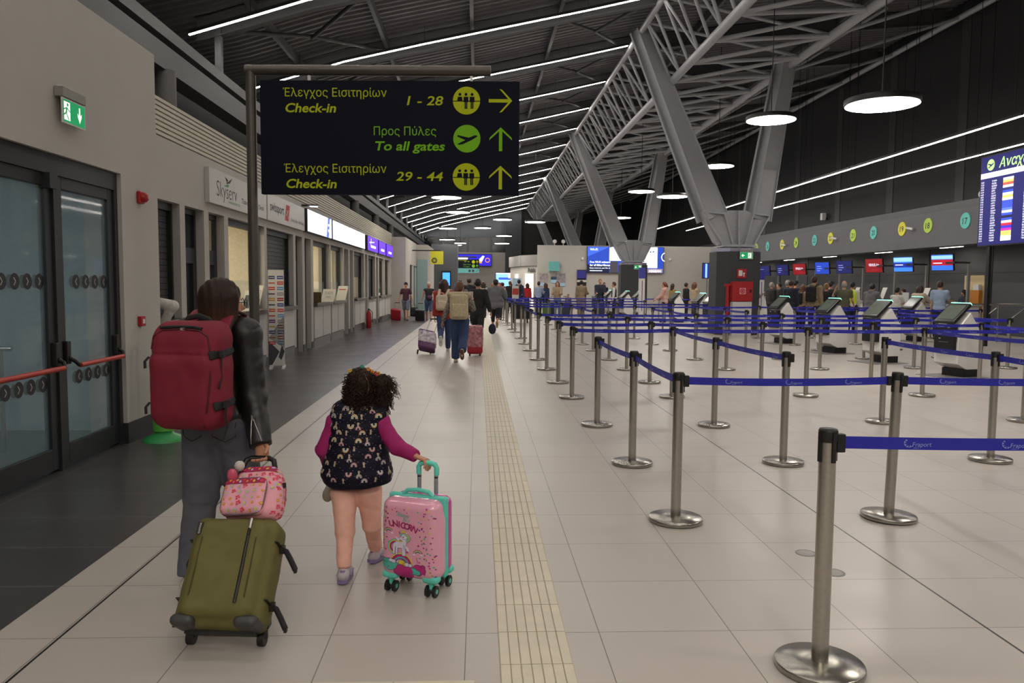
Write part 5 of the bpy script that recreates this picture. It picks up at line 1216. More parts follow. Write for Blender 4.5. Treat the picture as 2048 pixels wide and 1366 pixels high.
def backpack(label, J, m, strap, W=.28, H=.42, D=.16, drop=.0, h=.012, side=0., roll=False, pocket=None):
    """a bag worn on the back of skeleton J: shell, pocket, straps and top handle"""
    s = J['s']; r, F, T = J['r'], J['F'], J['T']; R = np.array([r, F, T]).T
    c = J['chest']-F*(.105*s+D/2+.012)-T*(.02+drop)+r*side
    o = thing('backpack', label, 'backpack', tuple(c), 0)
    b = SDF().box(c, (W/2, D/2, H/2), R, min(.06, D*.42), .02)
    sdf_obj('bag_shell', b, h, m, o, disp=wrinkle(.003, 30, 3))
    b = SDF().box(c-F*(D/2+.008)-T*H*.14, (W*.38, .03, H*.27), R, .028, .02); sdf_obj('front_pocket', b, h, pocket or m, o)
    for sd in (-1, 1):
        a = c+r*(W*.28*sd)+F*D*.4+T*H*.42; k = J['sh'+('L' if sd < 0 else 'R')]*.62+J['neck']*.38+T*.075*s; q = k+F*.12*s-T*.12*s; e = c+r*(W*.42*sd)+F*D*.45-T*H*.35
        MB().tube([a, k-F*.06*s+T*.012, k+F*.05*s+T*.005, q, J['waist']+r*.15*sd*s+F*.1*s, e], .03, strap, 8, flatx=.22, up=tuple(r)).build('strap', o, world=True)
    mb = MB(); mb.tube([c+T*H*.49-r*.05, c+T*(H*.49+.045)-r*.03, c+T*(H*.49+.045)+r*.03, c+T*H*.49+r*.05], .009, strap, 8); mb.build('top_handle', o, world=True)
    if roll: sdf_obj('roll_top', SDF().cap(c+T*H*.5-r*W*.5, c+T*H*.5+r*W*.5, .05, None, .02), h, m, o)
    return o
def trolley(label, grip, floor, W=.38, H=.58, D=.24, shell=None, trim=None, group=None, lean=None, extra=None, kind='suitcase', foot=(0, 0), topw=.5):
    """wheeled case: floor = midpoint between the wheels, grip = hand position"""
    fl = Vector(floor); g = Vector(grip); w = (g-fl).normalized(); r = w.cross(Vector((0, 1, 0)) if lean is None else Vector(lean)); 
    r.z = 0; r.normalize(); n = r.cross(w)
    if n.y > 0: r, n = -r, -n
    o = thing(kind, label, 'suitcase', (fl.x, fl.y, 0), 0, group)
    R = np.array([r, n, w]).T; base = fl+w*.04
    c = base+w*H/2+n*D/2
    sdf_obj('case_shell', SDF().box(c, (W/2, D/2, H/2), R, .05, .01), .012, shell, o)
    L = (g-base).length
    for sd in (-1, 1): MB().tube([base+w*(H-.03)+r*sd*W*.24+n*.03, base+w*L+r*sd*W*.24+n*.03], .008, trim or STEEL, 8).build('handle_tube', o, world=True)
    MB().tube([base+w*L+r*W*.26+n*.03, base+w*(L+.01)+n*.03, base+w*L-r*W*.26+n*.03], .016, BLACK_P, 8).build('grip', o, world=True)
    for sd in (-1, 1):
        p = fl+r*sd*W*.38; p.z = .035
        mb = MB(); mb.tube([p-r*.015, p+r*.015], .034, BLACK_P, 12); mb.tube([p, p+w*.06+n*.03], .02, BLACK_P, 8); mb.build('wheel', o, world=True)
    if extra: extra(o, c, r, n, w)
    return o
# ------------------------------------------------------------------ people in the background
DEN = cloth('denim_blue', '2c3d63'); DEND = cloth('denim_dark', '232a3d'); BLK = cloth('cloth_black', '17171a'); CRM = cloth('cloth_cream', 'b9ab98'); WHT = cloth('cloth_white', 'c9c5c0'); BEI = cloth('cloth_beige', '9d8a70')
TAN = cloth('cloth_tan', '84745c'); OLV = cloth('cloth_olive', '55533f'); GRY = cloth('cloth_grey', '6b6b6e'); NVY = cloth('cloth_navy', '1d2233'); PBL_ = cloth('cloth_paleblue', '8f9fb8'); BUR = cloth('cloth_burgundy', '42182c'); RDJ = cloth('cloth_red', '9a2f2a'); PNK = cloth('cloth_pink', 'b08a80')
LEO = cloth('cloth_spotted', '77716a', var=1.0, scale=38); KHK = cloth('bag_khaki', 'b8ab8e'); BGE2 = cloth('bag_cream', 'cbbca4'); SHW = mat('shoe_white', 'b9b2a6', .6); SHB = mat('shoe_brown_sole', '6b3a2a', .6); YLW = cloth('cloth_yellow', 'c9a42c'); HIV = mat('hi_vis', 'c8e02a', .6, var=.05); FLW = cloth('cloth_patterned', '6f626c', var=.6, scale=60)
MUST = cloth('cloth_mustard', '8f7440'); VIO = cloth('cloth_violet', '3c3a66')
SK = skeleton
W1 = (.42, .12), (-.3, .55); W2 = (-.32, .6), (.38, .1)
def far(x, y, hd, H, label, **o):
    kw = {k: o.pop(k) for k in ('legL', 'legR', 'armL', 'armR', 'look', 'lean', 'nod', 'wide', 'twL', 'twR') if k in o}
    J = SK(x, y, hd, H, **kw); return J, person(label, J, o, .02 if y < 29 else .026)
# walking group ahead
J, _ = far(-.77, 18.0, .05, 1.66, 'person walking away in red jacket and jeans with brown bob hair', legL=(-.45, .75), legR=(.12, .05), armL=(-.12, .1, .05), armR=(.1, .15, .9), look=-.7, top=RDJ, topname='jacket', hem=.08, ease=.03, bottom=DEN, shoes=SHW, sole=WHITE_P, hair=(HBR, 'bob'))
backpack('small cream backpack on the back of person in red jacket', J, BGE2, BGE2, .27, .36, .13, .06, side=-.06)
red_hand = J['wrL']+J['hdL']*.08
J, _ = far(-.36, 15.6, -.05, 1.6, 'person in spotted shirt and jeans with ponytail holding up a white phone', legL=(.05, .03), legR=(-.4, .6), armL=(-.2, .35, .2), armR=(.5, .35, 2.0), look=-.5, top=LEO, ease=.02, bottom=DEN, bease=.03, shoes=SHW, sole=SHB, hair=(HRD, 'pony'))
backpack('large khaki roll-top backpack on person in spotted shirt', J, KHK, KHK, .36, .5, .2, .04, roll=True)
ph = J['wrR']+J['hdR']*.1*J['s']
o = thing('phone', 'white phone held up by the person with ponytail', 'phone', tuple(ph)); MB().box((0, -.02, .02), (.075, .01, .15), WHITE_P).build('case', o, bevel=.004); MB().box((0, -.026, .02), (.066, .002, .13), mat('phone_back', 'b9a8a4', .4)).build('back_print', o)
J, _ = far(.0, 20.2, -.1, 1.72, 'person in long black jacket walking behind the ponytailed one, carrying a dark pouch', legL=(.3, .1), legR=(-.3, .5), armR=(-.15, .3, .2), top=BLK, topname='jacket', ease=.03, hem=.16, bottom=BLK, hair=(HB, 'short'))
p = J['wrR']+J['hdR']*.1
o = thing('pouch_bag', 'dark blue pouch bag dangling from the hand of the person in black', 'bag', tuple(p)); sdf_obj('bag_body', SDF().ell(p+Vector((.02, 0, -.34)), (.1, .06, .14)), .015, NVY, o); MB().tube([p, p+Vector((.01, 0, -.2))], .008, BLACK_P, 6).build('strap', o, world=True)
J, _ = far(.6, 26.4, -.1, 1.72, 'broad person in grey jacket and black cropped trousers raising one arm', legL=(.1, .05), legR=(-.35, .7), armR=(.6, .4, 1.9), top=GRY, topname='jacket', girth=1.32, wide=1.15, ease=.04, hem=.12, hood=1, bottom=BLK, length=.72, shoes=mat('shoe_tan', '8a7250', .6), hair=(HB, 'short'), hat=(BLK, 'cap'))
J, _ = far(-3.08, 33.6, PI-.1, 1.62, 'person in burgundy top, dark cap and grey shorts facing the camera by the wall', legL=(.15, .05), legR=(-.2, .2), armL=(.05, .3, .15), armR=(.0, .35, .1), top=BUR, sleeve=.3, bottom=cloth('denim_grey', '6b7280'), length=.5, hair=(HBR, 'short'), hat=(BLK, 'cap'))
hA, hB = J['wrR']+J['hdR']*.08, J['wrL']+J['hdL']*.08
RSC, BSC, PSC, NSC, GSC = (mat('case_'+n, c, .4) for n, c in (('red', '9a1a2c'), ('black', '1b1b1e'), ('purple', '572a5a'), ('navy', '20263c'), ('green', '4d6a2e')))
trolley('small red wheeled suitcase beside the person in burgundy', hA, (hA.x-.1, 33.75, 0), .42, .48, .22, RSC)
o = thing('handbag', 'dark holdall hanging from the hand of the person in burgundy top', 'bag', tuple(hB)); sdf_obj('bag_body', SDF().box(hB+Vector((.04, 0, -.38)), (.18, .1, .2), None, .08), .02, BLK, o); MB().tube([hB+Vector((-.08, 0, -.2)), hB, hB+Vector((.14, 0, -.2))], .012, BLACK_P, 6).build('strap', o, world=True)
J, _ = far(-2.08, 33.2, PI+.05, 1.64, 'person in dark vest top, pale hat and denim shorts facing the camera', skin=SKIN2, legL=(.2, .05), legR=(-.25, .3), armL=(0, .3, .1), armR=(0, .3, .1), top=BLK, sleeve=0, bottom=cloth('denim_mid', '3f5070'), length=.55, shoes=SHB, hair=(HG, 'short'), hat=(cloth('hat_pale', 'b0a898'), 'beanie'))
hA = J['wrR']+J['hdR']*.08; trolley('small black wheeled suitcase beside the person in pale hat', hA, (hA.x-.05, 33.35, 0), .4, .5, .22, BSC)
o = thing('belt_bag', 'purple pouch on the waist of the person in pale hat', 'bag', (-2.02, 33.03, 1.0)); sdf_obj('bag_body', SDF().ell((-2.02, 33.0, 1.0), (.12, .06, .1)), .015, cloth('pouch_purple', '4a2540'), o)
def wrap(o, c, r, n, w):
    R = np.array([r, n, w]).T; sdf_obj('plastic_wrap', SDF().box(c+w*.05, (.196, .13, .15), R, .04), .014, mat('plastic_wrap', 'b9aeb8', .18, var=.5, scale=18), o, disp=wrinkle(.008, 45, 1))
trolley('purple suitcase with clear plastic wrap pulled by person in red jacket', red_hand, (-1.2, 17.45, 0), .38, .47, .24, PSC, extra=wrap)
o = thing('suitcase', 'red suitcase in shiny plastic wrap half hidden behind the ponytailed person', 'suitcase', (-.06, 17.0, 0)); c = V3(-.06, 17.0, .36)
sdf_obj('case_shell', SDF().box(c, (.17, .12, .31), None, .06), .014, RSC, o); sdf_obj('plastic_wrap', SDF().box(c+V3(0, 0, .07), (.178, .13, .25), None, .06), .014, mat('plastic_wrap_clear', 'a87078', .15, var=.5, scale=20), o, disp=wrinkle(.008, 40, 2))
for sd in (-1, 1): MB().tube([(-.06+sd*.11-.015, 17.0, .035), (-.06+sd*.11+.015, 17.0, .035)], .034, BLACK_P, 12).tube([(-.06+sd*.11, 17.0, .03), (-.06+sd*.11, 17.0, .1)], .02, BLACK_P, 8).build('wheel', o, world=True)
# crowd farther on
CR = [(.95, 34.9, PI-.3, 1.64, 'person in pink headscarf and black coat near the walkway stanchions', dict(top=BLK, topname='coat', hem=.3, ease=.03, bottom=BLK, hair=None, hat=(cloth('scarf_pink', 'a05a58'), 'scarf'))),
 (.25, 36.5, .1, 1.66, 'person in cream coat with dark red beret seen from behind', dict(top=CRM, topname='coat', hem=.2, ease=.03, bottom=BLK, hair=(HBR, 'bob'), hat=(cloth('beret_red', '5a1820'), 'beanie'))),
 (-.35, 31.2, .05, 1.8, 'person in black jacket with grey scarf seen from behind', dict(top=BLK, topname='jacket', ease=.03, bottom=BLK, collar=1, hair=(HBR, 'short'))),
 (-1.02, 24.5, .0, 1.66, 'person in pale pink top seen between red jacket and pale hat people', dict(top=PNK, bottom=NVY, hair=(HRD, 'long'))),
 (-.9, 39.5, .2, 1.78, 'person in navy and red jacket deep in the crowd', dict(top=NVY, ease=.03, bottom=NVY, hair=(HBR, 'short'))),
 (.3, 44.0, .1, 1.7, 'white haired person in dark coat deep in the crowd', dict(top=NVY, topname='coat', ease=.03, bottom=BLK, hair=(HG, 'short'))),
 (.9, 47.0, -.2, 1.64, 'blond person in black jacket deep in the crowd', dict(top=BLK, ease=.03, bottom=BLK, hair=(HBL, 'bob'))),
 (1.6, 52.0, .1, 1.7, 'person in olive jacket before the pale blue screen', dict(top=OLV, ease=.03, bottom=NVY, hair=(HB, 'short'))),
 (2.3, 54.0, .1, 1.62, 'dark haired person in black before the pale blue screen', dict(top=BLK, bottom=BLK, hair=(HB, 'bob'))),
 (-.2, 53.0, 0., 1.7, 'person in blue jacket at the very back of the walkway crowd', dict(top=DEN, bottom=BLK, hair=(HBR, 'short'))),
 (-.6, 28.3, .2, 1.62, 'person with brown hair and grey coat behind the raised phone', dict(top=GRY, topname='coat', ease=.025, bottom=BLK, hair=(HBR, 'long'))),
 (2.12, 40.4, -.15, 1.82, 'person in violet shirt with black backpack facing the shops', dict(top=VIO, bottom=NVY, hair=(HB, 'short'))),
 (1.75, 42.6, .3, 1.74, 'person in dark coat left of the violet shirt person', dict(top=BLK, topname='coat', ease=.03, bottom=BLK, hair=(HRD, 'short'))),
 (1.45, 45.5, .1, 1.66, 'short dark haired person in black near the shop door', dict(top=BLK, bottom=BLK, hair=(HB, 'bun'))),
 (2.75, 43.5, .2, 1.64, 'person in bright red top partly hidden behind violet shirt person', dict(top=cloth('cloth_scarlet', 'b01c24'), bottom=BLK, hair=(HBR, 'bob'))),
 (3.1, 39.8, -.25, 1.72, 'person in pale blue shirt with black bag strap', dict(top=PBL_, bottom=NVY, hair=(HB, 'short'), armR=(.6, .1, 1.2))),
 (3.55, 41.0, .5, 1.66, 'auburn haired person in blue behind the pale blue shirt', dict(top=DEN, bottom=BLK, hair=(HRD, 'bob'))),
 (3.88, 38.0, PI-.25, 1.72, 'long haired person in beige jumper facing the camera', dict(top=BEI, ease=.03, bottom=cloth('denim_pale', '5f7591'), hair=(HRD, 'long'), armL=(.5, .1, 1.2), armR=(.4, .1, 1.3))),
 (5.1, 38.4, -.4, 1.78, 'person in loose khaki jacket and trousers seen from behind', dict(top=TAN, topname='jacket', ease=.045, hem=.12, bottom=TAN, bease=.03, hair=(HB, 'short'), armR=(.5, .1, 1.0))),
 (6.02, 38.3, PI-.05, 1.86, 'tall person in dark blazer and blue shirt facing the camera', dict(top=NVY, topname='blazer', ease=.035, hem=.1, bottom=NVY, hair=(HBL, 'short'), armL=(.4, .05, 1.1), armR=(.4, .05, 1.1))),
 (6.52, 37.2, 1.3, 1.72, 'person in white shirt and dark waistcoat turned left', dict(top=WHT, vest=NVY, bottom=BLK, hair=(HBR, 'short'))),
 (7.95, 33.0, 1.2, 1.72, 'person in pink hooded top with tied hair facing left', dict(top=PNK, topname='hoodie', hood=1, ease=.035, hem=.1, bottom=cloth('denim_light', '7c8796'), hair=(HRD, 'pony'), armL=(.4, .1, .6))),
 (9.2, 36.6, -1.2, 1.66, 'long haired person in mustard top turned away', dict(top=MUST, bottom=BLK, hair=(HBR, 'long'))),
 (9.85, 36.6, -1.4, 1.7, 'person in black jacket facing right before white wall', dict(top=BLK, ease=.025, bottom=BLK, hair=(HB, 'short'))),
 (9.3, 33.2, -1.1, 1.72, 'curly haired person in beige jacket with arms folded', dict(top=BEI, topname='jacket', ease=.035, bottom=CRM, hair=(HRD, 'curly'), armL=(.4, .05, 1.6), armR=(.4, .05, 1.6), twL=1.0, twR=1.0)),
 (7.3, 45.0, PI, 1.72, 'person in navy coat beside the second pier', dict(top=NVY, bottom=NVY, hair=(HBR, 'short'))),
 (12.0, 33.6, -1.2, 1.66, 'person in patterned blouse beside the red hose cabinet', dict(top=FLW, ease=.03, bottom=CRM, hair=(HBR, 'short'), armR=(.7, .1, 1.5))),
 (11.9, 35.6, -.5, 1.7, 'person in yellow top mostly hidden by the hose cabinet', dict(top=YLW, bottom=BLK, hair=(HBR, 'short'))),
 (11.55, 30.3, -1.3, 1.72, 'white haired person in black jacket queueing', dict(top=BLK, topname='jacket', ease=.04, hem=.08, bottom=BLK, hair=(HG, 'short'))),
 (12.3, 31.4, 1.4, 1.72, 'person in dark clothes facing the white haired one', dict(top=BLK, ease=.02, bottom=BLK, hair=(HB, 'short'))),
 (11.95, 29.7, -.9, 1.8, 'grey haired person in black coat in mid queue', dict(top=BLK, topname='coat', ease=.04, hem=.15, bottom=BLK, hair=(HG, 'short'))),
 (12.75, 30.9, -1.2, 1.8, 'person in black baseball cap among the queue', dict(top=BLK, bottom=BLK, hair=(HB, 'short'), hat=(BLK, 'cap'))),
 (12.1, 28.6, -1.2, 1.64, 'auburn haired person with brown scarf in the queue', dict(top=BEI, ease=.03, collar=1, bottom=BLK, hair=(HRD, 'long'))),
 (10.95, 25.0, -.9, 1.9, 'tall person in tan jacket wearing a black backpack', dict(top=TAN, topname='jacket', ease=.03, hood=1, hem=.06, bottom=NVY, hair=(HBR, 'short'))),
 (10.95, 26.9, -.8, 1.78, 'person in navy coat behind the tan jacket', dict(top=NVY, ease=.03, bottom=NVY, hair=(HBR, 'short'))),
 (11.9, 26.2, -.7, 1.68, 'blond person in black jacket right of the tan jacket', dict(top=BLK, ease=.02, bottom=BLK, hair=(HBL, 'bun'))),
 (12.5, 27.2, -1.0, 1.76, 'person in dark cap and black coat behind the blond person', dict(top=BLK, bottom=BLK, hair=(HB, 'short'), hat=(BLK, 'cap'))),
 (11.75, 24.6, -.5, 1.76, 'bald person in grey green T-shirt with hand to head', dict(top=OLV, sleeve=.28, girth=1.2, wide=1.08, hem=.05, bottom=NVY, hair=(HG, 'bald'), armL=(1.0, .5, 2.2), armR=(.3, .2, .6))),
 (12.85, 26.3, -.6, 1.74, 'person in yellow hi-vis vest at the desks', dict(top=WHT, vest=HIV, bottom=NVY, hair=(HB, 'short'))),
 (12.75, 24.9, -1.0, 1.68, 'person in grey hooded top leaning over the desk', dict(top=GRY, topname='hoodie', hood=1, ease=.035, hem=.05, lean=.2, nod=.3, bottom=GRY, hair=(HB, 'short'), armR=(.7, .1, .8))),
 (13.82, 25.2, -1.1, 1.56, 'young person in white T-shirt and black trousers at desk', dict(top=WHT, sleeve=.3, bottom=BLK, hair=(HB, 'short'), armL=(.4, .1, 1.0), armR=(.5, .1, 1.0))),
 (14.05, 24.4, -1.2, 1.64, 'person in cream blouse leaning on the check-in desk', dict(top=CRM, ease=.035, hem=.05, lean=.18, bottom=CRM, hair=(HBR, 'bob'), armR=(1.0, .1, .5), armL=(.9, .1, .5))),
 (14.0, 23.1, -.9, 1.76, 'person in pale blue short sleeved shirt at first desk', dict(top=PBL_, sleeve=.33, ease=.03, bottom=NVY, hair=(HBR, 'short'), armR=(.6, .1, .9))),
 (16.55, 25.9, PI/2, 1.5, 'dark haired desk agent in navy uniform looking down', dict(top=NVY, collar=1, nod=.5, bottom=NVY, hair=(HB, 'long'), armL=(.5, .1, .9), armR=(.5, .1, .9))),
 (16.5, 29.6, PI/2, 1.5, 'agent in dark uniform behind the third check-in desk', dict(top=NVY, nod=.3, bottom=NVY, hair=(HBR, 'short'))),
 (4.55, 39.2, PI, 1.1, 'small child in patterned top beside navy suitcases', dict(top=FLW, bottom=BLK, hair=(HB, 'short')))]
Js = {}
for x, y, hd, H, lab, o in CR: Js[lab], _ = far(x, y, hd, H, lab, **o)
for key, lab, m, W_, H_ in (('tall person in tan jacket wearing a black backpack', 'black backpack on the tall person in tan jacket', BLK, .33, .5), ('person in violet shirt with black backpack facing the shops', 'black backpack on the person in violet shirt', BLK, .32, .45), ('auburn haired person with brown scarf in the queue', 'dark backpack on the auburn haired person in the queue', BLK, .3, .42)):
    backpack(lab, Js[key], m, BLACK_P, W_, H_, .18, .05, h=.02)
def standing_case(x, y, m, lab, W_=.42, H_=.6, rz=0.):
    o = thing('suitcase', lab, 'suitcase', (x, y, 0), rz)
    sdf_obj('case_shell', SDF().box((0, 0, .06+H_/2), (W_/2, .13, H_/2), None, .05), .02, m, o, world=False)
    for sx in (-1, 1):
        MB().tube([(sx*W_*.2, .08, H_), (sx*W_*.2, .08, H_+.35)], .008, STEEL, 6).build('handle_tube', o)
        for sy in (-.08, .08): MB().tube([(sx*W_*.38-.015, sy, .03), (sx*W_*.38+.015, sy, .03)], .03, BLACK_P, 10).tube([(sx*W_*.38, sy, .03), (sx*W_*.38, sy, .09)], .015, BLACK_P, 6).build('wheel', o)
    MB().tube([(-W_*.24, .08, H_+.35), (W_*.24, .08, H_+.35)], .014, BLACK_P, 8).build('grip', o)
standing_case(5.85, 37.5, NSC, 'navy suitcase before the tall person in blazer', .55, .72); standing_case(4.25, 37.7, NSC, 'navy suitcase beside the long haired person in beige', .42, .66); standing_case(3.45, 39.0, GSC, 'green suitcase beside the pale blue shirt person', .42, .6); standing_case(3.85, 40.2, NSC, 'dark blue suitcase left of the small child', .4, .62)
standing_case(11.3, 27.6, BSC, 'black suitcase among the queueing people', .45, .66)
o = thing('luggage_trolley', 'black box laden luggage trolley behind walkway stanchions', 'trolley', (1.75, 31.9, 0)); MB().bb(-.35, .35, -.3, .3, .22, .85, BLK).build('box', o, bevel=.02); mb = MB(); mb.bb(-.36, .36, -.32, .32, .17, .21, DARK_FR); mb.tube([(.36, -.3, .2), (.4, -.3, 1.0), (.4, .3, 1.0), (.36, .3, .2)], .018, STEEL, 8); mb.build('frame', o)
for sx in (-.28, .28):
    for sy in (-.25, .25): MB().tube([(sx-.02, sy, .07), (sx+.02, sy, .07)], .07, BLACK_P, 12).tube([(sx, sy, .07), (sx, sy, .18)], .02, BLACK_P, 6).build('wheel', o)
# member of staff leaning on the counter behind the wall corner
J = SK(-3.72, 8.98, PI/2, 1.72, lean=.12, armR=(.9, .1, .6)); J['shL'] = Vector((-3.72, 8.82, 1.36)); J['elL'] = at(347, 611, 8.8); J['wrL'] = at(322, 655, 8.86); J['hdL'] = (J['wrL']-J['elL']).normalized()
person('person in white shirt mostly hidden behind the wall corner, elbow showing', J, dict(top=WHT, ease=.015, girth=.85, bottom=NVY, hair=(HB, 'short')), .015)
# ------------------------------------------------------------------ helpers for printed fabric and shells
from mathutils.bvhtree import BVHTree
def bvh_of(o):
    m = pmat(o.parent) if o.parent else Matrix.Identity(4)
    return BVHTree.FromPolygons([m @ (Matrix.Translation(o.location) @ v.co) for v in o.data.vertices], [tuple(p.vertices) for p in o.data.polygons])
def project(mb, bv, Mx, poly, m, lift=.0015, reach=.3):
    """lay a flat motif onto a curved surface: Mx has the motif plane in xy and looks back along z"""
    d = -(Mx.to_3x3() @ Vector((0, 0, 1))); vs = []
    for x, y in poly:
        h, n, i, t = bv.ray_cast(Mx @ Vector((x, y, .12)), d, reach)
        if h is None: return False
        if n.dot(d) > 0: n = -n
        vs.append(h+n*lift)
    c = sum(vs, Vector())/len(vs); k = len(vs)
    a = sum(poly[i][0]*poly[(i+1) % k][1]-poly[(i+1) % k][0]*poly[i][1] for i in range(k))
    f = [tuple(range(k))] if k <= 4 else [(i, (i+1) % k, k) for i in range(k)]
    if a < 0: f = [tuple(reversed(q)) for q in f]
    if k > 4:
        cx = sum(p[0] for p in poly)/k; cy = sum(p[1] for p in poly)/k
        h, n, i, t = bv.ray_cast(Mx @ Vector((cx, cy, .12)), d, reach)
        if h is None: return False
        vs.append(h-d*lift)
    mb.add([tuple(v) for v in vs], f, m); return True
def oval(cx, cy, rx, ry=None, n=12, a0=0.): return [(cx+rx*math.cos(a0+2*PI*i/n), cy+(ry or rx)*math.sin(a0+2*PI*i/n)) for i in range(n)]
def arcs(cx, cy, r0, r1, a0, a1, n=8):
    out = []
    for i in range(n):
        p, q = a0+(a1-a0)*i/n, a0+(a1-a0)*(i+1)/n
        out.append([(cx+r0*math.cos(p), cy+r0*math.sin(p)), (cx+r1*math.cos(p), cy+r1*math.sin(p)), (cx+r1*math.cos(q), cy+r1*math.sin(q)), (cx+r0*math.cos(q), cy+r0*math.sin(q))])
    return out
def mark(n, c): return mat('print_'+n, c, .6, var=0)

# ------------------------------------------------------------------ the woman with the red backpack
J = SK(-1.335, 4.06, -.22, 1.63, legL=(-.12, .12), legR=(.22, .08), armL=(.25, .2, 1.0), armR=(-.12, .1, .12), look=-.84, wide=.95)
J['head'] = at(445, 607, 4.05); J['elR'] = at(506, 795, 4.0); J['wrR'] = at(521, 884, 3.9); J['hdR'] = (at(527, 930, 3.86)-J['wrR']).normalized()
LEA = mat('black_leather', '141314', .42, var=.15, scale=18, bump=.25); JEAN = cloth('denim_washed_grey', '54565f', var=.18, scale=9)
om = bpy.data.materials.new('hair_dark_to_copper'); om.use_nodes = True; _mats['hair_dark_to_copper'] = om; t_ = NT(om)
tc = t_.n('ShaderNodeTexCoord'); mp = t_.n('ShaderNodeMapping'); mp.inputs['Scale'].default_value = (120, 120, 5); ns = t_.n('ShaderNodeTexNoise'); ns.inputs['Scale'].default_value = 1; t_.nt.links.new(tc.outputs['Object'], mp.inputs[0]); t_.nt.links.new(mp.outputs[0], ns.inputs['Vector'])
sp = t_.n('ShaderNodeSeparateXYZ'); t_.nt.links.new(tc.outputs['Object'], sp.inputs[0])
fz = t_.math('MULTIPLY', t_.math('SUBTRACT', 1.46, t_.math('SUBTRACT', sp.outputs[2], t_.math('MULTIPLY', t_.math('SUBTRACT', ns.outputs[0], .5), .12))), 5.0); fz = t_.math('MINIMUM', t_.math('MAXIMUM', fz, 0.), 1.)
c_ = t_.mix(fz, lin('2a1712'), lin('6b3f22')); c_ = t_.mix(t_.math('MULTIPLY', ns.outputs[0], .55), c_, lin('120b09')); t_.link(c_, 'Base Color'); t_.b.inputs['Roughness'].default_value = .55; t_.b.inputs['Specular IOR Level'].default_value = .25
bp = t_.n('ShaderNodeBump'); bp.inputs['Strength'].default_value = .4; bp.inputs['Distance'].default_value = .004; t_.nt.links.new(ns.outputs[0], bp.inputs['Height']); t_.nt.links.new(bp.outputs['Normal'], t_.b.inputs['Normal'])
WOM = person('person in black leather jacket and grey jeans wearing a red backpack, seen from behind', J, dict(top=LEA, topname='jacket', sleeve=1.06, ease=.027, hem=-.04, collar=1, bottom=JEAN, botname='jeans', bease=.024, shoes=SHW, hair=None, curlR=1.15, palmR=Vector((-.25, -1, .1)), girth=1.03), .0085)
s = J['s']; hd, hf, hr, hu = J['head'], J['hf'], J['hr'], J['hu']; RH = np.array([hr, hf, hu]).T
b = SDF(); b.ell(hd+hu*.034-hf*.012, (.086, .103, .1), RH, .02).ell(hd-hf*.035-hu*.015, (.083, .078, .09), RH, .03)
dn = Vector((0, 0, -1))
for a, L, r0, r1, k in ((-.075, .25, .042, .022, -.01), (-.04, .27, .055, .03, -.035), (0, .27, .058, .034, -.045), (.045, .26, .052, .032, -.03), (.075, .27, .036, .02, .03)):
    p0 = hd+hr*a+hf*k+hu*.03; p1 = p0+dn*.16-hf*.012; b.chain([p0, p1, p0+dn*L-hf*.03+hr*a*.35], [r0, r0*.92, r1], .035)
b.cap(hd+hf*.105-hr*.04-hu*.005, hd+hf*.105+hr*.06-hu*.005, .046, None, .01, op='s'); b.ell(hd+hf*.078-hu*.05, (.075, .06, .1), RH, .01, op='s')
def strands(P): return .0026*np.sin(P[..., 0]*170+P[..., 1]*120+1.5*np.sin(P[..., 2]*14))
sdf_obj('hair', b, .0065, om, WOM, disp=strands)
mb = MB(); GM = mat('glasses_wire', '2a2522', .3, .6)
for sd in (-1, 1):
    c = hd+hf*.108+hr*.034*sd+hu*.004; mb.tube([c+hr*.027*math.cos(a)+hu*.023*math.sin(a) for a in [2*PI*i/16 for i in range(17)]], .0022, GM, 6)
    mb.tube([c+hr*.027*sd, hd+hf*.05+hr*.08*sd+hu*.008, hd-hf*.02+hr*.082*sd+hu*.004], .002, GM, 6)
mb.tube([hd+hf*.11-hr*.008+hu*.006, hd+hf*.11+hr*.008+hu*.006], .002, GM, 6); mb.build('glasses', WOM, world=True)
# jacket details: collar flaps, epaulette seam, cuff zips
mb = MB(); ZIP = mat('zip_silver', 'b9b6b0', .3, 1.)
e, w = J['elR'], J['wrR']; ax = (w-e).normalized(); sd_ = ax.cross(Vector((0, -1, 0))).normalized(); bk = sd_.cross(ax)
if bk.y > 0: bk = -bk
bjk = bvh_of([o for o in kids(WOM) if o.name.startswith('jacket')][0])
def skin_on(p, d=bk):
    h = bjk.ray_cast(p+d*.3, -d, .5)[0]; return (h+d*.001) if h else p+d*.06
for k in (-.012, .016): mb.tube([skin_on(e.lerp(w, .55+.5*i/8)+sd_*k*(.3+1.7*i/8)) for i in range(9)], .0024, ZIP, 6)
mb.box(skin_on(e.lerp(w, .53))+bk*.003, (.009, .006, .026), ZIP); mb.build('cuff_zip', WOM, world=True)
mb = MB(); nk = J['neck']
rg = []
for a, z0, z1, o_ in ((0, .03, -.04, 0), ):
    n_ = 18
    for dz, rr in ((.045, .062), (.055, .068), (.0, .088), (-.005, .08)):
        rg.append([nk+J['r']*rr*1.12*math.cos(q)+J['F']*rr*math.sin(q)+J['T']*(dz-.012) for q in [PI*.62+PI*1.76*i/n_ for i in range(n_)]])
mb.rings(rg, LEA, False, False); mb.build('collar', WOM, world=True, solid=.006)
mb = MB()
for sd in (-1, 1):
    a0 = J['sh'+('L' if sd < 0 else 'R')]+J['T']*.06; mb.tube([nk.lerp(a0, .45)+J['T']*.028, a0+J['r']*sd*.0, a0+J['r']*sd*.05-J['T']*.03], .02, LEA, 8, flat=.18, up=tuple(J['F']))
mb.build('epaulette', WOM, world=True)
mb = MB(); STI = mat('denim_stitch', '22232a', .8); bj = bvh_of([o for o in kids(WOM) if o.name.startswith('jeans')][0])
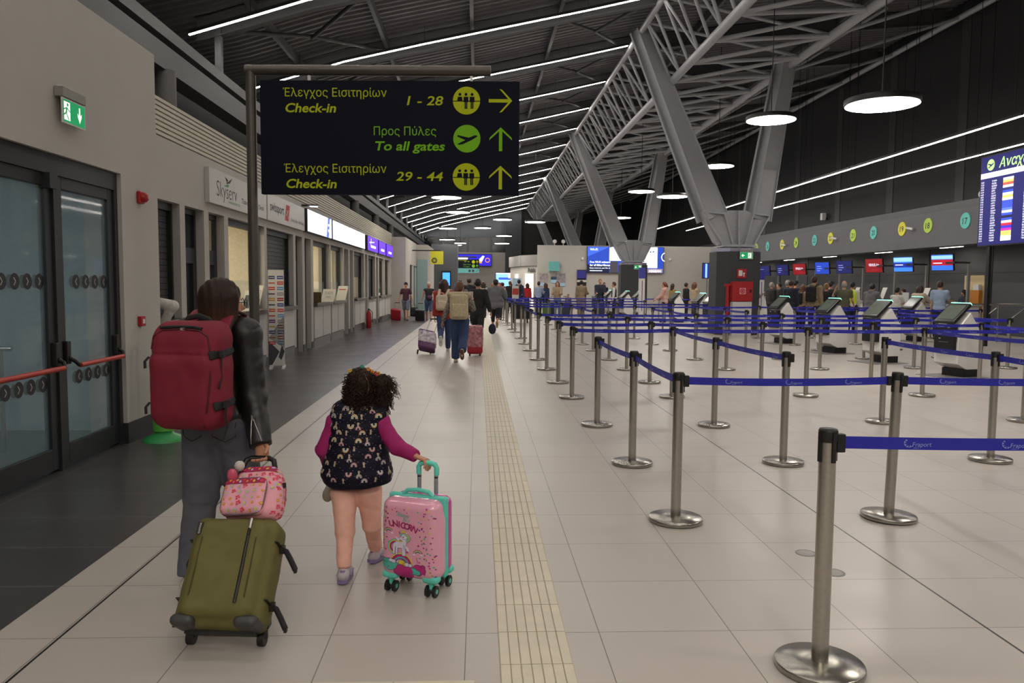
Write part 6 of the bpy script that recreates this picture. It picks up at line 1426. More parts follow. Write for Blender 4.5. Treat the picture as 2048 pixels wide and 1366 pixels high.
for sd in (-1, 1):
    c = J['pel']+J['r']*.085*sd-J['T']*.005; pts = []
    for x, z in ((-.06, .05), (-.058, -.0), (-.055, -.05), (-.028, -.065), (0, -.08), (.028, -.065), (.055, -.05), (.058, 0), (.06, .05)):
        h = bj.ray_cast(c+J['r']*x+J['T']*z-J['F']*.4, J['F'], 1.)[0]
        if h: pts.append(h-J['F']*.0005)
    if len(pts) > 2: mb.tube(pts, .0022, STI, 5)
mb.build('pocket_seam', WOM, world=True)
# red backpack
RP_ = mat('red_backpack_fabric', '77122a', .75, var=.1, scale=14, bump=.2); BKW = mat('black_webbing', '121214', .7)
r, F, T = J['r'], J['F'], J['T']; R = np.array([r, F, T]).T; c = J['chest']-F*.245-T*.075+r*.012
RB = thing('backpack', 'large red backpack with black straps on the back of the leather jacket person', 'backpack', tuple(c))
b = SDF().box(c-T*.01, (.18, .1, .245), R, .075, .02).box(c-T*.06-F*.02, (.185, .1, .19), R, .08, .03).box(c+T*.19-F*.0+F*.02, (.165, .09, .07), R, .06, .04)
def crease(P):
    q = (P-V3(c))@R; g = .004*np.sin(q[..., 0]*22+3*np.sin(q[..., 2]*9))*np.exp(-((q[..., 2]-.1)/.09)**2)
    return g+.0025*np.sin(q[..., 2]*34+2*np.sin(q[..., 0]*16))*np.sin(q[..., 0]*19)+.009*np.exp(-((q[..., 2]-.105)/.006)**2)*(q[..., 1] < -.03)
shell = sdf_obj('bag_shell', b, .0085, RP_, RB, disp=crease)
bv = bvh_of(shell)
def on(x, z, dz=.0): 
    h = bv.ray_cast(Vector(c)+r*x+T*z-F*.4, F, 1.)[0]; return (h-F*.003) if h else Vector(c)+r*x+T*z-F*.1
mb = MB(); mb.tube([on(x, z) for x, z in [(-.165, .13), (-.15, .19), (-.1, .222), (0, .228), (.09, .222), (.135, .195), (.15, .12), (.155, 0), (.14, -.15), (.11, -.235)]], .0042, mat('dark_red_piping', '4a0c14', .7), 8); mb.build('piping', RB, world=True)
mb = MB(); mb.tube([on(x, z)-T*.0+F*.0 for x, z in [(-.12, .232), (-.06, .236), (0, .238), (.06, .236), (.1, .23)]], .008, BKW, 8); mb.box(on(.0, .228), (.02, .008, .012), ZIP); mb.build('zip', RB, world=True)
def side_hit(y, z): 
    h = bv.ray_cast(Vector(c)+r*.5+F*y+T*z, -r, 1.)[0]; return h+r*.004 if h else Vector(c)+r*.19+F*y+T*z
for z in (.12, -.12):
    mb = MB(); mb.tube([side_hit(-.09, z-.015)-F*.02, side_hit(-.05, z-.008), side_hit(.02, z), side_hit(.07, z+.01)], .02, BKW, 8, flat=.15, up=tuple(F)); q = side_hit(-.045, z-.008)+r*.006; mb.box(q, (.018, .05, .03), BLACK_P); mb.build('compression_strap', RB, world=True)
    mb = MB(); q = side_hit(-.05, z-.01)+r*.006; mb.tube([q, q-T*.05+r*.004-F*.01, q-T*.11+r*.002, q-T*.16-F*.03], .012, BKW, 8, flat=.2); mb.build('strap_tail', RB, world=True)
for z in (.09, -.13):
    mb = MB(); h = bv.ray_cast(Vector(c)-r*.5-F*.05+T*z, r, 1.)[0] or Vector(c)-r*.18; mb.tube([h-F*.02, h-r*.008-F*.04-T*.02, h-F*.05-T*.05], .01, BKW, 8, flat=.4); mb.build('side_strap', RB, world=True)
mb = MB(); mb.tube([c+T*.245-r*.07+F*.05, c+T*.275-r*.05+F*.05, c+T*.285+F*.055, c+T*.27+r*.05+F*.06, c+T*.24+r*.075+F*.06], .014, BKW, 8, flat=.35, up=tuple(F)); mb.build('top_handle', RB, world=True)
for sd in (-1, 1):
    a0 = c+r*(.1*sd)+F*.085+T*.2; k = nk.lerp(J['sh'+('L' if sd < 0 else 'R')], .55)+T*.088
    mb = MB(); mb.tube([a0, a0.lerp(k, .55)+T*.02, k-F*.02, k+F*.07-T*.02, k+F*.13-T*.12, J['waist']+r*.13*sd+F*.13+T*.14], .034, RP_, 10, flatx=.2, up=tuple(r)); mb.build('shoulder_strap', RB, world=True)
    mb = MB(); mb.tube([a0-T*.006, a0.lerp(k, .55)+T*.014, k-F*.02-T*.006, k+F*.07-T*.026], .042, BKW, 10, flatx=.1, up=tuple(r)); mb.build('strap_lining', RB, world=True)

# ------------------------------------------------------------------ olive suitcase
OLI = mat('olive_canvas', '645f30', .75, var=.08, scale=16, bump=.12); OLD = mat('olive_seam', '454119', .8); CRN = mat('corner_guard', '3b3c3d', .45)
fl = Vector((-1.078, 3.32, 0)); th = math.radians(36); w = Vector((.0, math.sin(th), math.cos(th))); r = Vector((1, -.08, 0)).normalized(); w = (w-r*w.dot(r)).normalized(); n = r.cross(w)
if n.y > 0: n = -n
R = np.array([r, n, w]).T; base = fl+w*.035+n*.01
OC = thing('suitcase', 'olive green two wheeled canvas suitcase tilted behind the leather jacket person', 'suitcase', tuple(fl))
W_, H_, D_ = .375, .475, .225; cc = base+w*(H_/2)+n*(D_/2)
def ol(P):
    q = (P-V3(cc))@R; return .003*np.sin(q[..., 0]*24+2*np.sin(q[..., 2]*13))*np.sin(q[..., 2]*15+1)
b = SDF().box(cc-n*.02, (W_/2, D_/2-.02, H_/2), R, .045, .02).box(cc+n*.04+w*.005, (W_/2-.03, D_/2-.035, H_/2-.025), R, .05, .015)
oshell = sdf_obj('case_shell', b, .0085, OLI, OC, disp=ol); bv = bvh_of(oshell)
def of(x, z, lift=.003):
    h = bv.ray_cast(cc+r*x+w*z+n*.5, -n, 1.)[0]; return (h if h else cc+r*x+w*z+n*D_/2)+n*lift
def os_(y, z, sd=1):
    h = bv.ray_cast(cc+r*.5*sd+n*y+w*z, -r*sd, 1.)[0]; return (h if h else cc+r*W_/2*sd+n*y+w*z)+r*.003*sd
mb = MB(); mb.tube([of(.085, z) for z in (.16, .08, 0, -.1, -.15)], .0075, BLACK_P, 8, flat=.6); mb.build('zip', OC, world=True)
mb = MB(); q = of(.085, .185, .008); mb.tube([q+w*.025, q-w*.02], .007, ZIP, 8, flat=.5); mb.tube([q-w*.02, q-w*.05+n*.004], .006, BLACK_P, 6); mb.build('zip_puller', OC, world=True)
for x in (-.115, .12): mb = MB(); mb.tube([of(x, z, .001) for z in (.22, .12, 0, -.12, -.21)], .0035, OLD, 6); mb.build('seam', OC, world=True)
mb = MB(); q = of(-.138, .165, .006); Mx = frame(q, w, -r, n); mb.box((0, 0, 0), (.055, .024, .004), BLACK_P, Mx); mb.text('EASTPAK', .012, WHITE_P, Mx, (-.024, -.005), .003, width=.048); mb.build('label_tag', OC, world=True)
for z in (.13, -.12):
    for sd in (1, -1):
        mb = MB(); p0 = os_(.05, z, sd); p1 = os_(-.03, z-.01, sd)
        tail = [p1, p1+r*.025*sd-w*.01, p1+r*.055*sd-w*.05+n*.01, p1+r*.085*sd-w*.095+n*.015] if sd > 0 else [p1, p1+r*.012*sd-w*.03, p1+r*.02*sd-w*.08]
        mb.tube([p0, p1], .014, BKW, 8, flat=.25, up=tuple(w)); mb.box(p1+r*.006*sd, (.02, .035, .03), BLACK_P); mb.tube(tail, .0125, BKW, 8, flat=.3, up=tuple(n)); mb.box(tail[-1], (.012, .022, .022), BLACK_P); mb.build('compression_strap', OC, world=True)
for sd in (-1, 1):
    g = SDF().box(cc+r*sd*(W_/2-.054)+n*.03-w*(H_/2-.022), (.051, .075, .026), R, .025, .01); sdf_obj('corner_guard', g, .009, CRN, OC)
    p = fl+r*sd*.155; p.z = .033
    mb = MB(); mb.tube([p-r*.014, p+r*.014], .033, BLACK_P, 16); mb.build('wheel', OC, world=True)
    mb = MB(); mb.tube([p, p+w*.05+n*.02], .022, BLACK_P, 8); mb.box(p+w*.06+n*.03, (.06, .05, .04), BLACK_P); mb.build('wheel_housing', OC, world=True)
mb = MB(); mb.box((0, 0, 0), (W_*.8, .05, .02), BLACK_P, frame(cc-w*(H_/2+.004)-n*.03, r, n)); mb.build('skid_plate', OC, world=True)
grip = J['wrR']+J['hdR']*.08-Vector((0, .012, 0)); top = base+n*.02
Lh = (grip-top).dot(w); g0 = top+w*(Lh)
gx = (grip-g0).dot(r); HNDL = mat('handle_black', '161617', .35)
mb = MB(); A0 = top+r*(gx*.35-.075)+w*(H_-.03); B0 = top+r*(gx*.35+.095)+w*(H_-.03); A1 = grip-r*.085-w*.0; B1 = grip+r*.075
for p0, p1 in ((A0, A1), (B0, B1)): mb.tube([p0, p1-w*.08], .0095, STEEL, 10)
mb.build('handle_tube', OC, world=True)
mb = MB(); mb.tube([A1-w*.15, A1-w*.05, A1-w*.012+r*.012, A1+r*.035, B1-r*.035, B1-w*.012-r*.012, B1-w*.05, B1-w*.15], .0135, HNDL, 12); mb.build('grip', OC, world=True)

# ------------------------------------------------------------------ pink flowered backpack on the suitcase
PKF = mat('pink_flower_fabric', 'e8a3b0', .75, var=.06, scale=12, bump=.1); CRI = mat('crimson_fabric', 'a51f4c', .7, var=.12, scale=40); PIP = mat('grey_piping', '6b5763', .6)
pb = base+w*(H_+.004)+n*.12+r*.045; Hb = .25
rr = (r*.97+n*.2).normalized(); nn = rr.cross(w)
if nn.y > 0: nn = -nn
Rb = np.array([rr, nn, w]).T; pc = pb+w*Hb/2
PB = thing('backpack', 'small pink flowered child backpack sitting on top of the olive suitcase', 'backpack', tuple(pb))
b = SDF().box(pc-w*.02, (.125, .06, Hb/2-.02), Rb, .055, .02).box(pc+w*.03, (.105, .058, Hb/2-.03), Rb, .057, .03).box(pc-w*.055-nn*.0, (.132, .055, .072), Rb, .04, .03); ps = sdf_obj('bag_shell', b, .007, PKF, PB, disp=wrinkle(.0015, 60, 4))
fp = pc-w*.04+nn*.06-rr*.02; pk = sdf_obj('front_pocket', SDF().box(fp, (.108, .036, .086), Rb, .034, .01), .0065, PKF, PB)
mb = MB(); mb.tube([fp+nn*.014+rr*(.106*math.copysign(abs(math.cos(a))**.45, math.cos(a)))+w*(.086*math.copysign(abs(math.sin(a))**.45, math.sin(a))) for a in [2*PI*i/40 for i in range(41)]], .0042, PIP, 8); mb.build('piping', PB, world=True)
bs, bk_ = bvh_of(ps), bvh_of(pk)
FC = [mark('petal_red', 'd8344a'), mark('petal_yellow', 'd9b53a'), mark('petal_orange', 'd98a3a'), mark('petal_blue', 'b9b6dd'), mark('petal_rose', 'e0506e')]
rf = random.Random(3)
def flower(mb, bv, Mx, x, y, s_):
    k = rf.randrange(3)
    if k == 0:
        for a in (0, 1.3, 2.6, 4.1): project(mb, bv, Mx, oval(x+s_*.7*math.cos(a), y+s_*.7*math.sin(a), s_*.55, s_*.42, 8, a), FC[rf.choice((0, 4))], .002)
    elif k == 1:
        for i in range(6): project(mb, bv, Mx, oval(x+s_*.75*math.cos(i*PI/3), y+s_*.75*math.sin(i*PI/3), s_*.36, None, 8), FC[3], .002)
        project(mb, bv, Mx, oval(x, y, s_*.55), FC[1], .003)
    else: project(mb, bv, Mx, oval(x, y, s_*.6), FC[2], .002); project(mb, bv, Mx, oval(x, y, s_*.3), FC[1], .003)
mb = MB(); MF = frame(fp+nn*.1, rr, w, nn); MS = frame(pc+nn*.15, rr, w, nn)
for iz in range(5):
    for ix in range(6): flower(mb, bk_, MF, -.088+ix*.035+(iz % 2)*.012+rf.uniform(-.006, .006), -.07+iz*.028+rf.uniform(-.004, .004), rf.uniform(.008, .012))
for iz in range(4):
    for ix in range(7): flower(mb, bs, MS, -.1+ix*.034+(iz % 2)*.014, .0+iz*.022, rf.uniform(.008, .011))
Mr = frame(pc+rr*.2, -nn, w, rr)
for iz in range(8):
    for ix in range(3): flower(mb, bs, Mr, -.035+ix*.03+(iz % 2)*.01, -.11+iz*.028, rf.uniform(.008, .012))
mb.build('flower_print', PB, world=True)
mb = MB()
for z0, z1, bv_, M_, hw in ((.052, .078, bk_, MF, .098), (.083, .116, bs, MS, .108)):
    for i in range(28):
        for j in range(5):
            x0 = -hw+i*hw/14; x1 = x0+hw/14; y0 = z0+(z1-z0)*j/5; y1 = z0+(z1-z0)*(j+1)/5; project(mb, bv_, M_, [(x0, y0), (x1, y0), (x1, y1), (x0, y1)], CRI, .003)
    for i in range(11): project(mb, bv_, M_, oval(-hw*.88+i*hw*.176, (z0+z1)/2+(.004 if i % 2 else -.004), .0065, None, 7), FC[(i*2) % 5], .0045)
mb.build('crimson_band', PB, world=True)
mb = MB(); q = pc+rr*.13+w*.04-nn*.0; mb.tube([q, q+rr*.012-w*.03, q+rr*.018-w*.08, q+rr*.016-w*.1], .0022, CRI, 6); mb.tube([q+nn*.01, q-w*.02], .01, BLACK_P, 6); mb.build('side_cord', PB, world=True)
mb = MB(); q = pc-rr*.075+w*.11+nn*.075; mb.ball(q, .024, mat('pompom_white', 'cfc6c2', .9, bump=.8, scale=180), 14); mb.build('pompom', PB, world=True)
mb = MB(); q2 = q-rr*.02-w*.05+nn*.01; mb.ball(q2, (.024, .014, .034), mat('pink_charm', 'c9506c', .3), 14); mb.build('oval_charm', PB, world=True)
mb = MB(); q3 = pc-rr*.135-w*.05; mb.tube([q3+nn*.03+w*.03, q3-rr*.012+w*.01, q3+nn*.02-w*.03], .006, mat('yellow_loop', 'c9c02a', .6), 8); mb.build('side_loop', PB, world=True)

# ------------------------------------------------------------------ the child
PNKL = cloth('legging_peach', 'f0b9a6', var=.05, bump=.08); MAG = cloth('sleeve_magenta', '9a1560', var=.08, bump=.2); VST = cloth('vest_navy', '0f1022', rough=.7, var=.1, spec=.25)
Jc = SK(-.63, 4.17, .03, 1.1); Jc['hs'] = .86; Jc['s'] = .66; Jc['shoe'] = 1.12
for k, v in dict(pel=(716, 940, 4.17), hipL=(688, 985, 4.16), hipR=(738, 980, 4.18), knL=(690, 1066, 4.1), anL=(688, 1139, 4.03), knR=(744, 1052, 4.22), anR=(752, 1097, 4.33), waist=(714, 905, 4.17), chest=(714, 868, 4.17), neck=(720, 812, 4.17), head=(722, 776, 4.18), shL=(672, 845, 4.17), elL=(648, 897, 4.15), wrL=(664, 948, 4.27), shR=(760, 845, 4.17), elR=(793, 893, 4.12), wrR=(833, 913, 4.03)).items(): Jc[k] = at(*v)
Jc['hdR'] = (at(852, 920, 4.0)-Jc['wrR']).normalized(); Jc['hdL'] = Vector((.1, .5, -.8)).normalized(); Jc['ftL'] = Vector((.05, 1, 0)).normalized(); Jc['ftR'] = Vector((.42, .9, 0)).normalized()
for n_, a in (('L', 4.0), ('R', 4.33)): Jc['an'+n_].z = .068
CH = person('small child with curly pigtail in navy patterned vest pulling a pink suitcase', Jc, dict(top=MAG, topname='jumper', crop=1, ease=.014, sleeve=1., bottom=PNKL, botname='leggings', length=.985, bease=.005, girth=1.06, shoes=mat('shoe_lilac_white', 'b9b0b6', .5, var=.15, scale=25), sole=mat('sole_lilac', '8a76a6', .5), hair=None, hand=1.15, palmR=Vector((.1, -.25, -1)), curlR=1.0), .0065)
for n_ in 'LR':
    a, ft = Jc['an'+n_], Jc['ft'+n_]; rt = ft.cross(Vector((0, 0, 1))); mb = MB(); LIL = mat('shoe_lilac', '8f7aa8', .4)
    for sd in (-1, 1): mb.tube([a+rt*sd*.027+ft*.09-Vector((0, 0, .03)), a+rt*sd*.031+ft*.04-Vector((0, 0, .02)), a+rt*sd*.03-ft*.0-Vector((0, 0, .033))], .009, LIL, 8, flat=.5)
    mb.ball(a-ft*.032-Vector((0, 0, .01)), (.018, .014, .02), LIL, 8); mb.build('shoe_panel', CH, world=True)
# curly hair with a side parting and one high pigtail
hd, hf, hr, hu = Jc['head'], Jc['hf'], Jc['hr'], Jc['hu']; q = Jc['hs']; RH = np.array([hr, hf, hu]).T
CUR = mat('hair_dark_curls', '26170f', .6, var=.6, scale=45, bump=.4, spec=.25)
b = SDF(); b.ell(hd+hu*.03*q-hf*.01*q, (.088*q, .104*q, .103*q), RH, .02).ell(hd-hf*.04*q-hu*.05*q-hr*.01, (.088*q, .07*q, .095*q), RH, .03)
pg = hd+hr*.105*q+hu*.05*q; b.ell(pg+hr*.025*q-hu*.03*q, (.058*q, .055*q, .07*q), RH, .012).ell(pg+hr*.025*q-hu*.115*q, (.05*q, .05*q, .07*q), RH, .03)
b.ell(hd+hf*.082*q-hu*.045*q, (.06*q, .06*q, .09*q), RH, .01, op='s')
def curls(P): return .0035*np.sin(P[..., 0]*150+2*np.sin(P[..., 2]*90))*np.sin(P[..., 2]*120+2*np.sin(P[..., 1]*100))*np.cos(P[..., 1]*110)
HC = sdf_obj('hair', b, .005, CUR, CH, disp=curls)
mb = MB(); rc = random.Random(5); hv = [v.co+CH.location for v in HC.data.vertices]; hp_ = HC.data.polygons
for i in range(820):
    f_ = hp_[rc.randrange(len(hp_))]; o0 = Vector(f_.center)+CH.location; nm = f_.normal.copy()
    if (o0-hd).dot(hf) > .05: continue
    tail = (o0-pg).length < .085; L = rc.uniform(.035, .06)*(1.35 if tail else 1.); out = (nm*rc.uniform(.12, .75 if tail else .4)-Vector((0, 0, 1))*rc.uniform(.5, 1.)+hr*rc.uniform(-.2, .35 if tail else .2)).normalized()
    u_ = out.cross(Vector((.3, .5, .8))).normalized(); v_ = out.cross(u_); rr_ = rc.uniform(.004, .009); ph = rc.uniform(0, 6); k = rc.uniform(9, 16)
    mb.tube([o0+nm*.001+out*L*t/13+(u_*math.cos(ph+k*t/13)+v_*math.sin(ph+k*t/13)-u_*math.cos(ph)-v_*math.sin(ph))*rr_*min(1, .3+t/4) for t in range(14)], [.0019]*10+[.0016, .0013, .001, .0006], CUR, 4)
mb.build('loose_curls', HC, world=True)
bh = bvh_of(HC)
mb = MB(); pts = []
for i in range(9):
    z = .1-i*.018; h = bh.ray_cast(hd+hr*(.03+.028*math.sin(i*.34))*q+hu*z*q-hf*.4, hf, 1.)[0]
    if h: pts.append(h-hf*.001)
if len(pts) > 2: mb.tube(pts, .0018, mat('parting_skin', 'a07a62', .6), 6)
mb.build('hair_parting', HC, world=True)
CLIPS = [('clip_yellow', 'd8a82a'), ('clip_teal', '2f8f7a'), ('clip_orange', 'd88a2a'), ('clip_pink', 'c22a4a')]
mb = MB()
for i, (x, z, c_) in enumerate(((-.062, .1, 0), (.012, .128, 1), (.05, .112, 2), (.075, .095, 2), (.1, .08, 3), (.112, .086, 0))):
    p = hd+hr*x*q+hu*(z+.01)*q-hf*.035*q; m = mat(CLIPS[c_][0], CLIPS[c_][1], .35, var=0)
    for a in range(5): mb.ball(p+hr*.007*math.cos(a*1.26)+hu*.007*math.sin(a*1.26), .0055, m, 10)
mb.build('hair_clips', HC, world=True)
# quilted vest
r, F, T = Jc['r'], Jc['F'], Jc['T']; R = np.array([r, F, T]).T; pel, ch, nk = Jc['pel'], Jc['chest'], Jc['neck']
b = SDF()
for z, rx, ry in ((.2, .12, .09), (.13, .142, .108), (.05, .156, .122), (-.03, .17, .133), (-.1, .184, .142), (-.15, .188, .145)): b.ell(ch+T*(z-.08), (rx, ry, .085), R, .05)
b.cap(nk-T*.04-r*.09, nk-T*.04+r*.09, .055, None, .05).cone(nk-T*.05, nk+T*.012, .07, .06, .03)
hem = at(712, 980, 4.05); b.box(hem-T*.1+r*.0, (.3, .3, .1), np.array([(r+T*.07).normalized(), F, (T-r*.07).normalized()]).T, .001, .001, op='s')
def quilt(P):
    z = P[..., 2]-float(ch.z); return .004*np.exp(-((((z+.02) % .062)-.031)/.009)**2)+.0015*np.sin(P[..., 0]*40)*np.sin(P[..., 2]*60)
VS = sdf_obj('vest', b, .0065, VST, CH, disp=quilt); bv = bvh_of(VS)
mb = MB(); CAT = mark('cat_cream', 'b7a58c'); RB_ = [mark('band_orange', 'c08a4e'), mark('band_cream', 'c3b9a0'), mark('band_mint', 'a9c2bd'), mark('band_pink', '9c6f96'), mark('band_rose', 'a5626c')]; DOT = mark('dot_mauve', '94629a')
def rainbow(Mx, x, y, s_, c3, flip=1):
    for i, cidx in enumerate(c3):
        r1 = s_*(1-.24*i)
        for p in arcs(x, y, r1-s_*.24, r1, 0, PI*flip, 7): project(mb, bv, Mx, p, RB_[cidx], .002)
        for sg in (-1, 1): project(mb, bv, Mx, [(x+sg*(r1-s_*.24), y), (x+sg*r1, y), (x+sg*r1, y-s_*.35*flip), (x+sg*(r1-s_*.24), y-s_*.35*flip)], RB_[cidx], .002)
def cat(Mx, x, y, s_, flip=1):
    project(mb, bv, Mx, [(a*s_+x, c_*s_*flip+y) for a, c_ in [(-.45, -1), (.45, -1), (.4, 0), (.2, .5), (-.2, .5), (-.4, 0)]], CAT, .002)
    project(mb, bv, Mx, oval(x, y+s_*.75*flip, s_*.42, s_*.36), CAT, .0025)
    for sg in (-1, 1): project(mb, bv, Mx, [(x+sg*.4*s_, y+s_*.85*flip), (x+sg*.34*s_, y+s_*1.35*flip), (x+sg*.08*s_, y+s_*1.02*flip)], CAT, .0025)
    for p in arcs(x+s_*.7, y-.1*s_*flip, s_*.38, s_*.5, PI*.2, PI*1.2, 5): project(mb, bv, Mx, p, CAT, .002)
ctr = ch.copy(); kq = 0
for iz in range(-1, 9):
    z = .105-iz*.041
    for ia in range(-5, 6):
        a = ia*.36+(.18 if iz % 2 else 0); o3 = -F*math.cos(a)+r*math.sin(a); x3 = Vector((0, 0, 1)).cross(o3)
        Mx = frame(ctr+o3*.25+T*z, x3, (0, 0, 1), o3); kq += 1; s_ = .0175
        k3 = [(0, 1, 2), (3, 1, 2), (1, 0, 2), (4, 1, 3), (2, 3, 1)][kq % 5]
        if (ia+iz) % 3 == 0: rainbow(Mx, 0, 0, s_, k3, 1 if kq % 3 else -1)
        elif (ia+iz) % 3 == 1: cat(Mx, 0, .004, s_*.68, 1 if kq % 2 else -1); (rainbow(Mx, 0, -.017, s_*.85, k3) if iz % 2 else None)
        project(mb, bv, Mx, oval(.021, .017, .0024, None, 6), DOT, .002); project(mb, bv, Mx, oval(-.02, -.012, .0016, None, 6), CAT, .002)
mb.build('vest_print', VS, world=True)
# plush toy held in front, only its feet hang below the vest
PLU = mat('plush_beige', '9c8d7c', .95, var=.1, bump=.5, scale=120)
pt = at(663, 955, 4.36); o = thing('plush_toy', 'beige plush toy, its feet dangling below the left side of child vest', 'plush toy', tuple(pt))
sdf_obj('toy_body', SDF().ell(pt+Vector((0, .02, .03)), (.05, .045, .07), None, .03).ell(pt+Vector((0, .02, .12)), (.045, .045, .045), None, .02), .007, PLU, o)
for px, py in ((655, 992), (676, 1000)):
    ft = at(px, py, 4.3); sdf_obj('toy_foot', SDF().cap(pt+Vector((0, 0, -.0)), ft+Vector((0, 0, .02)), .016, .02, .02).ell(ft, (.028, .026, .034), None, .02), .006, mat('plush_foot', 'a99f8f', .95, bump=.5, scale=120), o)

# ------------------------------------------------------------------ pink suitcase with the unicorn print
r = Vector((.925, -.38, 0)).normalized(); n = Vector((-.38, -.925, 0)).normalized(); w = Vector((0, 0, 1)); R = np.array([r, n, w]).T
PC_ = thing('suitcase', 'glossy pink hard suitcase with a printed unicorn beside the child', 'suitcase', (-.3, 3.93, 0))
cc = V3(-.3, 3.93, .285); Wc, Hc = .315, .405
TUR = mat('turquoise_plastic', '62d2bf', .35); PSH = mat('pink_glossy_shell', 'e6a2ba', .2, var=.015, coat=.8); MSH = mat('magenta_glossy_shell', 'c4479a', .22, var=.02, coat=.6)
nv, rv, wv = V3(n), V3(r), V3(w)
b = SDF().box(cc+nv*.052, (Wc/2, .058, Hc/2), R, .05, .01).box(cc+nv*.04-wv*.03, (Wc/2+.004, .05, Hc/2-.035), R, .05, .03); fs = sdf_obj('front_shell', b, .0065, PSH, PC_)
sdf_obj('rear_shell', SDF().box(cc-nv*.06, (Wc/2-.002, .048, Hc/2-.002), R, .045, .01), .0065, MSH, PC_)
for k in (.004, -.016): sdf_obj('zip_band', SDF().box(cc+nv*k, (Wc/2+.004, .0095, Hc/2+.004), R, .009, .004).box(cc+nv*k, (Wc/2-.05, .03, Hc/2-.05), R, .02, .004, op='s'), .005, TUR, PC_)
for sx in (-1, 1):
    for sy in (.075, -.085):
        q = V3(cc)+rv*sx*(Wc/2-.045)+nv*sy; wp = Vector((q[0], q[1], 0))
        sdf_obj('corner_foot', SDF().box(Vector((q[0], q[1], .092)), (.045, .03, .02), R, .018, .01).cap(Vector((q[0], q[1], .1)), Vector((q[0], q[1], .045)), .016, .014, .015), .006, TUR, PC_)
        for sd in (-1, 1): mb = MB(); mb.tube([wp+r*(sd*.02-.008)+Vector((0, 0, .029)), wp+r*(sd*.02+.008)+Vector((0, 0, .029))], .029, BLACK_P, 16); mb.tube([wp+r*(sd*.029-.001)+Vector((0, 0, .029)), wp+r*(sd*.029+.001)+Vector((0, 0, .029))], .012, TUR, 12); mb.build('wheel', PC_, world=True)
tp = Vector(cc)+w*(Hc/2)
mb = MB(); mb.tube([tp-r*.085+n*.0-w*.0, tp-r*.06+w*.022, tp+w*.03, tp+r*.06+w*.022, tp+r*.085], .011, TUR, 10); mb.build('carry_handle', PC_, world=True)
gR = Jc['wrR']+Jc['hdR']*.062; gz = gR.z-.012; hb = tp-n*.07+r*.02
for sd in (-1, 1):
    mb = MB(); p0 = hb+r*sd*.048-w*.05; mb.tube([p0, Vector((p0.x, p0.y, gz-.03))], .0085, mat('handle_tube_grey', '9c9ca6', .35, .4), 10, flat=1.3); mb.tube([Vector((p0.x, p0.y, gz-.075)), Vector((p0.x, p0.y, gz-.068))], .0105, BLACK_P, 10); mb.build('handle_tube', PC_, world=True)
mb = MB(); hc = Vector((hb.x, hb.y, gz)); mb.tube([hc-r*.05-w*.06, hc-r*.052-w*.025, hc-r*.042-w*.006, hc-r*.02, hc+r*.02, hc+r*.042-w*.006, hc+r*.052-w*.025, hc+r*.05-w*.06], .0135, TUR, 12); mb.build('grip', PC_, world=True)
# print
bv = bvh_of(fs); mb = MB(); Mx = frame(Vector(cc)+n*.2, r, w, n); k_ = .405/215.
def X2(px, py): return ((px-103.5)*.0027, -(py-116)*.00245)      # drawing grid over the shell face
def PP(poly, m, l=.0015): project(mb, bv, Mx, [X2(*p) for p in poly], m, l)
UW, UP_, UT, UY, UM, UV, UO = mark('uni_white', 'd6cfe0'), mark('uni_pink', 'b8287a'), mark('uni_teal', '52b5a5'), mark('uni_yellow', 'd6c53a'), mark('uni_magenta', 'a32466'), mark('uni_violet', '7a3a86'), mark('uni_outline', '5a3a6a')
g = lambda x, y: (x*.161+33.4, y*.161+13)        # crop pixels to the drawing grid
def G(poly, m, l): PP([g(*p) for p in poly], m, l)
def Gov(x, y, rx, ry, m, l): G(oval(x, y, rx, ry, 14), m, l)
def Garc(x, y, r0, r1, a0, a1, m, l, n_=10):
    for p in arcs(x, y, r0, r1, a0, a1, n_): G(p, m, l)
rs = random.Random(11)
for i in range(230):
    x, y = rs.uniform(95, 770), rs.uniform(215, 1130)
    if 180 < x < 560 and 290 < y < 1150: continue
    c_ = rs.choice((UV, UP_, UT, UY, UM)); s_ = rs.uniform(7, 14)
    if rs.random() < .4: G([(x+s_*1.3*math.cos(a*PI/5-PI/2)*(1 if a % 2 == 0 else .45), y+s_*1.3*math.sin(a*PI/5-PI/2)*(1 if a % 2 == 0 else .45)) for a in range(10)], c_, .0015)
    else: Gov(x-s_*.4, y, s_*.6, s_*.6, c_, .0015); Gov(x+s_*.4, y, s_*.6, s_*.6, c_, .0016); G([(x-s_*.9, y+2), (x+s_*.9, y+2), (x, y+s_*1.4)], c_, .0017)
mb.build('confetti_print', PC_, world=True); mb = MB()
for cx, cy in ((185, 555), (560, 800)):
    for i, c_ in enumerate((UP_, UY, UT, UV)): Garc(cx, cy, 52-i*9, 60-i*9, -PI*.95, -PI*.15, c_, .0017)
    for dx in (-45, 45): Gov(cx+dx, cy+8, 18, 12, UW, .002)
for i, c_ in enumerate((UY, UM, UP_, UT, UV, UW)): Garc(345, 960, 152-i*17, 134-i*17+1, -PI, 0, c_, .0016+i*.0001, 14)
def cloud(lst, m, l):
    for x, y, rx in lst: Gov(x, y, rx+6, rx*.8+6, UO, l)
    for x, y, rx in lst: Gov(x, y, rx, rx*.8, m, l+.0005)
cloud([(560, 985, 60), (610, 1010, 48), (560, 1040, 50), (620, 960, 30)], UP_, .002); cloud([(350, 930, 38), (400, 950, 36)], UY, .0024)
cloud([(125, 945, 50), (185, 945, 62), (250, 975, 58), (200, 1000, 60), (140, 985, 45)], UT, .0024); cloud([(500, 1025, 50), (550, 1040, 42)], UT, .0026); cloud([(345, 1010, 62), (430, 1030, 66), (380, 1090, 68), (310, 1060, 60), (440, 1085, 55)], UP_, .003)
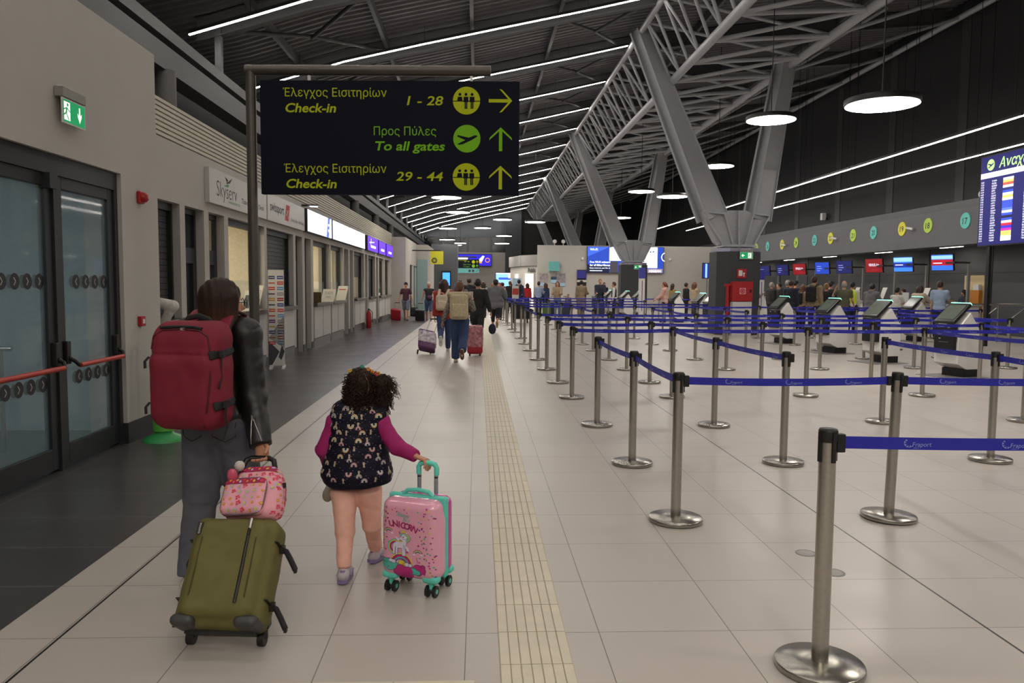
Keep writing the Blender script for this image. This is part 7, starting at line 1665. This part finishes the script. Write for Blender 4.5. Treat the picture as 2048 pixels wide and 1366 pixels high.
cloud([(215, 915, 26), (250, 925, 28)], UW, .0036); cloud([(425, 950, 30), (462, 955, 26)], UW, .0036)
mb.build('cloud_print', PC_, world=True); mb = MB()
for i, c_ in enumerate((UT, UY, UP_, UV)): Garc(275, 735, 62+i*-12+28, 74+i*-12+28, PI*.55, PI*1.55, c_, .0024+i*.0002)
Gov(330, 700, 82, 52, UO, .0026); Gov(330, 700, 78, 48, UW, .003); G([(350, 680), (410, 700), (425, 590), (380, 570)], UW, .0031)
for x0, x1, y1 in ((258, 252, 830), (290, 288, 838), (365, 372, 845), (385, 392, 845)): G([(x0-17, 700), (x0+17, 700), (x1+14, y1), (x1-14, y1)], UO, .0029); G([(x0-14, 700), (x0+14, 700), (x1+11, y1-4), (x1-11, y1-4)], UW, .0032)
G([(395, 700), (440, 730), (455, 775), (430, 785), (415, 750), (380, 730)], UW, .0032); G([(412, 780), (440, 780), (436, 800), (414, 800)], UP_, .0034)
Gov(392, 592, 42, 38, UO, .0032); Gov(392, 592, 38, 34, UW, .0034); Gov(352, 622, 24, 19, UW, .0035); G([(405, 565), (425, 530), (428, 575)], UW, .0035); Gov(377, 600, 8, 9, UO, .0038); Gov(372, 622, 7, 5, FC[4], .0038)
G([(332, 580), (318, 520), (350, 566)], FC[0], .0037); G([(350, 545), (352, 515), (365, 530), (378, 508), (390, 530), (405, 515), (402, 548)], UY, .0038)
for i, c_ in enumerate((UT, UY, UT)): Garc(400+i*6, 610, 30+i*8, 40+i*8, -PI*.6, PI*.45, c_, .0036)
G([(325, 570), (345, 552), (375, 560), (350, 590)], UT, .0039); G([(310, 660), (270, 610), (290, 600), (300, 630), (305, 598), (330, 640)], UW, .003); Gov(330, 660, 40, 8, UY, .0035)
G([(540, 850), (548, 850), (562, 915), (556, 916)], UM, .002); G([(544+14*math.cos(a*PI/5-PI/2)*(1 if a % 2 == 0 else .45), 842+14*math.sin(a*PI/5-PI/2)*(1 if a % 2 == 0 else .45)) for a in range(10)], UY, .0022)
mb.build('unicorn_print', PC_, world=True); mb = MB()
Mt = frame(Vector(cc)+n*.1128, r, w, n)
def tx(t, x, y, size, m, sh=0., bold=0., width=None, rot=0.):
    p = X2(*g(x, y)); mb.text(t, size, m, Mt @ Matrix.Translation((p[0], p[1], 0)) @ Matrix.Rotation(rot, 4, 'Z'), (0, 0), 0, sh, 'c', bold, width)
tx('Always', 360, 345, .036, UT, .3, .0, .068, -.12); tx('be a', 405, 403, .034, UT, .3, .0, .036, -.1)
for i, L_ in enumerate('UNICORN'):
    t = (i-3)/3.; tx(L_, 368+t*138, 485+abs(t)**2*10+t*22, .043, UM, 0, .03, None, -.12-t*.35)
mb.build('lettering', PC_, world=True)
